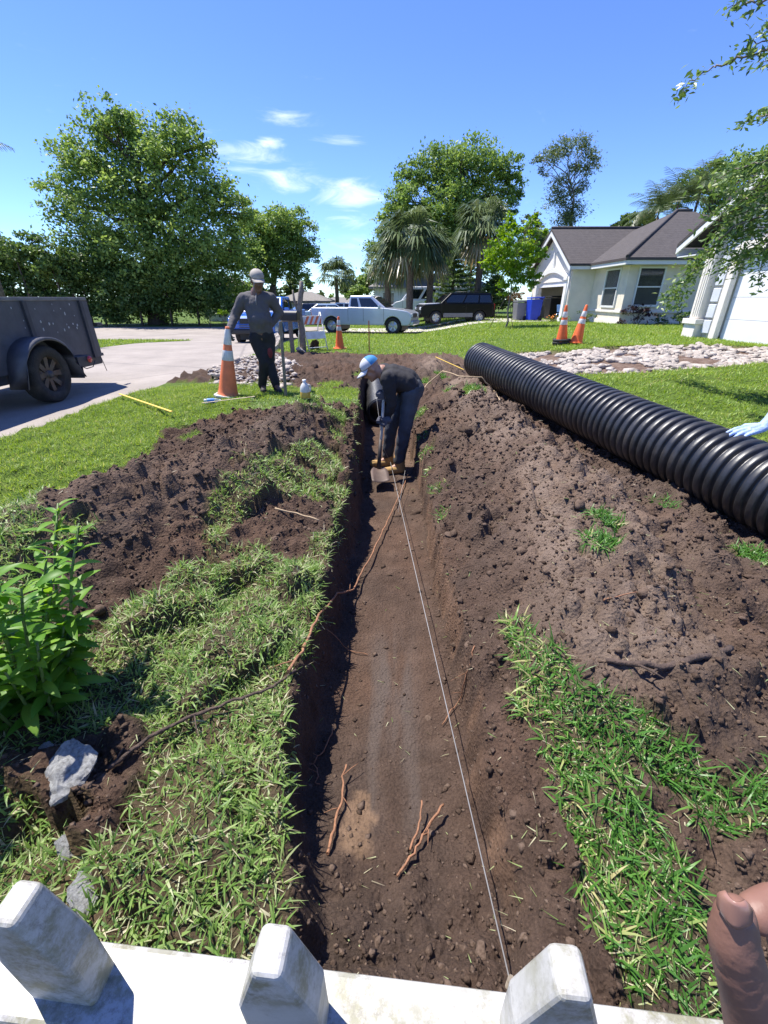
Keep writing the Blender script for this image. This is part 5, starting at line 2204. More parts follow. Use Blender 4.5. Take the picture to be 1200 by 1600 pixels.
car('van', 'white van standing behind the black car and the palm', 'van', (x, Y, float(zbase(x, Y)) + .03), R_(172), P_white, lamp_z=.9, **VAN)
SED = dict(L=4.6, W=1.8, upper=[(2.2, .35), (2.3, .5), (2.25, .74), (1.2, .92), (-1.5, .96), (-2.2, .95), (-2.3, .8), (-2.28, .4)], arches=(1.4, -1.35), zb=.32, cab=(-1.75, 1.15, -1.0, .35, .90, 1.42, .2), wr=.32, kind='car')
for px, Y, pt, rz, lab in ((478, 40, P_grey, 200, 'dark grey far car parked before the grey roofed house'), (503, 36, P_pale, 190, 'pale blue far car left behind the pickup tailgate'), (532, 44, P_white, 185, 'whitish far car above the pickup load bed')):
    x = atY(px, 480, Y).x
    car('car', lab, 'car', (x, Y, float(zbase(x, Y)) + .03), R_(rz), pt, lamp_z=.66, **SED)


# ------------------------------------------------------------------ utility trailer in the street
def trailer():
    M_tr = mat('trailer_paint', (.075, .074, .085), .55, var=.22, vscale=5, bump=.15, bscale=20, dirt=(.12, .115, .125), dscale=2.2, damt=.55)
    M_tr2 = mat('trailer_frame', (.045, .045, .055), .55, var=.3, vscale=8)
    M_rail = mat('trailer_rail', (.17, .165, .165), .5, var=.2, metal=.2)
    M_splat = mat('paint_splash', (.45, .45, .45), .7, var=.2)
    # local frame: y forwards along the street, x to the right; body side plane at x=0
    root = thing('utility_trailer', 'dark grey high sided utility trailer parked in the street at left', 'trailer', (-5.42, 8.62, .012))
    Lb, Wb = 4.2, 1.75
    b = MB()
    zt, zb = 1.46, .50
    tail = .03
    for xx in (0, -Wb):
        b.prism([(.02, zt), (-Lb, zt), (-Lb, zb), (tail, zb), (tail + .02, zb + .1)], xx - .02, xx + .02, 'x')
    b.box((-Wb / 2, -Lb, (zt + zb) / 2), (Wb, .04, zt - zb))
    b.box((-Wb / 2, -Lb / 2 + .1, zb + .02), (Wb - .05, Lb + .2, .05))
    b.build('body', M_tr, root)
    tg = MB()
    V = [(-.0, .03, zt - .01), (-Wb, .03, zt - .01), (-Wb, tail + .03, zb), (0, tail + .03, zb)]
    V += [(v[0], v[1] + .05, v[2]) for v in V]
    tg.add(V, [(0, 1, 2, 3), (7, 6, 5, 4), (0, 4, 5, 1), (1, 5, 6, 2), (2, 6, 7, 3), (3, 7, 4, 0)])
    tgo = tg.build('tailgate', M_tr, root)
    la = MB()
    la.box((.03, .20, 1.05), (.05, .16, .06))
    la.tube([(.03, .24, 1.05), (.03, .34, 1.04)], .012, 6)
    la.build('latch', M_tr2, tgo)
    rl = MB()
    for xx in (0, -Wb):
        rl.box((xx, -Lb / 2, zt + .02), (.075, Lb + .06, .05))
    rl.box((-Wb / 2, -Lb, zt + .02), (Wb, .07, .05))
    rl.build('top_rail', M_rail, root, bevel=.006)
    for yy in (-.22, -1.55, -2.9, -4.1):
        st = MB()
        k = .02 if yy == -.22 else 0
        V = []
        for dx in (.021, .06):
            V += [(dx, yy, zt - .01), (dx, yy + .075, zt - .01), (dx, yy + .075 + k * .8, zb), (dx, yy + k * .8, zb)]
        st.add(V, [(0, 1, 2, 3), (7, 6, 5, 4), (0, 4, 5, 1), (1, 5, 6, 2), (2, 6, 7, 3), (3, 7, 4, 0)])
        st.build('side_post', M_tr2, root)
    fr = MB()
    for xx in (-.06, -Wb + .06):
        fr.box((xx, -Lb / 2 + .05, zb - .07), (.07, Lb + .1, .13))
    fr.tube([(-.06, -Lb, zb - .08), (-Wb / 2, -Lb - 1.2, zb - .08), (-Wb + .06, -Lb, zb - .08)], .045, 6)
    fr.build('frame', M_tr2, root)
    wy = -1.66
    for xx, s in ((.13, 1), (-Wb - .13, -1)):
        w = MB()
        # wheel() spins about local y: turn it a quarter so that its axle lies across the trailer
        h = bpy.data.objects.new('x', None)
        wo = wheel(root, (xx, wy, .425), .425, .25, M_rim_rust, 8, 1)
        wo.rotation_euler = (0, 0, -PI / 2 if s > 0 else PI / 2)
        bpy.data.objects.remove(h)
        hub = MB()
        hub.lathe([(.001, .10), (.05, .10), (.06, .05), (.06, 0)], 14, Matrix.Rotation(-PI / 2, 4, 'X'))
        hub.build('hub', M_tr2, wo)
        fd = MB()
        n = 16
        pts = []
        R0, R1 = .47, .50
        x0, x1 = (.02, .30) if s > 0 else (-Wb - .30, -Wb - .02)
        arc = [(-.62, .30)] + [(-.53 * math.cos(PI * i / n) * 1.02, .425 + .53 * math.sin(PI * i / n) ** .8) for i in range(1, n)] + [(.68, .28)]
        V, F = [], []
        for (dy, z) in arc:
            V += [(x0, wy + dy, z), (x1, wy + dy, z), (x1, wy + dy * 1.03, z - .035 if 0 < arc.index((dy, z)) < n else z)]
        for i in range(len(arc) - 1):
            for k in range(2):
                a = i * 3 + k
                F.append((a, a + 1, a + 4, a + 3))
        fd.add(V, F, True)
        fo = fd.build('fender', M_tr, root)
        so = fo.modifiers.new('solid', 'SOLIDIFY')
        so.thickness = .014
        # light box behind the fender
        lb = MB()
        lb.box(((x0 + x1) / 2, wy + .82, .52), (.22, .36, .17))
        lbo = lb.build('lamp_bracket', M_tr2, root, bevel=.008)
        tl = MB()
        tl.lathe([(.001, .02), (.048, .016), (.056, 0)], 16, Matrix.Translation((x1 + .0 if s > 0 else x0, wy + .90, .54)) @ Matrix.Rotation(s * PI / 2, 4, 'Y'))
        tl.build('side_lamp', M_red, lbo)
        fl = MB()
        fl.box(((x0 + x1) / 2, wy + .68, .36), (.24, .012, .20), rot=(-.15, 0, 0))
        fl.build('mud_flap', M_tr2, root)
    ax = MB()
    ax.tube([(.1, wy, .425), (-Wb - .1, wy, .425)], .04, 8)
    ax.build('axle', M_tr2, root)
    wi = MB()
    wi.tube([(.10, wy + .90, .44), (.10, wy + 1.05, .36), (.10, wy + 1.25, .37), (.10, wy + 1.35, .46)], .008, 5)
    wi.build('wire', M_blackpl, root)
    hg = MB()
    hg.tube([(.0, tail + .02, zb), (.02, tail + .06, zb - .28)], .006, 5)
    hg.build('chain', M_blackpl, root)
    random.seed(5)
    for i in range(26):
        sp = MB()
        yy, zz = random.uniform(-1.75, -.35), random.uniform(.98, 1.42)
        r = random.choice([.006, .008, .012, .016])
        sp.lathe([(.001, .003), (r, .002), (r * 1.05, 0)], 8, Matrix.Translation((.021, yy, zz)) @ Matrix.Rotation(PI / 2, 4, 'Y') @ Matrix.Diagonal((random.uniform(.8, 2.2), 1, 1, 1)))
        sp.build('paint_splash', M_splat, root)


trailer()
# ================================================================== PIPES
def pipe_mat():
    m = mat('pipe_plastic', (.018, .0185, .020), .42, var=.25, vscale=10, spec=.6, dirt=(.10, .088, .078), dscale=3.2, damt=.5, bump=.06, bscale=40)
    return m


M_pipe = pipe_mat()


def corrugated_pipe(name, label, a, b, R, pitch, n=56, cap=True):
    a, b = Vector(a), Vector(b)
    ax = (b - a)
    L = ax.length
    root = thing(name, label, 'pipe', a)
    Mx = frame_to(ax).to_4x4()
    prof = [(R * .80, .0)]
    k = int(L / pitch)
    for i in range(k):
        z = i * pitch
        for t, r in ((.03, .885), (.08, .89), (.13, .96), (.18, .988), (.30, 1.0), (.60, 1.0), (.72, .988), (.77, .96), (.82, .89), (.88, .885)):
            prof.append((R * r, z + t * pitch))
    prof.append((R * .80, k * pitch))
    mb = MB()
    mb.lathe(prof, n, Mx)
    mb.build('wall', M_pipe, root)
    ins = MB()
    ins.lathe([(R * .80, 0), (R * .79, .01), (R * .79, k * pitch - .01), (R * .80, k * pitch)], 48, Mx)
    ins.build('liner', mat('pipe_liner', (.02, .02, .021), .5), root)
    # moulding seam lines along both sides
    for s in (-1, 1):
        sm = MB()
        for i in range(k):
            z = i * pitch
            p = [Mx @ Vector((R * 1.004 * math.cos(t), R * 1.004 * math.sin(t), z + pitch * u)) for t, u in ((s * 1.35 - .008, .26), (s * 1.35 + .008, .26), (s * 1.35 + .008, .62), (s * 1.35 - .008, .62))]
            sm.add(p, [(0, 1, 2, 3)])
        o = sm.build('seam_line', mat('pipe_seam', (.05, .05, .052), .4), root)
        o['kind'] = 'stuff'
    return root


PA, PB = Vector((1.56, 7.38, .59)), Vector((2.81, 2.04, .28))
dirp = (PB - PA).normalized()
corrugated_pipe('corrugated_pipe', 'long black corrugated drain pipe lying beside the dug earth', PA, PA + dirp * 6.1, .28, .084)
tp = Vector((-.06, 7.05, -.17))
corrugated_pipe('corrugated_pipe', 'black corrugated pipe end laid in the trench behind the worker', tp, tp + Vector((-.10, 2.3, .03)), .225, .07, 48)

# ================================================================== CONES
M_orange = mat('cone_orange', (.78, .135, .025), .6, var=.12, vscale=9, dirt=(.42, .12, .05), dscale=5, damt=.6)
M_orange2 = mat('cone_orange_faded', (.80, .20, .075), .65, var=.12, vscale=9, dirt=(.36, .16, .09), dscale=4, damt=.6)
M_band = mat('cone_band', (.62, .61, .58), .45, var=.12, vscale=16, dirt=(.34, .32, .29), dscale=9, damt=.6)
M_rubber = mat('cone_rubber', (.025, .024, .023), .8, var=.2)


def cone(loc, h, rb, label, tilt=(0, 0, 0), base_mat=None, body=None, bands=((.60, .70), (.76, .90)), base=.36, ring=False):
    root = thing('traffic_cone', label, 'traffic cone', loc, 0, 'orange traffic cones')
    root.rotation_euler = tilt
    rt = .028
    body = body or M_orange

    def rad(z):
        return rb + (rt - rb) * (z / h)
    c = MB()
    pr = [(rb * 1.12, .03), (rb, .05)] + [(rad(z), z) for z in np.linspace(.08, h - .01, 10)] + [(rt * .9, h), (rt * .55, h - .002), (rt * .5, h - .1)]
    c.lathe(pr, 28)
    c.build('shell', body, root)
    b = MB()
    hb = base / 2
    oct_ = []
    for sx, sy in ((1, 1), (-1, 1), (-1, -1), (1, -1)):
        e = .06
        pa = (sx * hb, sy * (hb - e))
        pb = (sx * (hb - e), sy * hb)
        oct_ += [pa, pb] if sx * sy > 0 else [pb, pa]
    b.prism(oct_, .0, .035, 'z')
    b.build('base', base_mat or body, root, bevel=.008)
    for z0, z1 in bands:
        s = MB()
        s.lathe([(rad(z0 * h) + .0015, z0 * h), (rad(z0 * h) + .003, z0 * h + .004), (rad(z1 * h) + .003, z1 * h - .004), (rad(z1 * h) + .0015, z1 * h)], 28)
        s.build('reflective_band', M_band, root)
    if ring:
        r = MB()
        R0 = rb * 1.22
        for k, zz in enumerate((.06, .12)):
            r.lathe([(R0 - .03, zz - .025), (R0 + .03, zz - .025), (R0 + .035, zz), (R0 + .03, zz + .025), (R0 - .04, zz + .025), (R0 - .03, zz - .025)], 24)
        r.build('weight_ring', M_rubber, root)
    return root


def gz_at(x, y):
    return float(H(np.array([x]), np.array([y]))[0])


cx, cy = gp(357, 622)
cone((cx, cy, gz_at(cx, cy)), 1.0, .150, 'tall faded orange cone held by the standing man', (0, R_(8.5), 0), body=M_orange2, base_mat=M_band, bands=((.54, .68), (.76, .97)))
cx, cy = gp(531, 547)
cone((cx, cy, gz_at(cx, cy)), .88, .135, 'orange cone on the far lawn before the pickup', (0, 0, .3), bands=((.58, .70), (.74, .90)))
cx, cy = gp(876, 541)
cone((cx, cy, gz_at(cx, cy)), .92, .150, 'upright orange cone with black base ring at the lawn edge', (0, R_(-2), .1), base_mat=M_rubber, bands=((.52, .64), (.70, .84)), ring=True)
cx, cy = gp(899, 540)
cone((cx, cy, gz_at(cx, cy) + .01), .90, .150, 'tilted orange cone leaning right beside the ringed cone', (0, R_(9), .5), base_mat=M_orange, bands=((.52, .64), (.70, .84)))

# ================================================================== STAKES, BOARDS, LITTER
M_wood = mat('grey_wood', (.20, .165, .125), .9, var=.3, vscale=20, bump=.3, bscale=60)
M_lath = mat('yellow_lath', (.72, .48, .08), .7, var=.2, vscale=20)
M_pale_wood = mat('pale_wood', (.58, .46, .30), .8, var=.2, vscale=20)


def board(name, label, cat, p0, p1, w, t, m, lift=.012):
    x0, y0 = p0
    x1, y1 = p1
    a = Vector((x0, y0, gz_at(x0, y0) + lift))
    b = Vector((x1, y1, gz_at(x1, y1) + lift))
    d = b - a
    mb = MB()
    M = Matrix((d.normalized(), Vector((-d.y, d.x, 0)).normalized(), d.normalized().cross(Vector((-d.y, d.x, 0)).normalized()))).transposed()
    mb.box((0, 0, 0), (d.length, w, t), rot=M)
    o = mb.build(name, m, bevel=.002)
    o.location = (a + b) / 2
    return tag(o, label, cat)


sx_, sy_ = gp(447, 624)
st = MB()
st.box((0, 0, .5), (.045, .032, 1.2), taper=(.95, .95))
o = st.build('wooden_stake', M_wood, bevel=.003)
o.location = (sx_, sy_, gz_at(sx_, sy_) - .06)
o.rotation_euler = (0, R_(1.5), .3)
tag(o, 'grey square wooden stake driven in beside the standing man', 'stake')
mx_, my_ = gp(577, 552)
st = MB()
st.box((0, 0, .38), (.030, .012, .95))
o = st.build('marker_stake', mat('rusty_stake', (.42, .12, .05), .8, var=.2), bevel=.002)
o.location = (mx_, my_, gz_at(mx_, my_) - .05)
tag(o, 'thin reddish marker stake on the lawn edge beyond the worker', 'stake')
board('wooden_lath', 'yellow painted lath lying in the grass by the street', 'lath', gp(190, 628), gp(272, 660), .03, .01, M_lath, .075)
board('wooden_lath', 'pale bare lath lying in the grass at the cone', 'lath', gp(318, 642), gp(400, 633), .022, .008, M_pale_wood, .065)
board('wooden_lath', 'orange yellow lath on the earth beside the pipe end', 'lath', gp(680, 567), gp(724, 585), .03, .01, M_lath, .05)
board('timber_beam', 'weathered dark timber lying across the street edge', 'timber', gp(160, 595), gp(240, 597), .09, .05, mat('dark_timber', (.10, .075, .055), .9, var=.3), .025)
px_, py_ = gp(200, 620)
pm = MB()
pm.add([(-.08, -.05, .0), (.07, -.055, .012), (.085, .05, .004), (-.07, .06, .016), (0, 0, .022)], [(0, 1, 4), (1, 2, 4), (2, 3, 4), (3, 0, 4)])
o = pm.build('paper_scrap', mat('paper', (.72, .70, .66), .8, var=.05))
so = o.modifiers.new('solid', 'SOLIDIFY')
so.thickness = .003
o.location = (px_, py_, gz_at(px_, py_) + .05)
tag(o, 'scrap of white paper at the lawn corner near the lath', 'paper')


def bottle():
    x, y = gp(332, 636)
    root = thing('plastic_bottle', 'crushed clear water bottle with blue label by the cone', 'bottle', (x, y, gz_at(x, y) + .055), R_(20))
    M = Matrix.Rotation(PI / 2, 4, 'Y')
    b = MB()
    b.lathe([(.001, -.10), (.030, -.098), (.034, -.09), (.030, -.06), (.034, -.03), (.029, 0), (.034, .03), (.033, .06), (.022, .085), (.012, .10), (.012, .115)], 16, M)
    b.build('shell', mat('bottle_clear', (.75, .85, .9), .15, trans=.6, spec=.6), root)
    l = MB()
    l.lathe([(.0352, -.055), (.0358, -.05), (.0358, .035), (.0352, .04)], 16, M)
    l.build('label', mat('bottle_label', (.06, .22, .55), .4, var=.3, vscale=30), root)
    c = MB()
    c.lathe([(.001, .132), (.014, .13), (.0145, .112)], 12, M)
    c.build('cap', mat('bottle_cap', (.75, .78, .8), .4), root)


bottle()


def jug():
    x, y = gp(478, 627)
    root = thing('plastic_jug', 'white plastic jug with amber liquid standing at the trench head', 'jug', (x, y, gz_at(x, y) + .01), .5)
    root.scale = (.74, .74, .74)
    b = MB()
    b.lathe([(.001, .0), (.070, .002), (.078, .012), (.078, .15), (.070, .19), (.040, .24), (.024, .255), (.024, .275)], 20)
    b.build('shell', mat('jug_white', (.72, .72, .68), .4, var=.06, trans=.25), root)
    li = MB()
    li.lathe([(.0785, .012), (.0795, .016), (.0795, .105), (.0785, .108)], 20)
    li.build('label', mat('jug_amber', (.55, .36, .06), .4, var=.2, vscale=20), root)
    c = MB()
    c.lathe([(.001, .298), (.028, .297), (.029, .272)], 14)
    c.build('cap', mat('jug_cap', (.8, .8, .78), .5), root)
    h = MB()
    h.tube([(.055, 0, .215), (.085, 0, .205), (.098, 0, .165), (.090, 0, .12), (.074, 0, .10)], .011, 7)
    h.build('handle', mat('jug_white', (.72, .72, .68), .4), root)


jug()


def barricade():
    x, y = gp(489, 549)
    root = thing('barricade', 'folding white barricade with striped orange board on the lawn', 'barricade', (x, y, gz_at(x, y)), R_(38))
    M_w = mat('barricade_white', (.70, .69, .66), .6, var=.08, dirt=(.4, .37, .32), dscale=5, damt=.5)
    M_old = mat('barricade_board', (.52, .47, .33), .8, var=.15, dirt=(.3, .25, .15), dscale=4, damt=.5)
    h = 1.0
    sp = .34
    for s in (-1, 1):
        fr = MB()
        for e in (-1, 1):
            a = Vector((e * .30, s * sp, 0))
            b = Vector((e * .30, s * .02, h))
            fr.tube([a, b], .016, 6)
        fr.tube([(-.30, s * sp * .9, .1), (.30, s * sp * .9, .1)], .012, 6)
        fr.build('frame', M_w, root)
        for zc, hh, nm in ((.80, .22, 'upper_board'), (.42, .20, 'lower_board')):
            yy = s * (sp + (.02 - sp) * zc / h)
            ang = math.atan2(sp - .02, h)
            bd_ = MB()
            bd_.box((0, yy + s * .018, zc), (.62, .014, hh), rot=(s * ang, 0, 0))
            bo = bd_.build(nm, M_w if s < 0 else M_old, root, bevel=.003)
            if nm == 'upper_board' and s < 0:
                for k in range(4):
                    x0 = -.30 + .155 * k
                    q = [(x0 + .0, -hh / 2 + .005), (x0 + .08, -hh / 2 + .005), (min(.305, x0 + .08 + .14), hh / 2 - .005), (min(.305, x0 + .14), hh / 2 - .005)]
                    Mr = Euler((s * ang, 0, 0)).to_matrix()
                    V = [Mr @ Vector((a, s * .0085, b)) + Vector((0, yy + s * .018, zc)) for a, b in q] + [Mr @ Vector((a, s * .0075, b)) + Vector((0, yy + s * .018, zc)) for a, b in q]
                    sm = MB()
                    sm.add(V, [(0, 1, 2, 3), (7, 6, 5, 4), (0, 4, 5, 1), (1, 5, 6, 2), (2, 6, 7, 3), (3, 7, 4, 0)])
                    sm.build('stripe', mat('stripe_orange', (.72, .17, .06), .6, var=.1), bo)


barricade()


def mailbox():
    Y = 12.6
    x = atY(452, 490, Y).x
    zg = gz_at(x, Y)
    root = thing('mailbox', 'black mailbox on a wooden post right of the standing man', 'mailbox', (x, Y, zg))
    zt = atY(452, 486, Y).z - zg
    b = MB()
    w, d, h = .20, .50, .13
    prof = [(-w / 2, 0), (w / 2, 0), (w / 2, h)] + [(w / 2 * math.cos(a), h + w / 2 * math.sin(a)) for a in np.linspace(.2, PI - .2, 9)] + [(-w / 2, h)]
    b.prism([(p[0], p[1] + zt - .22) for p in prof], -d / 2, d / 2, 'y')
    bo = b.build('box', mat('mailbox_black', (.018, .017, .017), .35, var=.2), root, bevel=.008)
    bo.rotation_euler = (0, 0, R_(75))
    dr = MB()
    dr.box((0, -d / 2 - .006, zt - .22 + .11), (w * .9, .012, .19))
    dr.build('door', mat('mailbox_black', (.018, .017, .017), .35), bo, bevel=.006)
    fl = MB()
    fl.box((w / 2 + .008, -.05, zt - .10), (.008, .03, .16))
    fl.box((w / 2 + .008, -.02, zt - .03), (.008, .09, .05))
    fl.build('flag', mat('mailbox_flag', (.5, .05, .03), .5), bo)
    p = MB()
    p.box((.0, 0, (zt - .22) / 2 - .05), (.10, .10, zt - .22 + .1))
    p.box((.0, 0, zt - .245), (.46, .16, .04))
    p.build('post', M_wood, root, bevel=.004)
    # weathered trunk post next to it
    xx = atY(468, 490, Y + .1).x
    r2 = thing('tree_stump', 'bare grey trunk stub standing behind the mailbox', 'tree stump', (xx, Y + .15, zg))
    t = MB()
    t.tube([(0, 0, -.1), (.02, 0, .5), (-.03, .03, 1.0), (.06, .02, 1.45), (.11, 0, 1.75)], [.10, .085, .08, .07, .05], 9)
    t.tube([(-.03, .03, 1.0), (-.12, 0, 1.3), (-.14, 0, 1.55)], [.05, .035, .02], 7)
    t.tube([(.06, .02, 1.4), (.16, 0, 1.55)], [.04, .025], 7)
    t.build('trunk', M_bark_pale, r2)


mailbox()

# ================================================================== STONE AND RUBBLE
M_stone = mat('rubble_stone', (.40, .355, .31), .9, var=.35, vscale=5, bump=.6, bscale=40, dirt=(.27, .19, .15), dscale=6, damt=.7)
M_rock = mat('grey_rock', (.48, .48, .465), .9, var=.3, vscale=14, bump=.9, bscale=70, dirt=(.075, .058, .046), dscale=9, damt=.7)
M_slab = mat('broken_concrete', (.40, .35, .30), .92, var=.2, vscale=7, bump=.6, bscale=30, dirt=(.22, .16, .12), dscale=5, damt=.6)


def rock_mesh(name, m, seed, flat=.5, cuts=9, sub=2):
    rs = np.random.default_rng(seed)
    v, f = ico2()
    # cleave the ball with random planes: angular broken stone
    v = v.copy()
    for k in range(cuts):
        n = rs.normal(0, 1, 3)
        n /= np.linalg.norm(n)
        d = rs.uniform(.45, .8)
        t = v @ n - d
        v = np.where((t > 0)[:, None], v - n * t[:, None], v)
    v *= rs.uniform(.7, 1.25, 3) * np.array([1, 1, flat])
    me = bpy.data.meshes.new(name)
    me.from_pydata([tuple(p) for p in v], [], [tuple(int(i) for i in q) for q in f])
    me.materials.append(m)
    return me


protos = [rock_mesh('stone', M_stone, s, flat=.45) for s in range(8)]


def rubble():
    xs_, ys_ = [p[0] for p in RUBBLE], [p[1] for p in RUBBLE]
    n = 14000
    x, y = RNG.uniform(min(xs_), max(xs_), n), RNG.uniform(min(ys_), max(ys_), n)
    keep = rubble_mask(x, y) & (gnoise(x * 1.2, y * 1.6, 801) + .5 * gnoise(x * 4, y * 4, 802) > -.05) & visible(x, y)
    x, y = x[keep], y[keep]
    k = min(len(x), 4200)
    pts = np.stack([x[:k], y[:k]], 1)
    o = scatter_lumps('rubble_driveway', pts, np.clip(RNG.lognormal(math.log(.045), .4, k), .015, .10), ico(), M_stone, sink=.3, flat=.55, jit=.2)
    tag(o, 'driveway bed of broken pale stone and earth before the white garage', 'driveway', kind='structure')
    m = 0
    for i in range(k, len(x)):
        if m >= 280:
            break
        s = random.choice(protos)
        b = bpy.data.objects.new('stone', s)
        COL.objects.link(b)
        r = random.uniform(.07, .19) * (1.15 if y[i] > 12 else .9)
        b.location = (x[i], y[i], gz_at(x[i], y[i]) + r * .16)
        b.rotation_euler = (random.gauss(0, .3), random.gauss(0, .3), random.uniform(0, 6.28))
        b.scale = (r, r, r)
        b.parent = o
        m += 1


rubble()


def rock(name, label, px, py, r, flat, seed, m, sink=.35, rot=(0, 0, 0), cat='rock', cuts=12):
    x, y = gp(px, py)
    me = rock_mesh(name, m, seed, flat, cuts)
    o = bpy.data.objects.new(name, me)
    COL.objects.link(o)
    o.scale = (r, r, r)
    o.rotation_euler = rot
    o.location = (x, y, gz_at(x, y) + r * flat * (1 - 2 * sink))
    sd = o.modifiers.new('sub', 'SUBSURF')
    sd.subdivision_type = 'SIMPLE'
    sd.levels = sd.render_levels = 3
    tx = bpy.data.textures.new(name, 'CLOUDS')
    tx.noise_scale = .35
    dm = o.modifiers.new('disp', 'DISPLACE')
    dm.texture = tx
    dm.strength = .22
    dm.mid_level = .5
    return tag(o, label, cat)


rock('rock', 'big pale grey rock lying below the leafy plant', 115, 1232, .135, .55, 31, M_rock, .42, (.25, -.2, .6))
rock('rock', 'smaller whitish rock half hidden in grass under the big rock', 112, 1335, .060, .7, 33, M_rock, .42, (.1, .2, 1.2))
rock('rock', 'grey rock at the foot of the fence beside the left picket', 150, 1420, .080, .7, 35, M_rock, .45, (0, .2, 2))
rock('rock', 'small white stone left of the big rock under the leaves', 78, 1185, .030, .7, 36, M_rock, .3, (0, .1, .3))
rock('concrete_chunk', 'large broken concrete chunk behind the grey stake', 430, 548, .48, .62, 41, M_slab, .32, (.35, -.25, .4), 'concrete chunk')
rock('concrete_chunk', 'flat concrete fragment right of the large chunk', 470, 553, .24, .45, 43, M_slab, .3, (.1, .3, 1.4), 'concrete chunk')
rock('concrete_chunk', 'low concrete fragment between cone and man on the street edge', 388, 548, .14, .6, 45, M_slab, .3, (0, .1, .2), 'concrete chunk')
rock('earth_block', 'dark sod block thrown up beside the barricade', 492, 547, .26, .7, 47, M_crumb, .3, (.1, .1, .8), 'earth block')
# gravel spill by the driveway stub behind the man
n = 5200
pp = PP((330, 605), (450, 612), (470, 575), (430, 556), (375, 560), (330, 578))
gx_, gy_ = RNG.uniform(min(p[0] for p in pp), max(p[0] for p in pp), n), RNG.uniform(min(p[1] for p in pp), max(p[1] for p in pp), n)
kk = in_poly(*ragged(gx_, gy_), pp) & (gnoise(gx_ * 2, gy_ * 2, 811) > -.3)
pts = np.stack([gx_[kk], gy_[kk]], 1)
o = scatter_lumps('gravel', pts, np.clip(RNG.lognormal(math.log(.024), .5, len(pts)), .008, .08), ico(), M_stone, sink=.3, flat=.6, jit=.2)
tag(o, 'spill of pale gravel behind the standing man', 'gravel', kind='stuff')

# ================================================================== ROOTS AND STRINGS
M_root = mat('root_bark', (.26, .125, .065), .8, var=.3, vscale=40, bump=.3, bscale=120)
M_root_d = mat('root_dark', (.075, .050, .038), .9, var=.4, vscale=30, bump=.5, bscale=90)
M_root_p = mat('root_pale', (.40, .29, .17), .8, var=.2, vscale=30)
M_string = mat('string_grey', (.30, .29, .28), .7, var=.1)


def root_line(name, label, pxs, r0, r1, m, lift=None, wob=.006, branches=0, cat='root'):
    pts = []
    for i, q in enumerate(pxs):
        x, y = gp(*q)
        l = lift[i] if lift else .012
        pts.append(Vector((x, y, gz_at(x, y) + l)))
    fine = []
    for a, b in zip(pts, pts[1:]):
        for k in range(5):
            fine.append(a.lerp(b, k / 5) + Vector((random.gauss(0, wob), random.gauss(0, wob), random.gauss(0, wob * .6))))
    fine.append(pts[-1])
    o0 = fine[0].copy()
    n = len(fine)
    rr = [(r0 + (r1 - r0) * i / n) * random.uniform(.88, 1.12) for i in range(n)]
    mb = MB()
    mb.tube([p - o0 for p in fine], rr, 7)
    for k in range(branches):
        i = random.randint(2, n - 3)
        d = Vector((random.gauss(0, 1), random.gauss(0, 1), random.uniform(-.1, .3))).normalized() * random.uniform(.04, .12)
        mb.tube([fine[i] - o0, fine[i] - o0 + d * .5 + Vector((0, 0, .005)), fine[i] - o0 + d], [rr[i] * .5, rr[i] * .4, rr[i] * .2], 5)
    o = mb.build(name, m)
    o.location = o0
    return tag(o, label, cat)


root_line('root', 'long reddish root slanting up the trench from the left bank', [(455, 1068), (478, 1035), (502, 1003), (530, 965), (552, 935), (575, 890), (592, 850), (608, 815), (624, 780), (637, 748)], .0075, .005, M_root,
          [.05, .10, .10, .09, .07, .06, .05, .04, .04, .03], .004, 4)
root_line('root', 'upright reddish root sticking out at the left trench foot', [(541, 1208), (535, 1255), (524, 1300), (513, 1345)], .004, .006, M_root, [.05, .03, .02, .01], .003, 3)
root_line('root', 'forked reddish root lying low in the trench, longer prong', [(690, 1272), (668, 1305), (645, 1345), (620, 1380)], .005, .004, M_root, [.05, .035, .02, .012], .003, 2)
root_line('root', 'short upright prong beside the forked root', [(658, 1268), (655, 1300), (640, 1340)], .0035, .004, M_root, [.06, .04, .02], .002)
root_line('root', 'thin reddish root under the string at mid trench', [(740, 1020), (728, 1060), (715, 1110), (690, 1140)], .003, .0022, M_root, None, .004, 2)
root_line('root', 'dark thick root half buried in the right mound', [(945, 1046), (985, 1060), (1030, 1058), (1080, 1048), (1130, 1036)], .011, .014, M_root_d, [.02] * 5, .005, 3)
root_line('root', 'dark root running over the left turf to the trench', [(465, 1073), (420, 1095), (370, 1115), (310, 1140), (250, 1165), (205, 1195), (175, 1215)], .0055, .008, M_root_d, [.03, .04, .04, .04, .04, .03, .03], .0025, 3)
root_line('root', 'dark bent twig standing on the right mound', [(828, 765), (832, 790), (840, 808), (838, 818)], .006, .008, M_root_d, [.06, .04, .02, .01], .004, 2)
root_line('root', 'pale arched root beside the worker', [(652, 628), (668, 615), (690, 607), (720, 606), (750, 609), (770, 620), (780, 636)], .010, .008, M_root_p, [.05, .12, .15, .15, .14, .10, .02], .004)
root_line('root', 'straight pale twig on the right mound near the grass tuft', [(940, 952), (990, 940)], .004, .003, M_root, [.02, .02], .002)
root_line('root', 'thin root across the trench floor below the long root', [(512, 1008), (545, 1018), (575, 1026)], .0025, .002, M_root, None, .003)
root_line('root', 'grey stick at the left trench rim', [(432, 812), (465, 820), (500, 832)], .007, .005, M_root_p, [.05, .06, .05], .003)
root_line('root', 'wiry root tangle at the left wall foot', [(520, 1145), (508, 1175), (490, 1200), (500, 1230)], .003, .002, M_root, None, .006, 4)


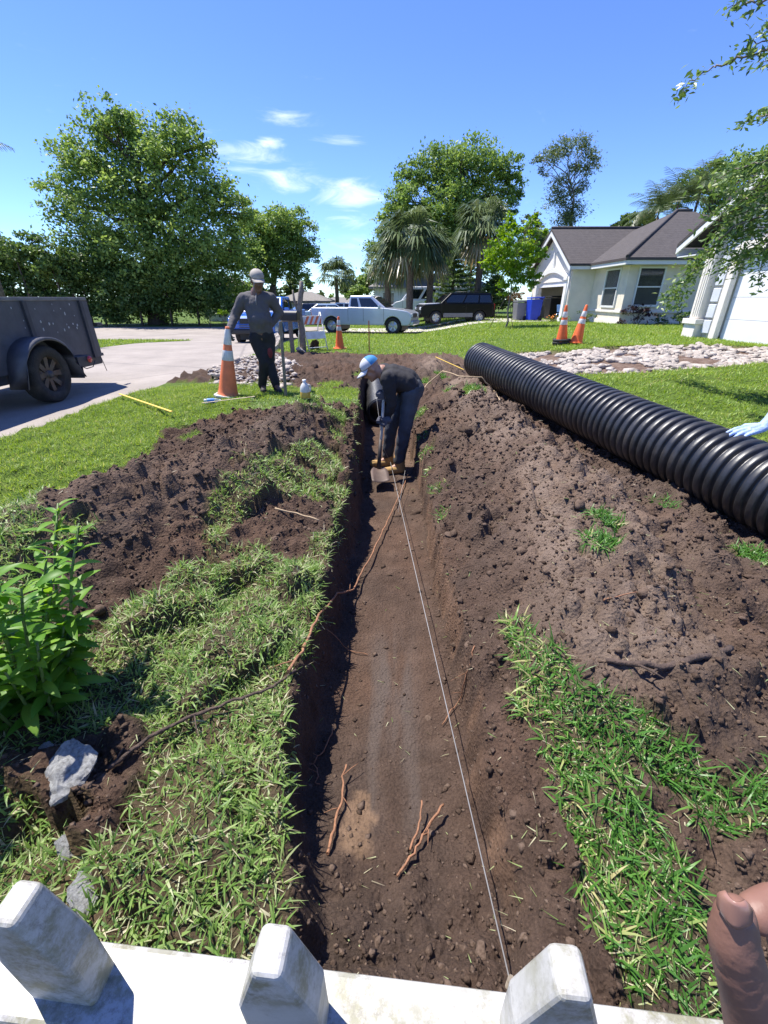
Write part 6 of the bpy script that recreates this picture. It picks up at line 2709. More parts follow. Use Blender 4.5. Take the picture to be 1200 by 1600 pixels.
def string_line(name, label, pts, r=.0016):
    pts = [Vector(p) for p in pts]
    o0 = pts[0].copy()
    mb = MB()
    mb.tube([p - o0 for p in pts], r, 5)
    o = mb.build(name, M_string)
    o.location = o0
    return tag(o, label, 'string')


e0 = Vector(atZ(797, 1534, -.03))
e1 = Vector(atZ(610, 722, -.28))
string_line('string_line', 'taut grey guide string running the length of the trench', [e0, e0.lerp(e1, .5) - Vector((0, 0, .008)), e1], .0022)
string_line('string_line', 'thin string hanging from the pipe mouth to the shovel', [Vector((-.12, 6.9, .10)), Vector((-.02, 4.85, -.05)), e1], .0016)
x, y = gp(637, 748)
string_line('string_line', 'short string end at the right foot of the worker', [Vector(atZ(622, 800, -.35)), Vector(atZ(633, 735, -.22))], .0018)
x, y = e0.x, e0.y
pg = MB()
pg.tube([(0, 0, -.30), (0, 0, .02)], .008, 7)
o = pg.build('string_peg', M_wood)
o.location = e0
tag(o, 'small peg holding the string close to the fence', 'peg')


# ================================================================== BINS AND CHAIR AT THE GARAGE
def bin_(px, Y, col, h, w, label, mname):
    x = atY(px, 490, Y).x
    m = mat(mname, col, .5, var=.08)
    root = thing('wheeled_bin', label, 'bin', (x, Y, float(zbase(x, Y)) + .035), R_(-80))
    b = MB()
    b.box((0, 0, h * .47 + .04), (w * .82, w * .82, h * .94), taper=(1.2, 1.2))
    b.build('body', m, root, bevel=.03)
    l = MB()
    l.box((0, .02, h + .05), (w * 1.06, w * 1.08, .07), rot=(.03, 0, 0))
    l.build('lid', m, root, bevel=.025)
    for s in (-1, 1):
        wl = MB()
        wl.lathe([(.001, -.03), (.12, -.03), (.13, 0), (.12, .03), (.001, .03)], 16, Matrix.Translation((s * w * .42, w * .42, .13)) @ Matrix.Rotation(PI / 2, 4, 'Y'))
        wl.build('wheel', M_tyre, root)
    hd = MB()
    hd.tube([(-w * .35, w * .58, h), (w * .35, w * .58, h)], .018, 7)
    hd.build('handle', m, root)


bin_(811, 26.3, (.17, .175, .18), .92, .60, 'grey wheeled bin left of the blue bin', 'bin_grey')
bin_(833, 25.8, (.012, .045, .42), 1.08, .66, 'tall blue wheeled bin at the garage corner', 'bin_blue')
bin_(861, 27.0, (.015, .015, .016), 1.15, .66, 'black wheeled bin just inside the garage mouth', 'bin_black')


def chair():
    x, Y = 9.55, 25.3
    root = thing('garden_chair', 'small blue folding chair in the open garage', 'chair', (x, Y, .33), R_(100))
    M_b = mat('chair_blue', (.10, .22, .42), .6)
    MB().box((0, 0, .42), (.46, .44, .03)).build('seat', M_b, root, bevel=.01)
    MB().box((0, .22, .68), (.46, .03, .36), rot=(-.18, 0, 0)).build('backrest', M_b, root, bevel=.01)
    for sx in (-1, 1):
        for sy in (-1, 1):
            MB().tube([(sx * .21, sy * .2, .42), (sx * .23, sy * .26, 0)], .013, 6).build('leg', M_chrome, root)


chair()
# ================================================================== PEOPLE
def capsule(mb, a, b, r0, r1, n=12):
    a, b = Vector(a), Vector(b)
    d = b - a
    L = max(d.length, 1e-5)
    Mx = Matrix.Translation(a) @ frame_to(d).to_4x4()
    pr = [(.0005, -r0)] + [(r0 * math.cos(t), r0 * math.sin(t)) for t in np.linspace(-1.2, 0, 5)] + [(r1 * math.cos(t), L + r1 * math.sin(t)) for t in np.linspace(0, 1.2, 5)] + [(.0005, L + r1)]
    mb.lathe(pr, n, Mx)


def chain(mb, pts, rr):
    for i in range(len(pts) - 1):
        capsule(mb, pts[i], pts[i + 1], rr[i], rr[i + 1])


def ellip(mb, c, rx, ry, rz, M=None):
    mb.ball(c, 1.0, 12, (rx, ry, rz), M)


def skin_over(name, mb, m, parent, voxel=.011, smooth=6, wrinkle=0.0, wscale=14, seed=0):
    """melt the solids into one continuous skin"""
    o = mb.build(name + '_raw', m)
    rm = o.modifiers.new('remesh', 'REMESH')
    rm.mode = 'VOXEL'
    rm.voxel_size = voxel
    if smooth:
        sm = o.modifiers.new('smooth', 'SMOOTH')
        sm.iterations = smooth
        sm.factor = .5
    dg = bpy.context.evaluated_depsgraph_get()
    dg.update()
    me = bpy.data.meshes.new_from_object(o.evaluated_get(dg))
    me.name = name
    raw = o.data
    bpy.data.objects.remove(o)
    bpy.data.meshes.remove(raw)
    if wrinkle:
        n = len(me.vertices)
        co = np.empty(n * 3, np.float32)
        no = np.empty(n * 3, np.float32)
        me.vertices.foreach_get('co', co)
        me.vertex_normals.foreach_get('vector', no)
        co, no = co.reshape(-1, 3).astype(float), no.reshape(-1, 3)
        w = gnoise(co[:, 0] * wscale + co[:, 1] * wscale * .8, co[:, 2] * wscale * 1.5 + co[:, 1] * wscale * .4, seed) + .5 * gnoise(co[:, 0] * wscale * 2.1 - co[:, 2] * wscale, co[:, 2] * wscale * 1.1 + co[:, 1] * 9, seed + 3)
        co += no * (w * wrinkle)[:, None]
        me.vertices.foreach_set('co', co.astype(np.float32).ravel())
    me.polygons.foreach_set('use_smooth', np.ones(len(me.polygons), bool))
    me.materials.clear()
    me.materials.append(m)
    me.update()
    q = bpy.data.objects.new(name, me)
    COL.objects.link(q)
    q.parent = parent
    return q


def hand_solids(mb, wrist, fwd, nrm, curl=(.35, .5, .4), thumb=(.5, .3), side=1, k=1.0, spread=.06, fat=1.0):
    """wrist -> fingers along fwd, back of the hand faces nrm, thumb leaves on the side given by 'side'"""
    f = Vector(fwd).normalized()
    n = Vector(nrm)
    n = (n - f * n.dot(f)).normalized()
    s = f.cross(n).normalized() * side          # towards the thumb
    W = Vector(wrist)
    tips = []
    fl = [(.043, .027, .021), (.048, .031, .022), (.044, .029, .021), (.034, .021, .019)]
    for i in range(4):
        off = (.030 - .020 * i) * k
        kn = W + f * (.090 - .004 * abs(i - 1)) * k + s * off
        capsule(mb, W + s * off * .6 + f * .01 * k, kn, .0145 * k * fat, .0115 * k * fat, 10)
        d = (f + s * (.5 - i / 3.0) * spread * 4).normalized()
        p = kn
        ang = 0
        r = (.0098, .0102, .0098, .0086)[i] * k * fat
        for j in range(3):
            ang += curl[j]
            dd = d * math.cos(ang) - n * math.sin(ang)
            q = p + dd * fl[i][j] * k
            capsule(mb, p, q, r * (1 - .08 * j), r * (.92 - .08 * j), 10)
            p = q
        tips.append(p)
    capsule(mb, W + s * .012 * k, W + f * .075 * k - n * .004, .020 * k * fat, .020 * k * fat, 10)
    capsule(mb, W - s * .012 * k, W + f * .070 * k - s * .018 * k, .018 * k * fat, .015 * k * fat, 10)
    # thumb
    t0 = W + f * .022 * k + s * .022 * k
    t1 = t0 + (f * .65 + s * .75 - n * thumb[1]).normalized() * .040 * k
    t2 = t1 + (f * .9 + s * (.55 - thumb[0]) - n * (thumb[1] + .2)).normalized() * .032 * k
    t3 = t2 + (f * 1.0 + s * (.3 - thumb[0]) - n * (thumb[1] + .35)).normalized() * .024 * k
    chain(mb, [t0, t1, t2, t3], [.017 * k * fat, .0135 * k * fat, .0115 * k * fat, .0095 * k * fat])
    return tips


def head_solids(mb, c, face, up, s=1.0):
    """c = centre of the head; face = direction it looks"""
    f = Vector(face).normalized()
    u = Vector(up)
    u = (u - f * u.dot(f)).normalized()
    r = u.cross(f).normalized()
    M = Matrix((r, f, u)).transposed()
    c = Vector(c)

    def P(x, y, z):
        return c + (r * x + f * y + u * z) * s
    ellip(mb, P(0, -.012, .030), .074 * s, .092 * s, .088 * s, M)
    ellip(mb, P(0, .020, -.040), .058 * s, .070 * s, .078 * s, M)
    ellip(mb, P(0, .062, -.095), .028 * s, .026 * s, .022 * s, M)      # chin
    chain(mb, [P(0, .086, .010), P(0, .104, -.026)], [.010 * s, .015 * s])     # nose
    chain(mb, [P(-.018, .092, -.032), P(.018, .092, -.032)], [.010 * s, .010 * s])
    chain(mb, [P(-.040, .076, .022), P(.040, .076, .022)], [.011 * s, .011 * s])   # brow
    chain(mb, [P(-.02, .080, -.062), P(.02, .080, -.062)], [.009 * s, .009 * s])   # lips
    for e in (-1, 1):
        ellip(mb, P(e * .040, .068, -.022), .022 * s, .018 * s, .024 * s, M)        # cheeks
        ellip(mb, P(e * .076, -.006, -.006), .010 * s, .020 * s, .032 * s, M)       # ears
    return P, M


def cap_parts(root, P, M, s, m, m2=None, logo=None):
    """baseball cap: crown and peak"""
    cr = MB()
    n = 18
    prof = [(.090 * math.cos(t), .085 * math.sin(t)) for t in np.linspace(0, PI / 2 - .02, 8)]
    V = Matrix.Translation(P(0, -.010, .056)) @ M.to_4x4() @ Matrix.Diagonal((s * .93, s * 1.12, s * .92, 1))
    cr.lathe([(.091, -.012)] + prof + [(.001, .0855)], n, V)
    co = cr.build('cap', m, root)
    so = co.modifiers.new('solid', 'SOLIDIFY')
    so.thickness = .004
    if m2:
        # coloured back panels
        bk = MB()
        bk.lathe([(.0935, -.010)] + [(a * 1.02, b * 1.02) for a, b in prof] + [(.001, .0872)], 12, V, a0=PI * 1.02, a1=PI * 1.98)
        bk.build('back_panel', m2, co)
    pk = MB()
    Vv, F = [], []
    k = 11
    for j in range(5):
        t = j / 4
        for i in range(k):
            a = (i / (k - 1) - .5) * 2.3
            rx, ry = .086 + .004 * t, .098
            Vv.append(P(math.sin(a) * rx * (1 - .10 * t), math.cos(a) * ry * .98 + .092 * t * math.cos(a * .8) - .005, (.048 - .020 * t) - .030 * (math.sin(a) ** 2) * (.5 + .5 * t)))
    for j in range(4):
        for i in range(k - 1):
            a = j * k + i
            F.append((a, a + 1, a + 1 + k, a + k))
    pk.add(Vv, F, True)
    po = pk.build('cap_peak', m, root)
    so = po.modifiers.new('solid', 'SOLIDIFY')
    so.thickness = .005
    bt = MB()
    bt.ball(P(0, -.010, .134), .008 * s, 5)
    bt.build('cap_button', m, co)
    if logo:
        lg = MB()
        x = .03
        lg.add([P(-.022, .097, .055), P(.022, .097, .055), P(.020, .086, .088), P(-.020, .086, .088), P(-.022, .101, .056), P(.022, .101, .056), P(.020, .090, .089), P(-.020, .090, .089)],
               [(0, 1, 2, 3), (7, 6, 5, 4), (0, 4, 5, 1), (1, 5, 6, 2), (2, 6, 7, 3), (3, 7, 4, 0)])
        lg.build('cap_patch', logo, co)
    return co


def eyes(root, P, s):
    w = mat('eye_white', (.55, .53, .5), .3)
    k = mat('eye_dark', (.01, .008, .007), .2)
    for e in (-1, 1):
        a = MB()
        a.ball(P(e * .032, .072, .004), .0125 * s, 6)
        o = a.build('eye', w, root)
        b = MB()
        b.ball(P(e * .032, .0815, .003), .006 * s, 5)
        b.build('pupil', k, o)


SKIN_D = mat('skin_dark', (.15, .078, .052), .5, var=.12, vscale=25, bump=.08, bscale=90)
SKIN_M = mat('skin_medium', (.36, .19, .125), .5, var=.10, vscale=25)


def standing_man():
    Y = 7.05
    base = Vector((atY(420, 612, Y).x, Y, gz_at(atY(420, 612, Y).x, Y)))
    root = thing('person', 'man in grey long sleeved shirt, pale cap and dark trousers leaning on a cone', 'person', base)

    def J(px, py, dy=0.0):
        return atY(px, py, Y + dy) - base
    head = J(402, 439, -.02)
    neck = J(401, 458, .02)
    chest = J(401, 476, .04)
    belly = J(407, 502, .0)
    pelvis = J(410, 525, .04)
    shL, shR = J(380, 467, -.0), J(423, 467, .06)
    elL, elR = J(367, 494, .02), J(436, 488, .16)
    haL = J(358, 517, -.22)
    haR = J(423, 508, .04)
    hipL, hipR = J(401, 530, .02), J(419, 530, .06)
    knL, knR = J(413, 566, -.05), J(421, 566, .03)
    anL, anR = J(410, 603, .05), J(431, 602, -.02)
    zg = .085
    for a in (anL, anR):
        a.z = max(zg, min(a.z, .14))
    face = Vector((.45, -.85, -.28))
    b = MB()
    P, M = head_solids(b, head, face, (0, 0, 1), 1.14)
    capsule(b, neck + Vector((0, 0, -.04)), head + Vector((0, 0, -.06)), .075, .066)
    chain(b, [neck, chest, belly, pelvis], [.09, .125, .125, .125])
    chain(b, [shL, elL, haL], [.055, .042, .030])
    chain(b, [shR, elR, haR], [.055, .042, .030])
    chain(b, [hipL, knL, anL], [.085, .055, .042])
    chain(b, [hipR, knR, anR], [.085, .055, .042])
    capsule(b, shL, chest, .05, .1)
    capsule(b, shR, chest, .05, .1)
    capsule(b, anL, anL + Vector((.06, -.14, -.05)), .04, .03)
    capsule(b, anR, anR + Vector((.09, -.13, -.05)), .04, .03)
    skin_over('body', b, SKIN_D, root, .011, 4)
    eyes(root, P, 1.14)
    sh = MB()
    chain(sh, [neck + Vector((0, .01, -.03)), chest, belly, belly.lerp(pelvis, .4)], [.088, .165, .158, .140])
    for q, s in ((shL, -1), (shR, 1)):
        capsule(sh, neck + Vector((s * .03, .02, -.025)), q + Vector((0, 0, .015)),   .070, .070)
        capsule(sh, q, chest + Vector((s * .05, 0, .05)), .088, .135)
        capsule(sh, chest + Vector((s * .075, -.03, -.0)), belly + Vector((s * .075, -.02, .0)), .105, .105)
        capsule(sh, belly + Vector((s * .075, -.02, .0)), belly.lerp(pelvis, .62) + Vector((s * .075, -.01, .0)), .105, .098)
    ellip(sh, belly + Vector((0, -.06, .02)), .15, .11, .13)
    chain(sh, [shL, elL, elL.lerp(haL, .9)], [.090, .071, .052])
    chain(sh, [shR, elR, elR.lerp(haR, .9)], [.090, .071, .052])
    M_sh = mat('shirt_grey', (.085, .078, .082), .85, var=.14, vscale=7, bump=.25, bscale=160, dirt=(.15, .14, .14), dscale=4, damt=.4)
    so = skin_over('shirt', sh, M_sh, root, .011, 5, .0055, 12, 3)
    # button placket and collar edge
    pl = MB()
    pl.tube([neck + Vector((.02, -.093, .0)), chest + Vector((.035, -.155, .06)), chest + Vector((.04, -.170, .0))], .007, 6)
    pl.build('placket', mat('placket', (.22, .21, .21), .8), so)
    tr = MB()
    chain(tr, [pelvis + Vector((-.05, 0, .02)), hipL, knL, anL + Vector((0, 0, .02))], [.135, .118, .082, .068])
    chain(tr, [pelvis + Vector((.05, 0, .02)), hipR, knR, anR + Vector((0, 0, .02))], [.135, .118, .082, .068])
    capsule(tr, hipL.lerp(hipR, .5) + Vector((0, 0, .02)), pelvis, .12, .135)
    M_tr = mat('trousers_dark', (.018, .017, .019), .9, var=.25, vscale=8, bump=.2, bscale=120)
    to = skin_over('trousers', tr, M_tr, root, .011, 4, .006, 10, 9)
    pt = MB()
    q = hipR.lerp(knR, .55)
    ellip(pt, q + Vector((.030, -.075, 0)), .045, .030, .085)
    pt.build('red_patch', mat('patch_red', (.17, .02, .022), .8, var=.25, vscale=15), to)
    for a, d in ((anL, Vector((.05, -.16, 0))), (anR, Vector((.09, -.14, 0)))):
        bt = MB()
        capsule(bt, a + Vector((0, .02, .08)), a + Vector((0, .01, -.01)), .066, .060)
        capsule(bt, Vector((a.x, a.y + .03, .045)), Vector((a.x + d.x, a.y + d.y, .038)), .052, .044)
        skin_over('boot', bt, mat('boot_dark', (.022, .018, .016), .7, var=.3), root, .010, 4)
    M_gl = mat('glove_grey', (.10, .10, .11), .85, var=.2, vscale=20)
    g = MB()
    hand_solids(g, haL + Vector((.004, .03, .035)), (-.05, -.45, -.9), (-.55, -.6, .45), (.55, .75, .5), (.3, .45), 1, 1.12, .05, 1.25)
    capsule(g, elL.lerp(haL, .82), haL + Vector((.004, .03, .035)), .040, .034)
    skin_over('glove', g, M_gl, root, .006, 2)
    g = MB()
    hand_solids(g, haR, (-.75, -.35, -.35), (.25, -.75, .5), (.5, .5, .4), (.3, .3), -1, 1.1, .05, 1.25)
    capsule(g, elR.lerp(haR, .85), haR, .040, .034)
    skin_over('glove', g, M_gl, root, .006, 2)
    cap_parts(root, P, M, 1.18, mat('cap_pale', (.34, .305, .26), .8, var=.15, vscale=12))


standing_man()


def worker():
    Y = 5.02
    zf = float(floor_z(Y))
    base = Vector((.16, Y, gz_at(.16, Y)))
    root = thing('person', 'worker in black jacket, jeans and tan boots bent over a shovel in the trench', 'person', base)

    def J(px, py, dy=0.0):
        return atY(px, py, Y + dy) - base
    head = J(580, 577, -.05)
    neck = J(597, 581, -.02)
    shN, shF = J(606, 592, -.20), J(601, 578, .18)
    chest = J(613, 590, .0)
    belly = J(634, 596, .0)
    pelvis = J(644, 607, .02)
    elN, elF = J(612, 632, -.20), J(609, 606, .10)
    haN = J(602, 657, -.16)
    haF = J(601, 619, -.12)
    hipN, hipF = J(642, 617, -.10), J(636, 616, .12)
    knN, knF = J(634, 664, -.14), J(612, 664, .10)
    anN, anF = J(624, 706, -.10), J(606, 701, .14)
    for a in (anN, anF):
        a.z = .105
    face = Vector((-.80, -.22, -.62))
    b = MB()
    P, M = head_solids(b, head, face, (-.45, 0, .9), 1.02)
    capsule(b, neck, head + Vector((.03, 0, -.02)), .058, .058)
    chain(b, [neck, chest, belly, pelvis], [.08, .115, .115, .12])
    for s_, e_, h_ in ((shN, elN, haN), (shF, elF, haF)):
        capsule(b, s_, chest, .05, .09)
        chain(b, [s_, e_, h_], [.052, .042, .030])
    for h_, k_, a_ in ((hipN, knN, anN), (hipF, knF, anF)):
        chain(b, [h_, k_, a_], [.085, .056, .042])
        capsule(b, a_, a_ + Vector((-.14, -.03, -.06)), .04, .03)
    skin_over('body', b, SKIN_M, root, .011, 4)
    eyes(root, P, 1.02)
    M_j = mat('jacket_black', (.017, .015, .017), .85, var=.25, vscale=7, bump=.2, bscale=120)
    j = MB()
    chain(j, [neck + Vector((.03, 0, -.01)), chest, belly, pelvis.lerp(belly, .35)], [.085, .150, .150, .150])
    for s_, e_, h_ in ((shN, elN, haN), (shF, elF, haF)):
        capsule(j, s_, chest, .080, .120)
        chain(j, [s_, e_, e_.lerp(h_, .86)], [.082, .062, .046])
    for q in (-.09, .09):
        capsule(j, chest + Vector((0, q, 0)), belly + Vector((0, q, 0)), .115, .118)
        capsule(j, belly + Vector((0, q, 0)), pelvis.lerp(belly, .35) + Vector((0, q, 0)), .118, .118)
    skin_over('jacket', j, M_j, root, .011, 5, .006, 12, 5)
    t = MB()
    capsule(t, pelvis + Vector((0, -.07, 0)), pelvis + Vector((0, .07, 0)), .135, .135)
    capsule(t, belly.lerp(pelvis, .5), pelvis, .135, .135)
    chain(t, [pelvis + Vector((0, -.06, 0)), hipN, knN, anN + Vector((0, 0, .06))], [.13, .115, .080, .070])
    chain(t, [pelvis + Vector((0, .06, 0)), hipF, knF, anF + Vector((0, 0, .06))], [.13, .115, .080, .070])
    skin_over('jeans', t, mat('jeans_blue', (.046, .050, .060), .9, var=.3, vscale=7, bump=.25, bscale=150, dirt=(.10, .12, .16), dscale=4, damt=.4), root, .011, 4, .006, 11, 7)
    M_b = mat('boot_tan', (.42, .255, .085), .8, var=.2, vscale=14, dirt=(.14, .09, .05), dscale=7, damt=.6)
    for a_, dx, dy in ((anN, -.17, -.05), (anF, -.18, -.03)):
        bt = MB()
        capsule(bt, a_ + Vector((.0, 0, .10)), a_ + Vector((.015, 0, -.03)), .066, .060)
        capsule(bt, Vector((a_.x + .03, a_.y, .052)), Vector((a_.x + dx, a_.y + dy, .045)), .055, .048)
        bo = skin_over('boot', bt, M_b, root, .010, 4)
        sl = MB()
        sl.box((a_.x + dx * .42, a_.y + dy * .45, .008), (.29, .095, .022), rot=(0, 0, math.atan2(dy, dx)))
        sl.build('sole', mat('boot_sole', (.05, .04, .03), .8), bo, bevel=.008)
    M_g = mat('glove_dark', (.07, .07, .085), .85, var=.2)
    # shovel axis in local space
    s0 = atY(600, 612, Y - .17) - base
    s1 = atY(592, 728, Y - .38) - base
    ax = (s1 - s0).normalized()
    for h_, e_, sd in ((haN, elN, 1), (haF, elF, -1)):
        t_ = (h_ - s0).dot(ax)
        on = s0 + ax * t_
        g = MB()
        fwd = (on - e_)
        fwd = (fwd - ax * fwd.dot(ax)).normalized()
        w = on - fwd * .075 + Vector((0, 0, .0))
        hand_solids(g, w, fwd, ax.cross(fwd) * sd, (.75, .95, .8), (.5, .5), 1, 1.05, .02, 1.25)
        capsule(g, e_.lerp(h_, .82), w, .042, .036)
        skin_over('glove', g, M_g, root, .006, 2)
    cap_parts(root, P, M, 1.10, mat('cap_grey', (.50, .51, .54), .8, var=.1, vscale=12), mat('cap_blue', (.035, .20, .42), .75, var=.15), M_rubber)
    # shovel
    sr = thing('shovel', 'long shovel with pale handle in the hands of the bent worker', 'shovel', base + s1)
    hd = MB()
    hd.tube([s0 - s1 - ax * .03, (s0 - s1) * .5 + Vector((.004, 0, 0)), ax * -.02], [.016, .0175, .018], 9)
    hd.build('handle', mat('shovel_handle', (.42, .37, .30), .6, var=.2, vscale=15), sr)
    sk = MB()
    sk.tube([-ax * .30, ax * .06], [.020, .024], 9)
    sk.build('socket', mat('shovel_steel', (.06, .05, .045), .6, metal=.4, var=.3), sr)
    # blade lies flat on the floor towards the camera
    bl = MB()
    V, F = [], []
    nx_, ny_ = 7, 7
    d = Vector((.10, -.98, -.10)).normalized()
    side = Vector((1, .1, 0)).normalized()
    up = side.cross(d) * -1
    for jx in range(ny_):
        t = jx / (ny_ - 1)
        for ix in range(nx_):
            u = ix / (nx_ - 1) * 2 - 1
            w = .060 + .040 * min(1, t * 4) - .010 * max(0, t - .8)
            V.append(d * (.30 * t) + side * u * w + Vector((0, 0, .022 * u * u + .018 * (1 - t))) + ax * .05)
    for jx in range(ny_ - 1):
        for ix in range(nx_ - 1):
            a = jx * nx_ + ix
            F.append((a, a + 1, a + 1 + nx_, a + nx_))
    bl.add(V, F, True)
    bo = bl.build('blade', mat('shovel_blade', (.095, .062, .048), .6, metal=.2, var=.3), sr)
    so = bo.modifiers.new('solid', 'SOLIDIFY')
    so.thickness = .004


worker()


def pipe_holder():
    """the helper beyond the right edge: only a gloved hand reaches into view"""
    base = Vector((3.85, 3.35, float(zbase(3.85, 3.35)) + .03))
    root = thing('person', 'person at the right edge resting a blue gloved hand on the pipe', 'person', base)
    hx = Vector(atZ(1190, 668, .655))
    W = hx - base
    el = Vector((3.36, 3.52, .80)) - base
    sh = Vector((3.72, 3.55, 1.22)) - base
    sh2 = Vector((3.80, 3.15, 1.20)) - base
    head = Vector((3.52, 3.33, 1.46)) - base
    neck = Vector((3.68, 3.34, 1.34)) - base
    chest = Vector((3.78, 3.35, 1.16)) - base
    belly = Vector((3.92, 3.36, .98)) - base
    pel = Vector((4.0, 3.36, .86)) - base
    el2 = Vector((3.62, 3.0, .95)) - base
    ha2 = Vector((3.58, 3.08, .70)) - base
    b = MB()
    P, M = head_solids(b, head, (-.9, -.1, -.35), (-.3, 0, .95), 1.02)
    capsule(b, neck, head, .058, .055)
    chain(b, [neck, chest, belly, pel], [.08, .12, .12, .12])
    chain(b, [sh, el, W], [.052, .042, .031])
    chain(b, [sh2, el2, ha2], [.052, .042, .031])
    capsule(b, sh, chest, .05, .09)
    capsule(b, sh2, chest, .05, .09)
    legs = []
    for s in (-1, 1):
        h_ = pel + Vector((0, s * .10, -.05))
        k_ = Vector((-.10, s * .13, .48))
        a_ = Vector((.02, s * .14, .10))
        legs.append((h_, k_, a_))
        chain(b, [h_, k_, a_], [.085, .056, .042])
        capsule(b, a_, a_ + Vector((-.14, 0, -.06)), .04, .03)
    skin_over('body', b, SKIN_M, root, .015, 4)
    eyes(root, P, 1.02)
    j = MB()
    chain(j, [neck + Vector((.03, 0, -.02)), chest, belly, pel], [.085, .155, .15, .15])
    chain(j, [sh, el, el.lerp(W, .55)], [.08, .06, .048])
    chain(j, [sh2, el2, el2.lerp(ha2, .8)], [.08, .06, .048])
    capsule(j, sh, chest, .08, .12)
    capsule(j, sh2, chest, .08, .12)
    skin_over('shirt', j, mat('shirt_olive', (.10, .11, .09), .85, var=.2), root, .013, 5, .006, 12, 15)
    t = MB()
    for h_, k_, a_ in legs:
        chain(t, [pel, h_, k_, a_ + Vector((0, 0, .05))], [.14, .115, .08, .07])
    skin_over('trousers', t, mat('trousers_dark', (.018, .017, .019), .9), root, .013, 4, .006, 10, 19)
    for h_, k_, a_ in legs:
        bt = MB()
        capsule(bt, a_ + Vector((0, 0, .08)), a_, .066, .06)
        capsule(bt, Vector((a_.x + .03, a_.y, .05)), Vector((a_.x - .17, a_.y, .045)), .054, .046)
        skin_over('boot', bt, mat('boot_dark', (.022, .018, .016), .7), root, .012, 4)
    g = MB()
    fw = Vector(atZ(1122, 681, .615)) - hx
    hand_solids(g, W, fw, (.15, -.25, 1), (.10, .22, .30), (.55, .35), 1, 1.32, .05, 1.15)
    capsule(g, W, W.lerp(el, .35), .033, .050)
    capsule(g, W.lerp(el, .33), W.lerp(el, .36), .054, .054)
    M_bg = mat('glove_blue', (.33, .43, .66), .55, var=.2, vscale=18, bump=.25, bscale=60, dirt=(.12, .24, .55), dscale=9, damt=.7)
    skin_over('glove', g, M_bg, root, .0045, 2, .0012, 60, 31)
    g = MB()
    hand_solids(g, ha2, (-.3, .3, -.9), (-.8, -.3, 0), (.4, .5, .4), (.3, .3), 1, 1.1, .05, 1.15)
    skin_over('glove', g, M_bg, root, .006, 2)
    cap_parts(root, P, M, 1.1, mat('cap_pale', (.55, .50, .44), .8))


pipe_holder()


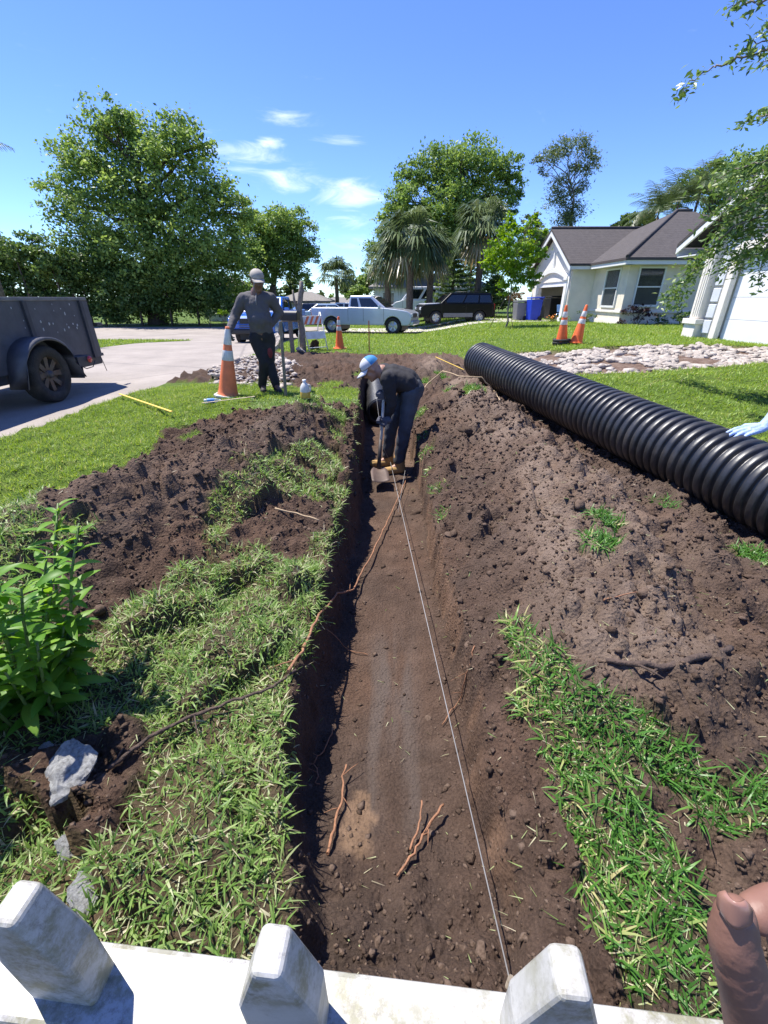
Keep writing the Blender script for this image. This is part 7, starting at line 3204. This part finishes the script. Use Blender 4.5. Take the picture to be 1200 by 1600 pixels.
def photographer_hand():
    """thumb and forefinger of the person taking the picture, right by the lens"""
    base = Vector((.165, .085, 1.27))
    root = thing('hand', 'brown thumb and finger of the photographer close to the lens, bottom right', 'hand', base)
    D = .165

    def C(px, py, d=D):
        r = ray(px, py)
        return Vector((r[0] * d, r[1] * d, CAM_H + r[2] * d)) - base
    b = MB()
    chain(b, [C(1150, 1428, .160), C(1146, 1470, .163), C(1157, 1515, .166), C(1172, 1560, .170), C(1185, 1640, .176), C(1215, 1790, .185), C(1280, 1950, .20)], [.0068, .0088, .0094, .0105, .0112, .0145, .020])
    # forefinger behind the thumb and the rest of the fist below the frame
    chain(b, [C(1183, 1428, .182), C(1215, 1416, .184), C(1300, 1450, .19), C(1330, 1640, .195)], [.0078, .0086, .0095, .012])
    chain(b, [C(1230, 1480, .192), C(1320, 1500, .20), C(1360, 1660, .20)], [.0078, .0088, .012])
    chain(b, [C(1245, 1530, .196), C(1330, 1550, .204), C(1370, 1690, .205)], [.0074, .0085, .012])
    chain(b, [C(1255, 1580, .20), C(1340, 1600, .206), C(1380, 1720, .21)], [.0070, .008, .012])
    chain(b, [C(1280, 1950, .20), C(1360, 1700, .20)], [.022, .022])
    chain(b, [C(1280, 1950, .20), C(1330, 2050, .26), C(1380, 2100, .34)], [.024, .028, .034])
    SK = mat('skin_hand', (.205, .102, .072), .55, var=.10, vscale=60, bump=.05, bscale=500, dirt=(.27, .15, .11), dscale=22, damt=.5)
    sk = skin_over('skin', b, SK, root, .0018, 9)
    # creases across the thumb joint and fine furrows in the skin
    me = sk.data
    nv = len(me.vertices)
    co = np.empty(nv * 3, np.float32)
    nn = np.empty(nv * 3, np.float32)
    me.vertices.foreach_get('co', co)
    me.vertex_normals.foreach_get('vector', nn)
    co, nn = co.reshape(-1, 3).astype(float), nn.reshape(-1, 3)
    t0, t1 = np.array(C(1150, 1428, .16)), np.array(C(1185, 1640, .176))
    ax_ = (t1 - t0) / np.linalg.norm(t1 - t0)
    s_ = (co - t0) @ ax_
    lat = np.linalg.norm(co - t0 - s_[:, None] * ax_, axis=1)
    g_ = np.zeros(nv)
    for c_, w_, d_ in ((.0135, .0008, .00015), (.0185, .0008, .00025), (.0206, .0008, .00022), (.0230, .0008, .00025), (.0265, .0008, .00015)):
        ph = s_ + .0009 * gnoise(co[:, 0] * 260, co[:, 1] * 260 + co[:, 2] * 200, 61)
        g_ -= d_ * np.exp(-((ph - c_) / w_) ** 2)
    g_ += .00010 * gnoise(co[:, 0] * 900 + co[:, 1] * 500, co[:, 2] * 900, 62) + .00022 * gnoise(co[:, 0] * 260, co[:, 2] * 260 + co[:, 1] * 200, 63)
    co += nn * (g_ * (lat < .016))[:, None]
    me.vertices.foreach_set('co', co.astype(np.float32).ravel())
    me.update()
    # thumb nail: a curved plate on the side that faces the lens
    tip, mid = C(1148, 1409, .1529), C(1146, 1450, .1540)
    ax = (mid - tip)
    view = (C(1147, 1430, .1) - C(1147, 1430, .2)).normalized()
    sd = ax.normalized().cross(view).normalized()
    n = sd.cross(ax.normalized()).normalized()
    if n.dot(view) < 0:
        n = -n
    V, F = [], []
    nu, nv = 9, 8
    for j in range(nv):
        t = j / (nv - 1)
        for i in range(nu):
            u = i / (nu - 1) * 2 - 1
            w = .0052 * (1 - .45 * (max(0, .35 - t) / .35) ** 2) * (1 - .35 * (max(0, t - .7) / .3) ** 2)
            V.append(tip + ax * t + sd * u * w + n * (-.0034 * u * u + .0003))
    for j in range(nv - 1):
        for i in range(nu - 1):
            a = j * nu + i
            F.append((a, a + 1, a + 1 + nu, a + nu))
    nb = MB()
    nb.add(V, F, True)
    no = nb.build('thumb_nail', mat('nail', (.27, .145, .11), .3, var=.08, vscale=80, spec=.6), root)
    so = no.modifiers.new('solid', 'SOLIDIFY')
    so.thickness = .0007


photographer_hand()
# ================================================================== PICKET FENCE
def vinyl_mat():
    m = bpy.data.materials.new('fence_vinyl')
    m.use_nodes = True
    t = m.node_tree
    L = t.links.new
    b = t.nodes['Principled BSDF']
    geo = N(t, 'ShaderNodeNewGeometry')

    def nz(s, det, ro):
        n = N(t, 'ShaderNodeTexNoise')
        n.inputs['Scale'].default_value = s
        n.inputs['Detail'].default_value = det
        n.inputs['Roughness'].default_value = ro
        L(geo.outputs['Position'], n.inputs['Vector'])
        return n.outputs['Fac']

    def mr(src, a, bb, c, d):
        x = N(t, 'ShaderNodeMapRange')
        for k, v in zip(('From Min', 'From Max', 'To Min', 'To Max'), (a, bb, c, d)):
            x.inputs[k].default_value = v
        L(src, x.inputs['Value'])
        return x.outputs[0]
    base = N(t, 'ShaderNodeMix', data_type='RGBA')
    L(mr(nz(9, 6, .6), .35, .65, 0, 1), base.inputs['Factor'])
    base.inputs[6].default_value = (.38, .37, .345, 1)
    base.inputs[7].default_value = (.48, .47, .445, 1)
    m1 = N(t, 'ShaderNodeMath', operation='MULTIPLY')
    L(mr(nz(26, 9, .75), .44, .58, 0, .9), m1.inputs[0])
    L(mr(nz(7, 4, .5), .36, .54, 0, 1), m1.inputs[1])
    mould = N(t, 'ShaderNodeMix', data_type='RGBA')
    L(m1.outputs[0], mould.inputs['Factor'])
    L(base.outputs[2], mould.inputs[6])
    mould.inputs[7].default_value = (.21, .20, .12, 1)
    m2 = N(t, 'ShaderNodeMath', operation='MULTIPLY')
    L(mr(nz(150, 6, .8), .48, .64, 0, .7), m2.inputs[0])
    L(mr(nz(14, 5, .6), .40, .60, 0, 1), m2.inputs[1])
    sp = N(t, 'ShaderNodeMix', data_type='RGBA')
    L(m2.outputs[0], sp.inputs['Factor'])
    L(mould.outputs[2], sp.inputs[6])
    sp.inputs[7].default_value = (.16, .145, .12, 1)
    L(sp.outputs[2], b.inputs['Base Color'])
    b.inputs['Roughness'].default_value = .45
    MAT['fence'] = m
    return m


def fence():
    M_f = vinyl_mat()
    pl, pr = Vector((-.349, .198, 1.0)), Vector((.166, .152, 1.0))
    pc = Vector((-.097, .173, 1.0))
    d = (pr - pl)
    d.z = 0
    ang = math.atan2(d.y, d.x)
    u = d.normalized()
    root = thing('picket_fence', 'white vinyl picket fence with mildewed pickets along the bottom edge', 'fence', (pc.x, pc.y, 0), ang)
    # along-fence offsets of the three pickets in view, continued at the same pace to both sides
    offs = [(pl - pc).dot(u), 0.0, (pr - pc).dot(u)]
    pace = (offs[2] - offs[0]) / 2
    xs_ = [offs[0] - pace * k for k in range(5, 0, -1)] + offs + [offs[2] + pace * k for k in range(1, 6)]
    wd, dp = .076, .036
    first = None
    for x in xs_:
        if first is None:
            b = MB()
            w, q = wd / 2, dp / 2
            b.prism([(-w, .05), (w, .05), (w, .905), (.013, .992), (-.013, .992), (-w, .905)], -q, q, 'y')
            first = b.build('picket', M_f, root, bevel=.006, seg=3)
            o = first
        else:
            o = first.copy()
            COL.objects.link(o)
        o.location = (x, 0, 0)
        o.rotation_euler = (random.gauss(0, .006), random.gauss(0, .008), 0)
    L = xs_[-1] - xs_[0] + .3
    xm = (xs_[-1] + xs_[0]) / 2
    for z in (.77, .16):
        r = MB()
        r.box((xm, 0, z), (L, .072, .09))
        r.build('rail', M_f, root, bevel=.006)
    for x in (xs_[0] - .16, xs_[-1] + .16):
        p = MB()
        p.box((x, 0, .5), (.10, .10, 1.1))
        p.box((x, 0, 1.07), (.12, .12, .05), taper=(.3, .3))
        p.build('fence_post', M_f, root, bevel=.005)


fence()
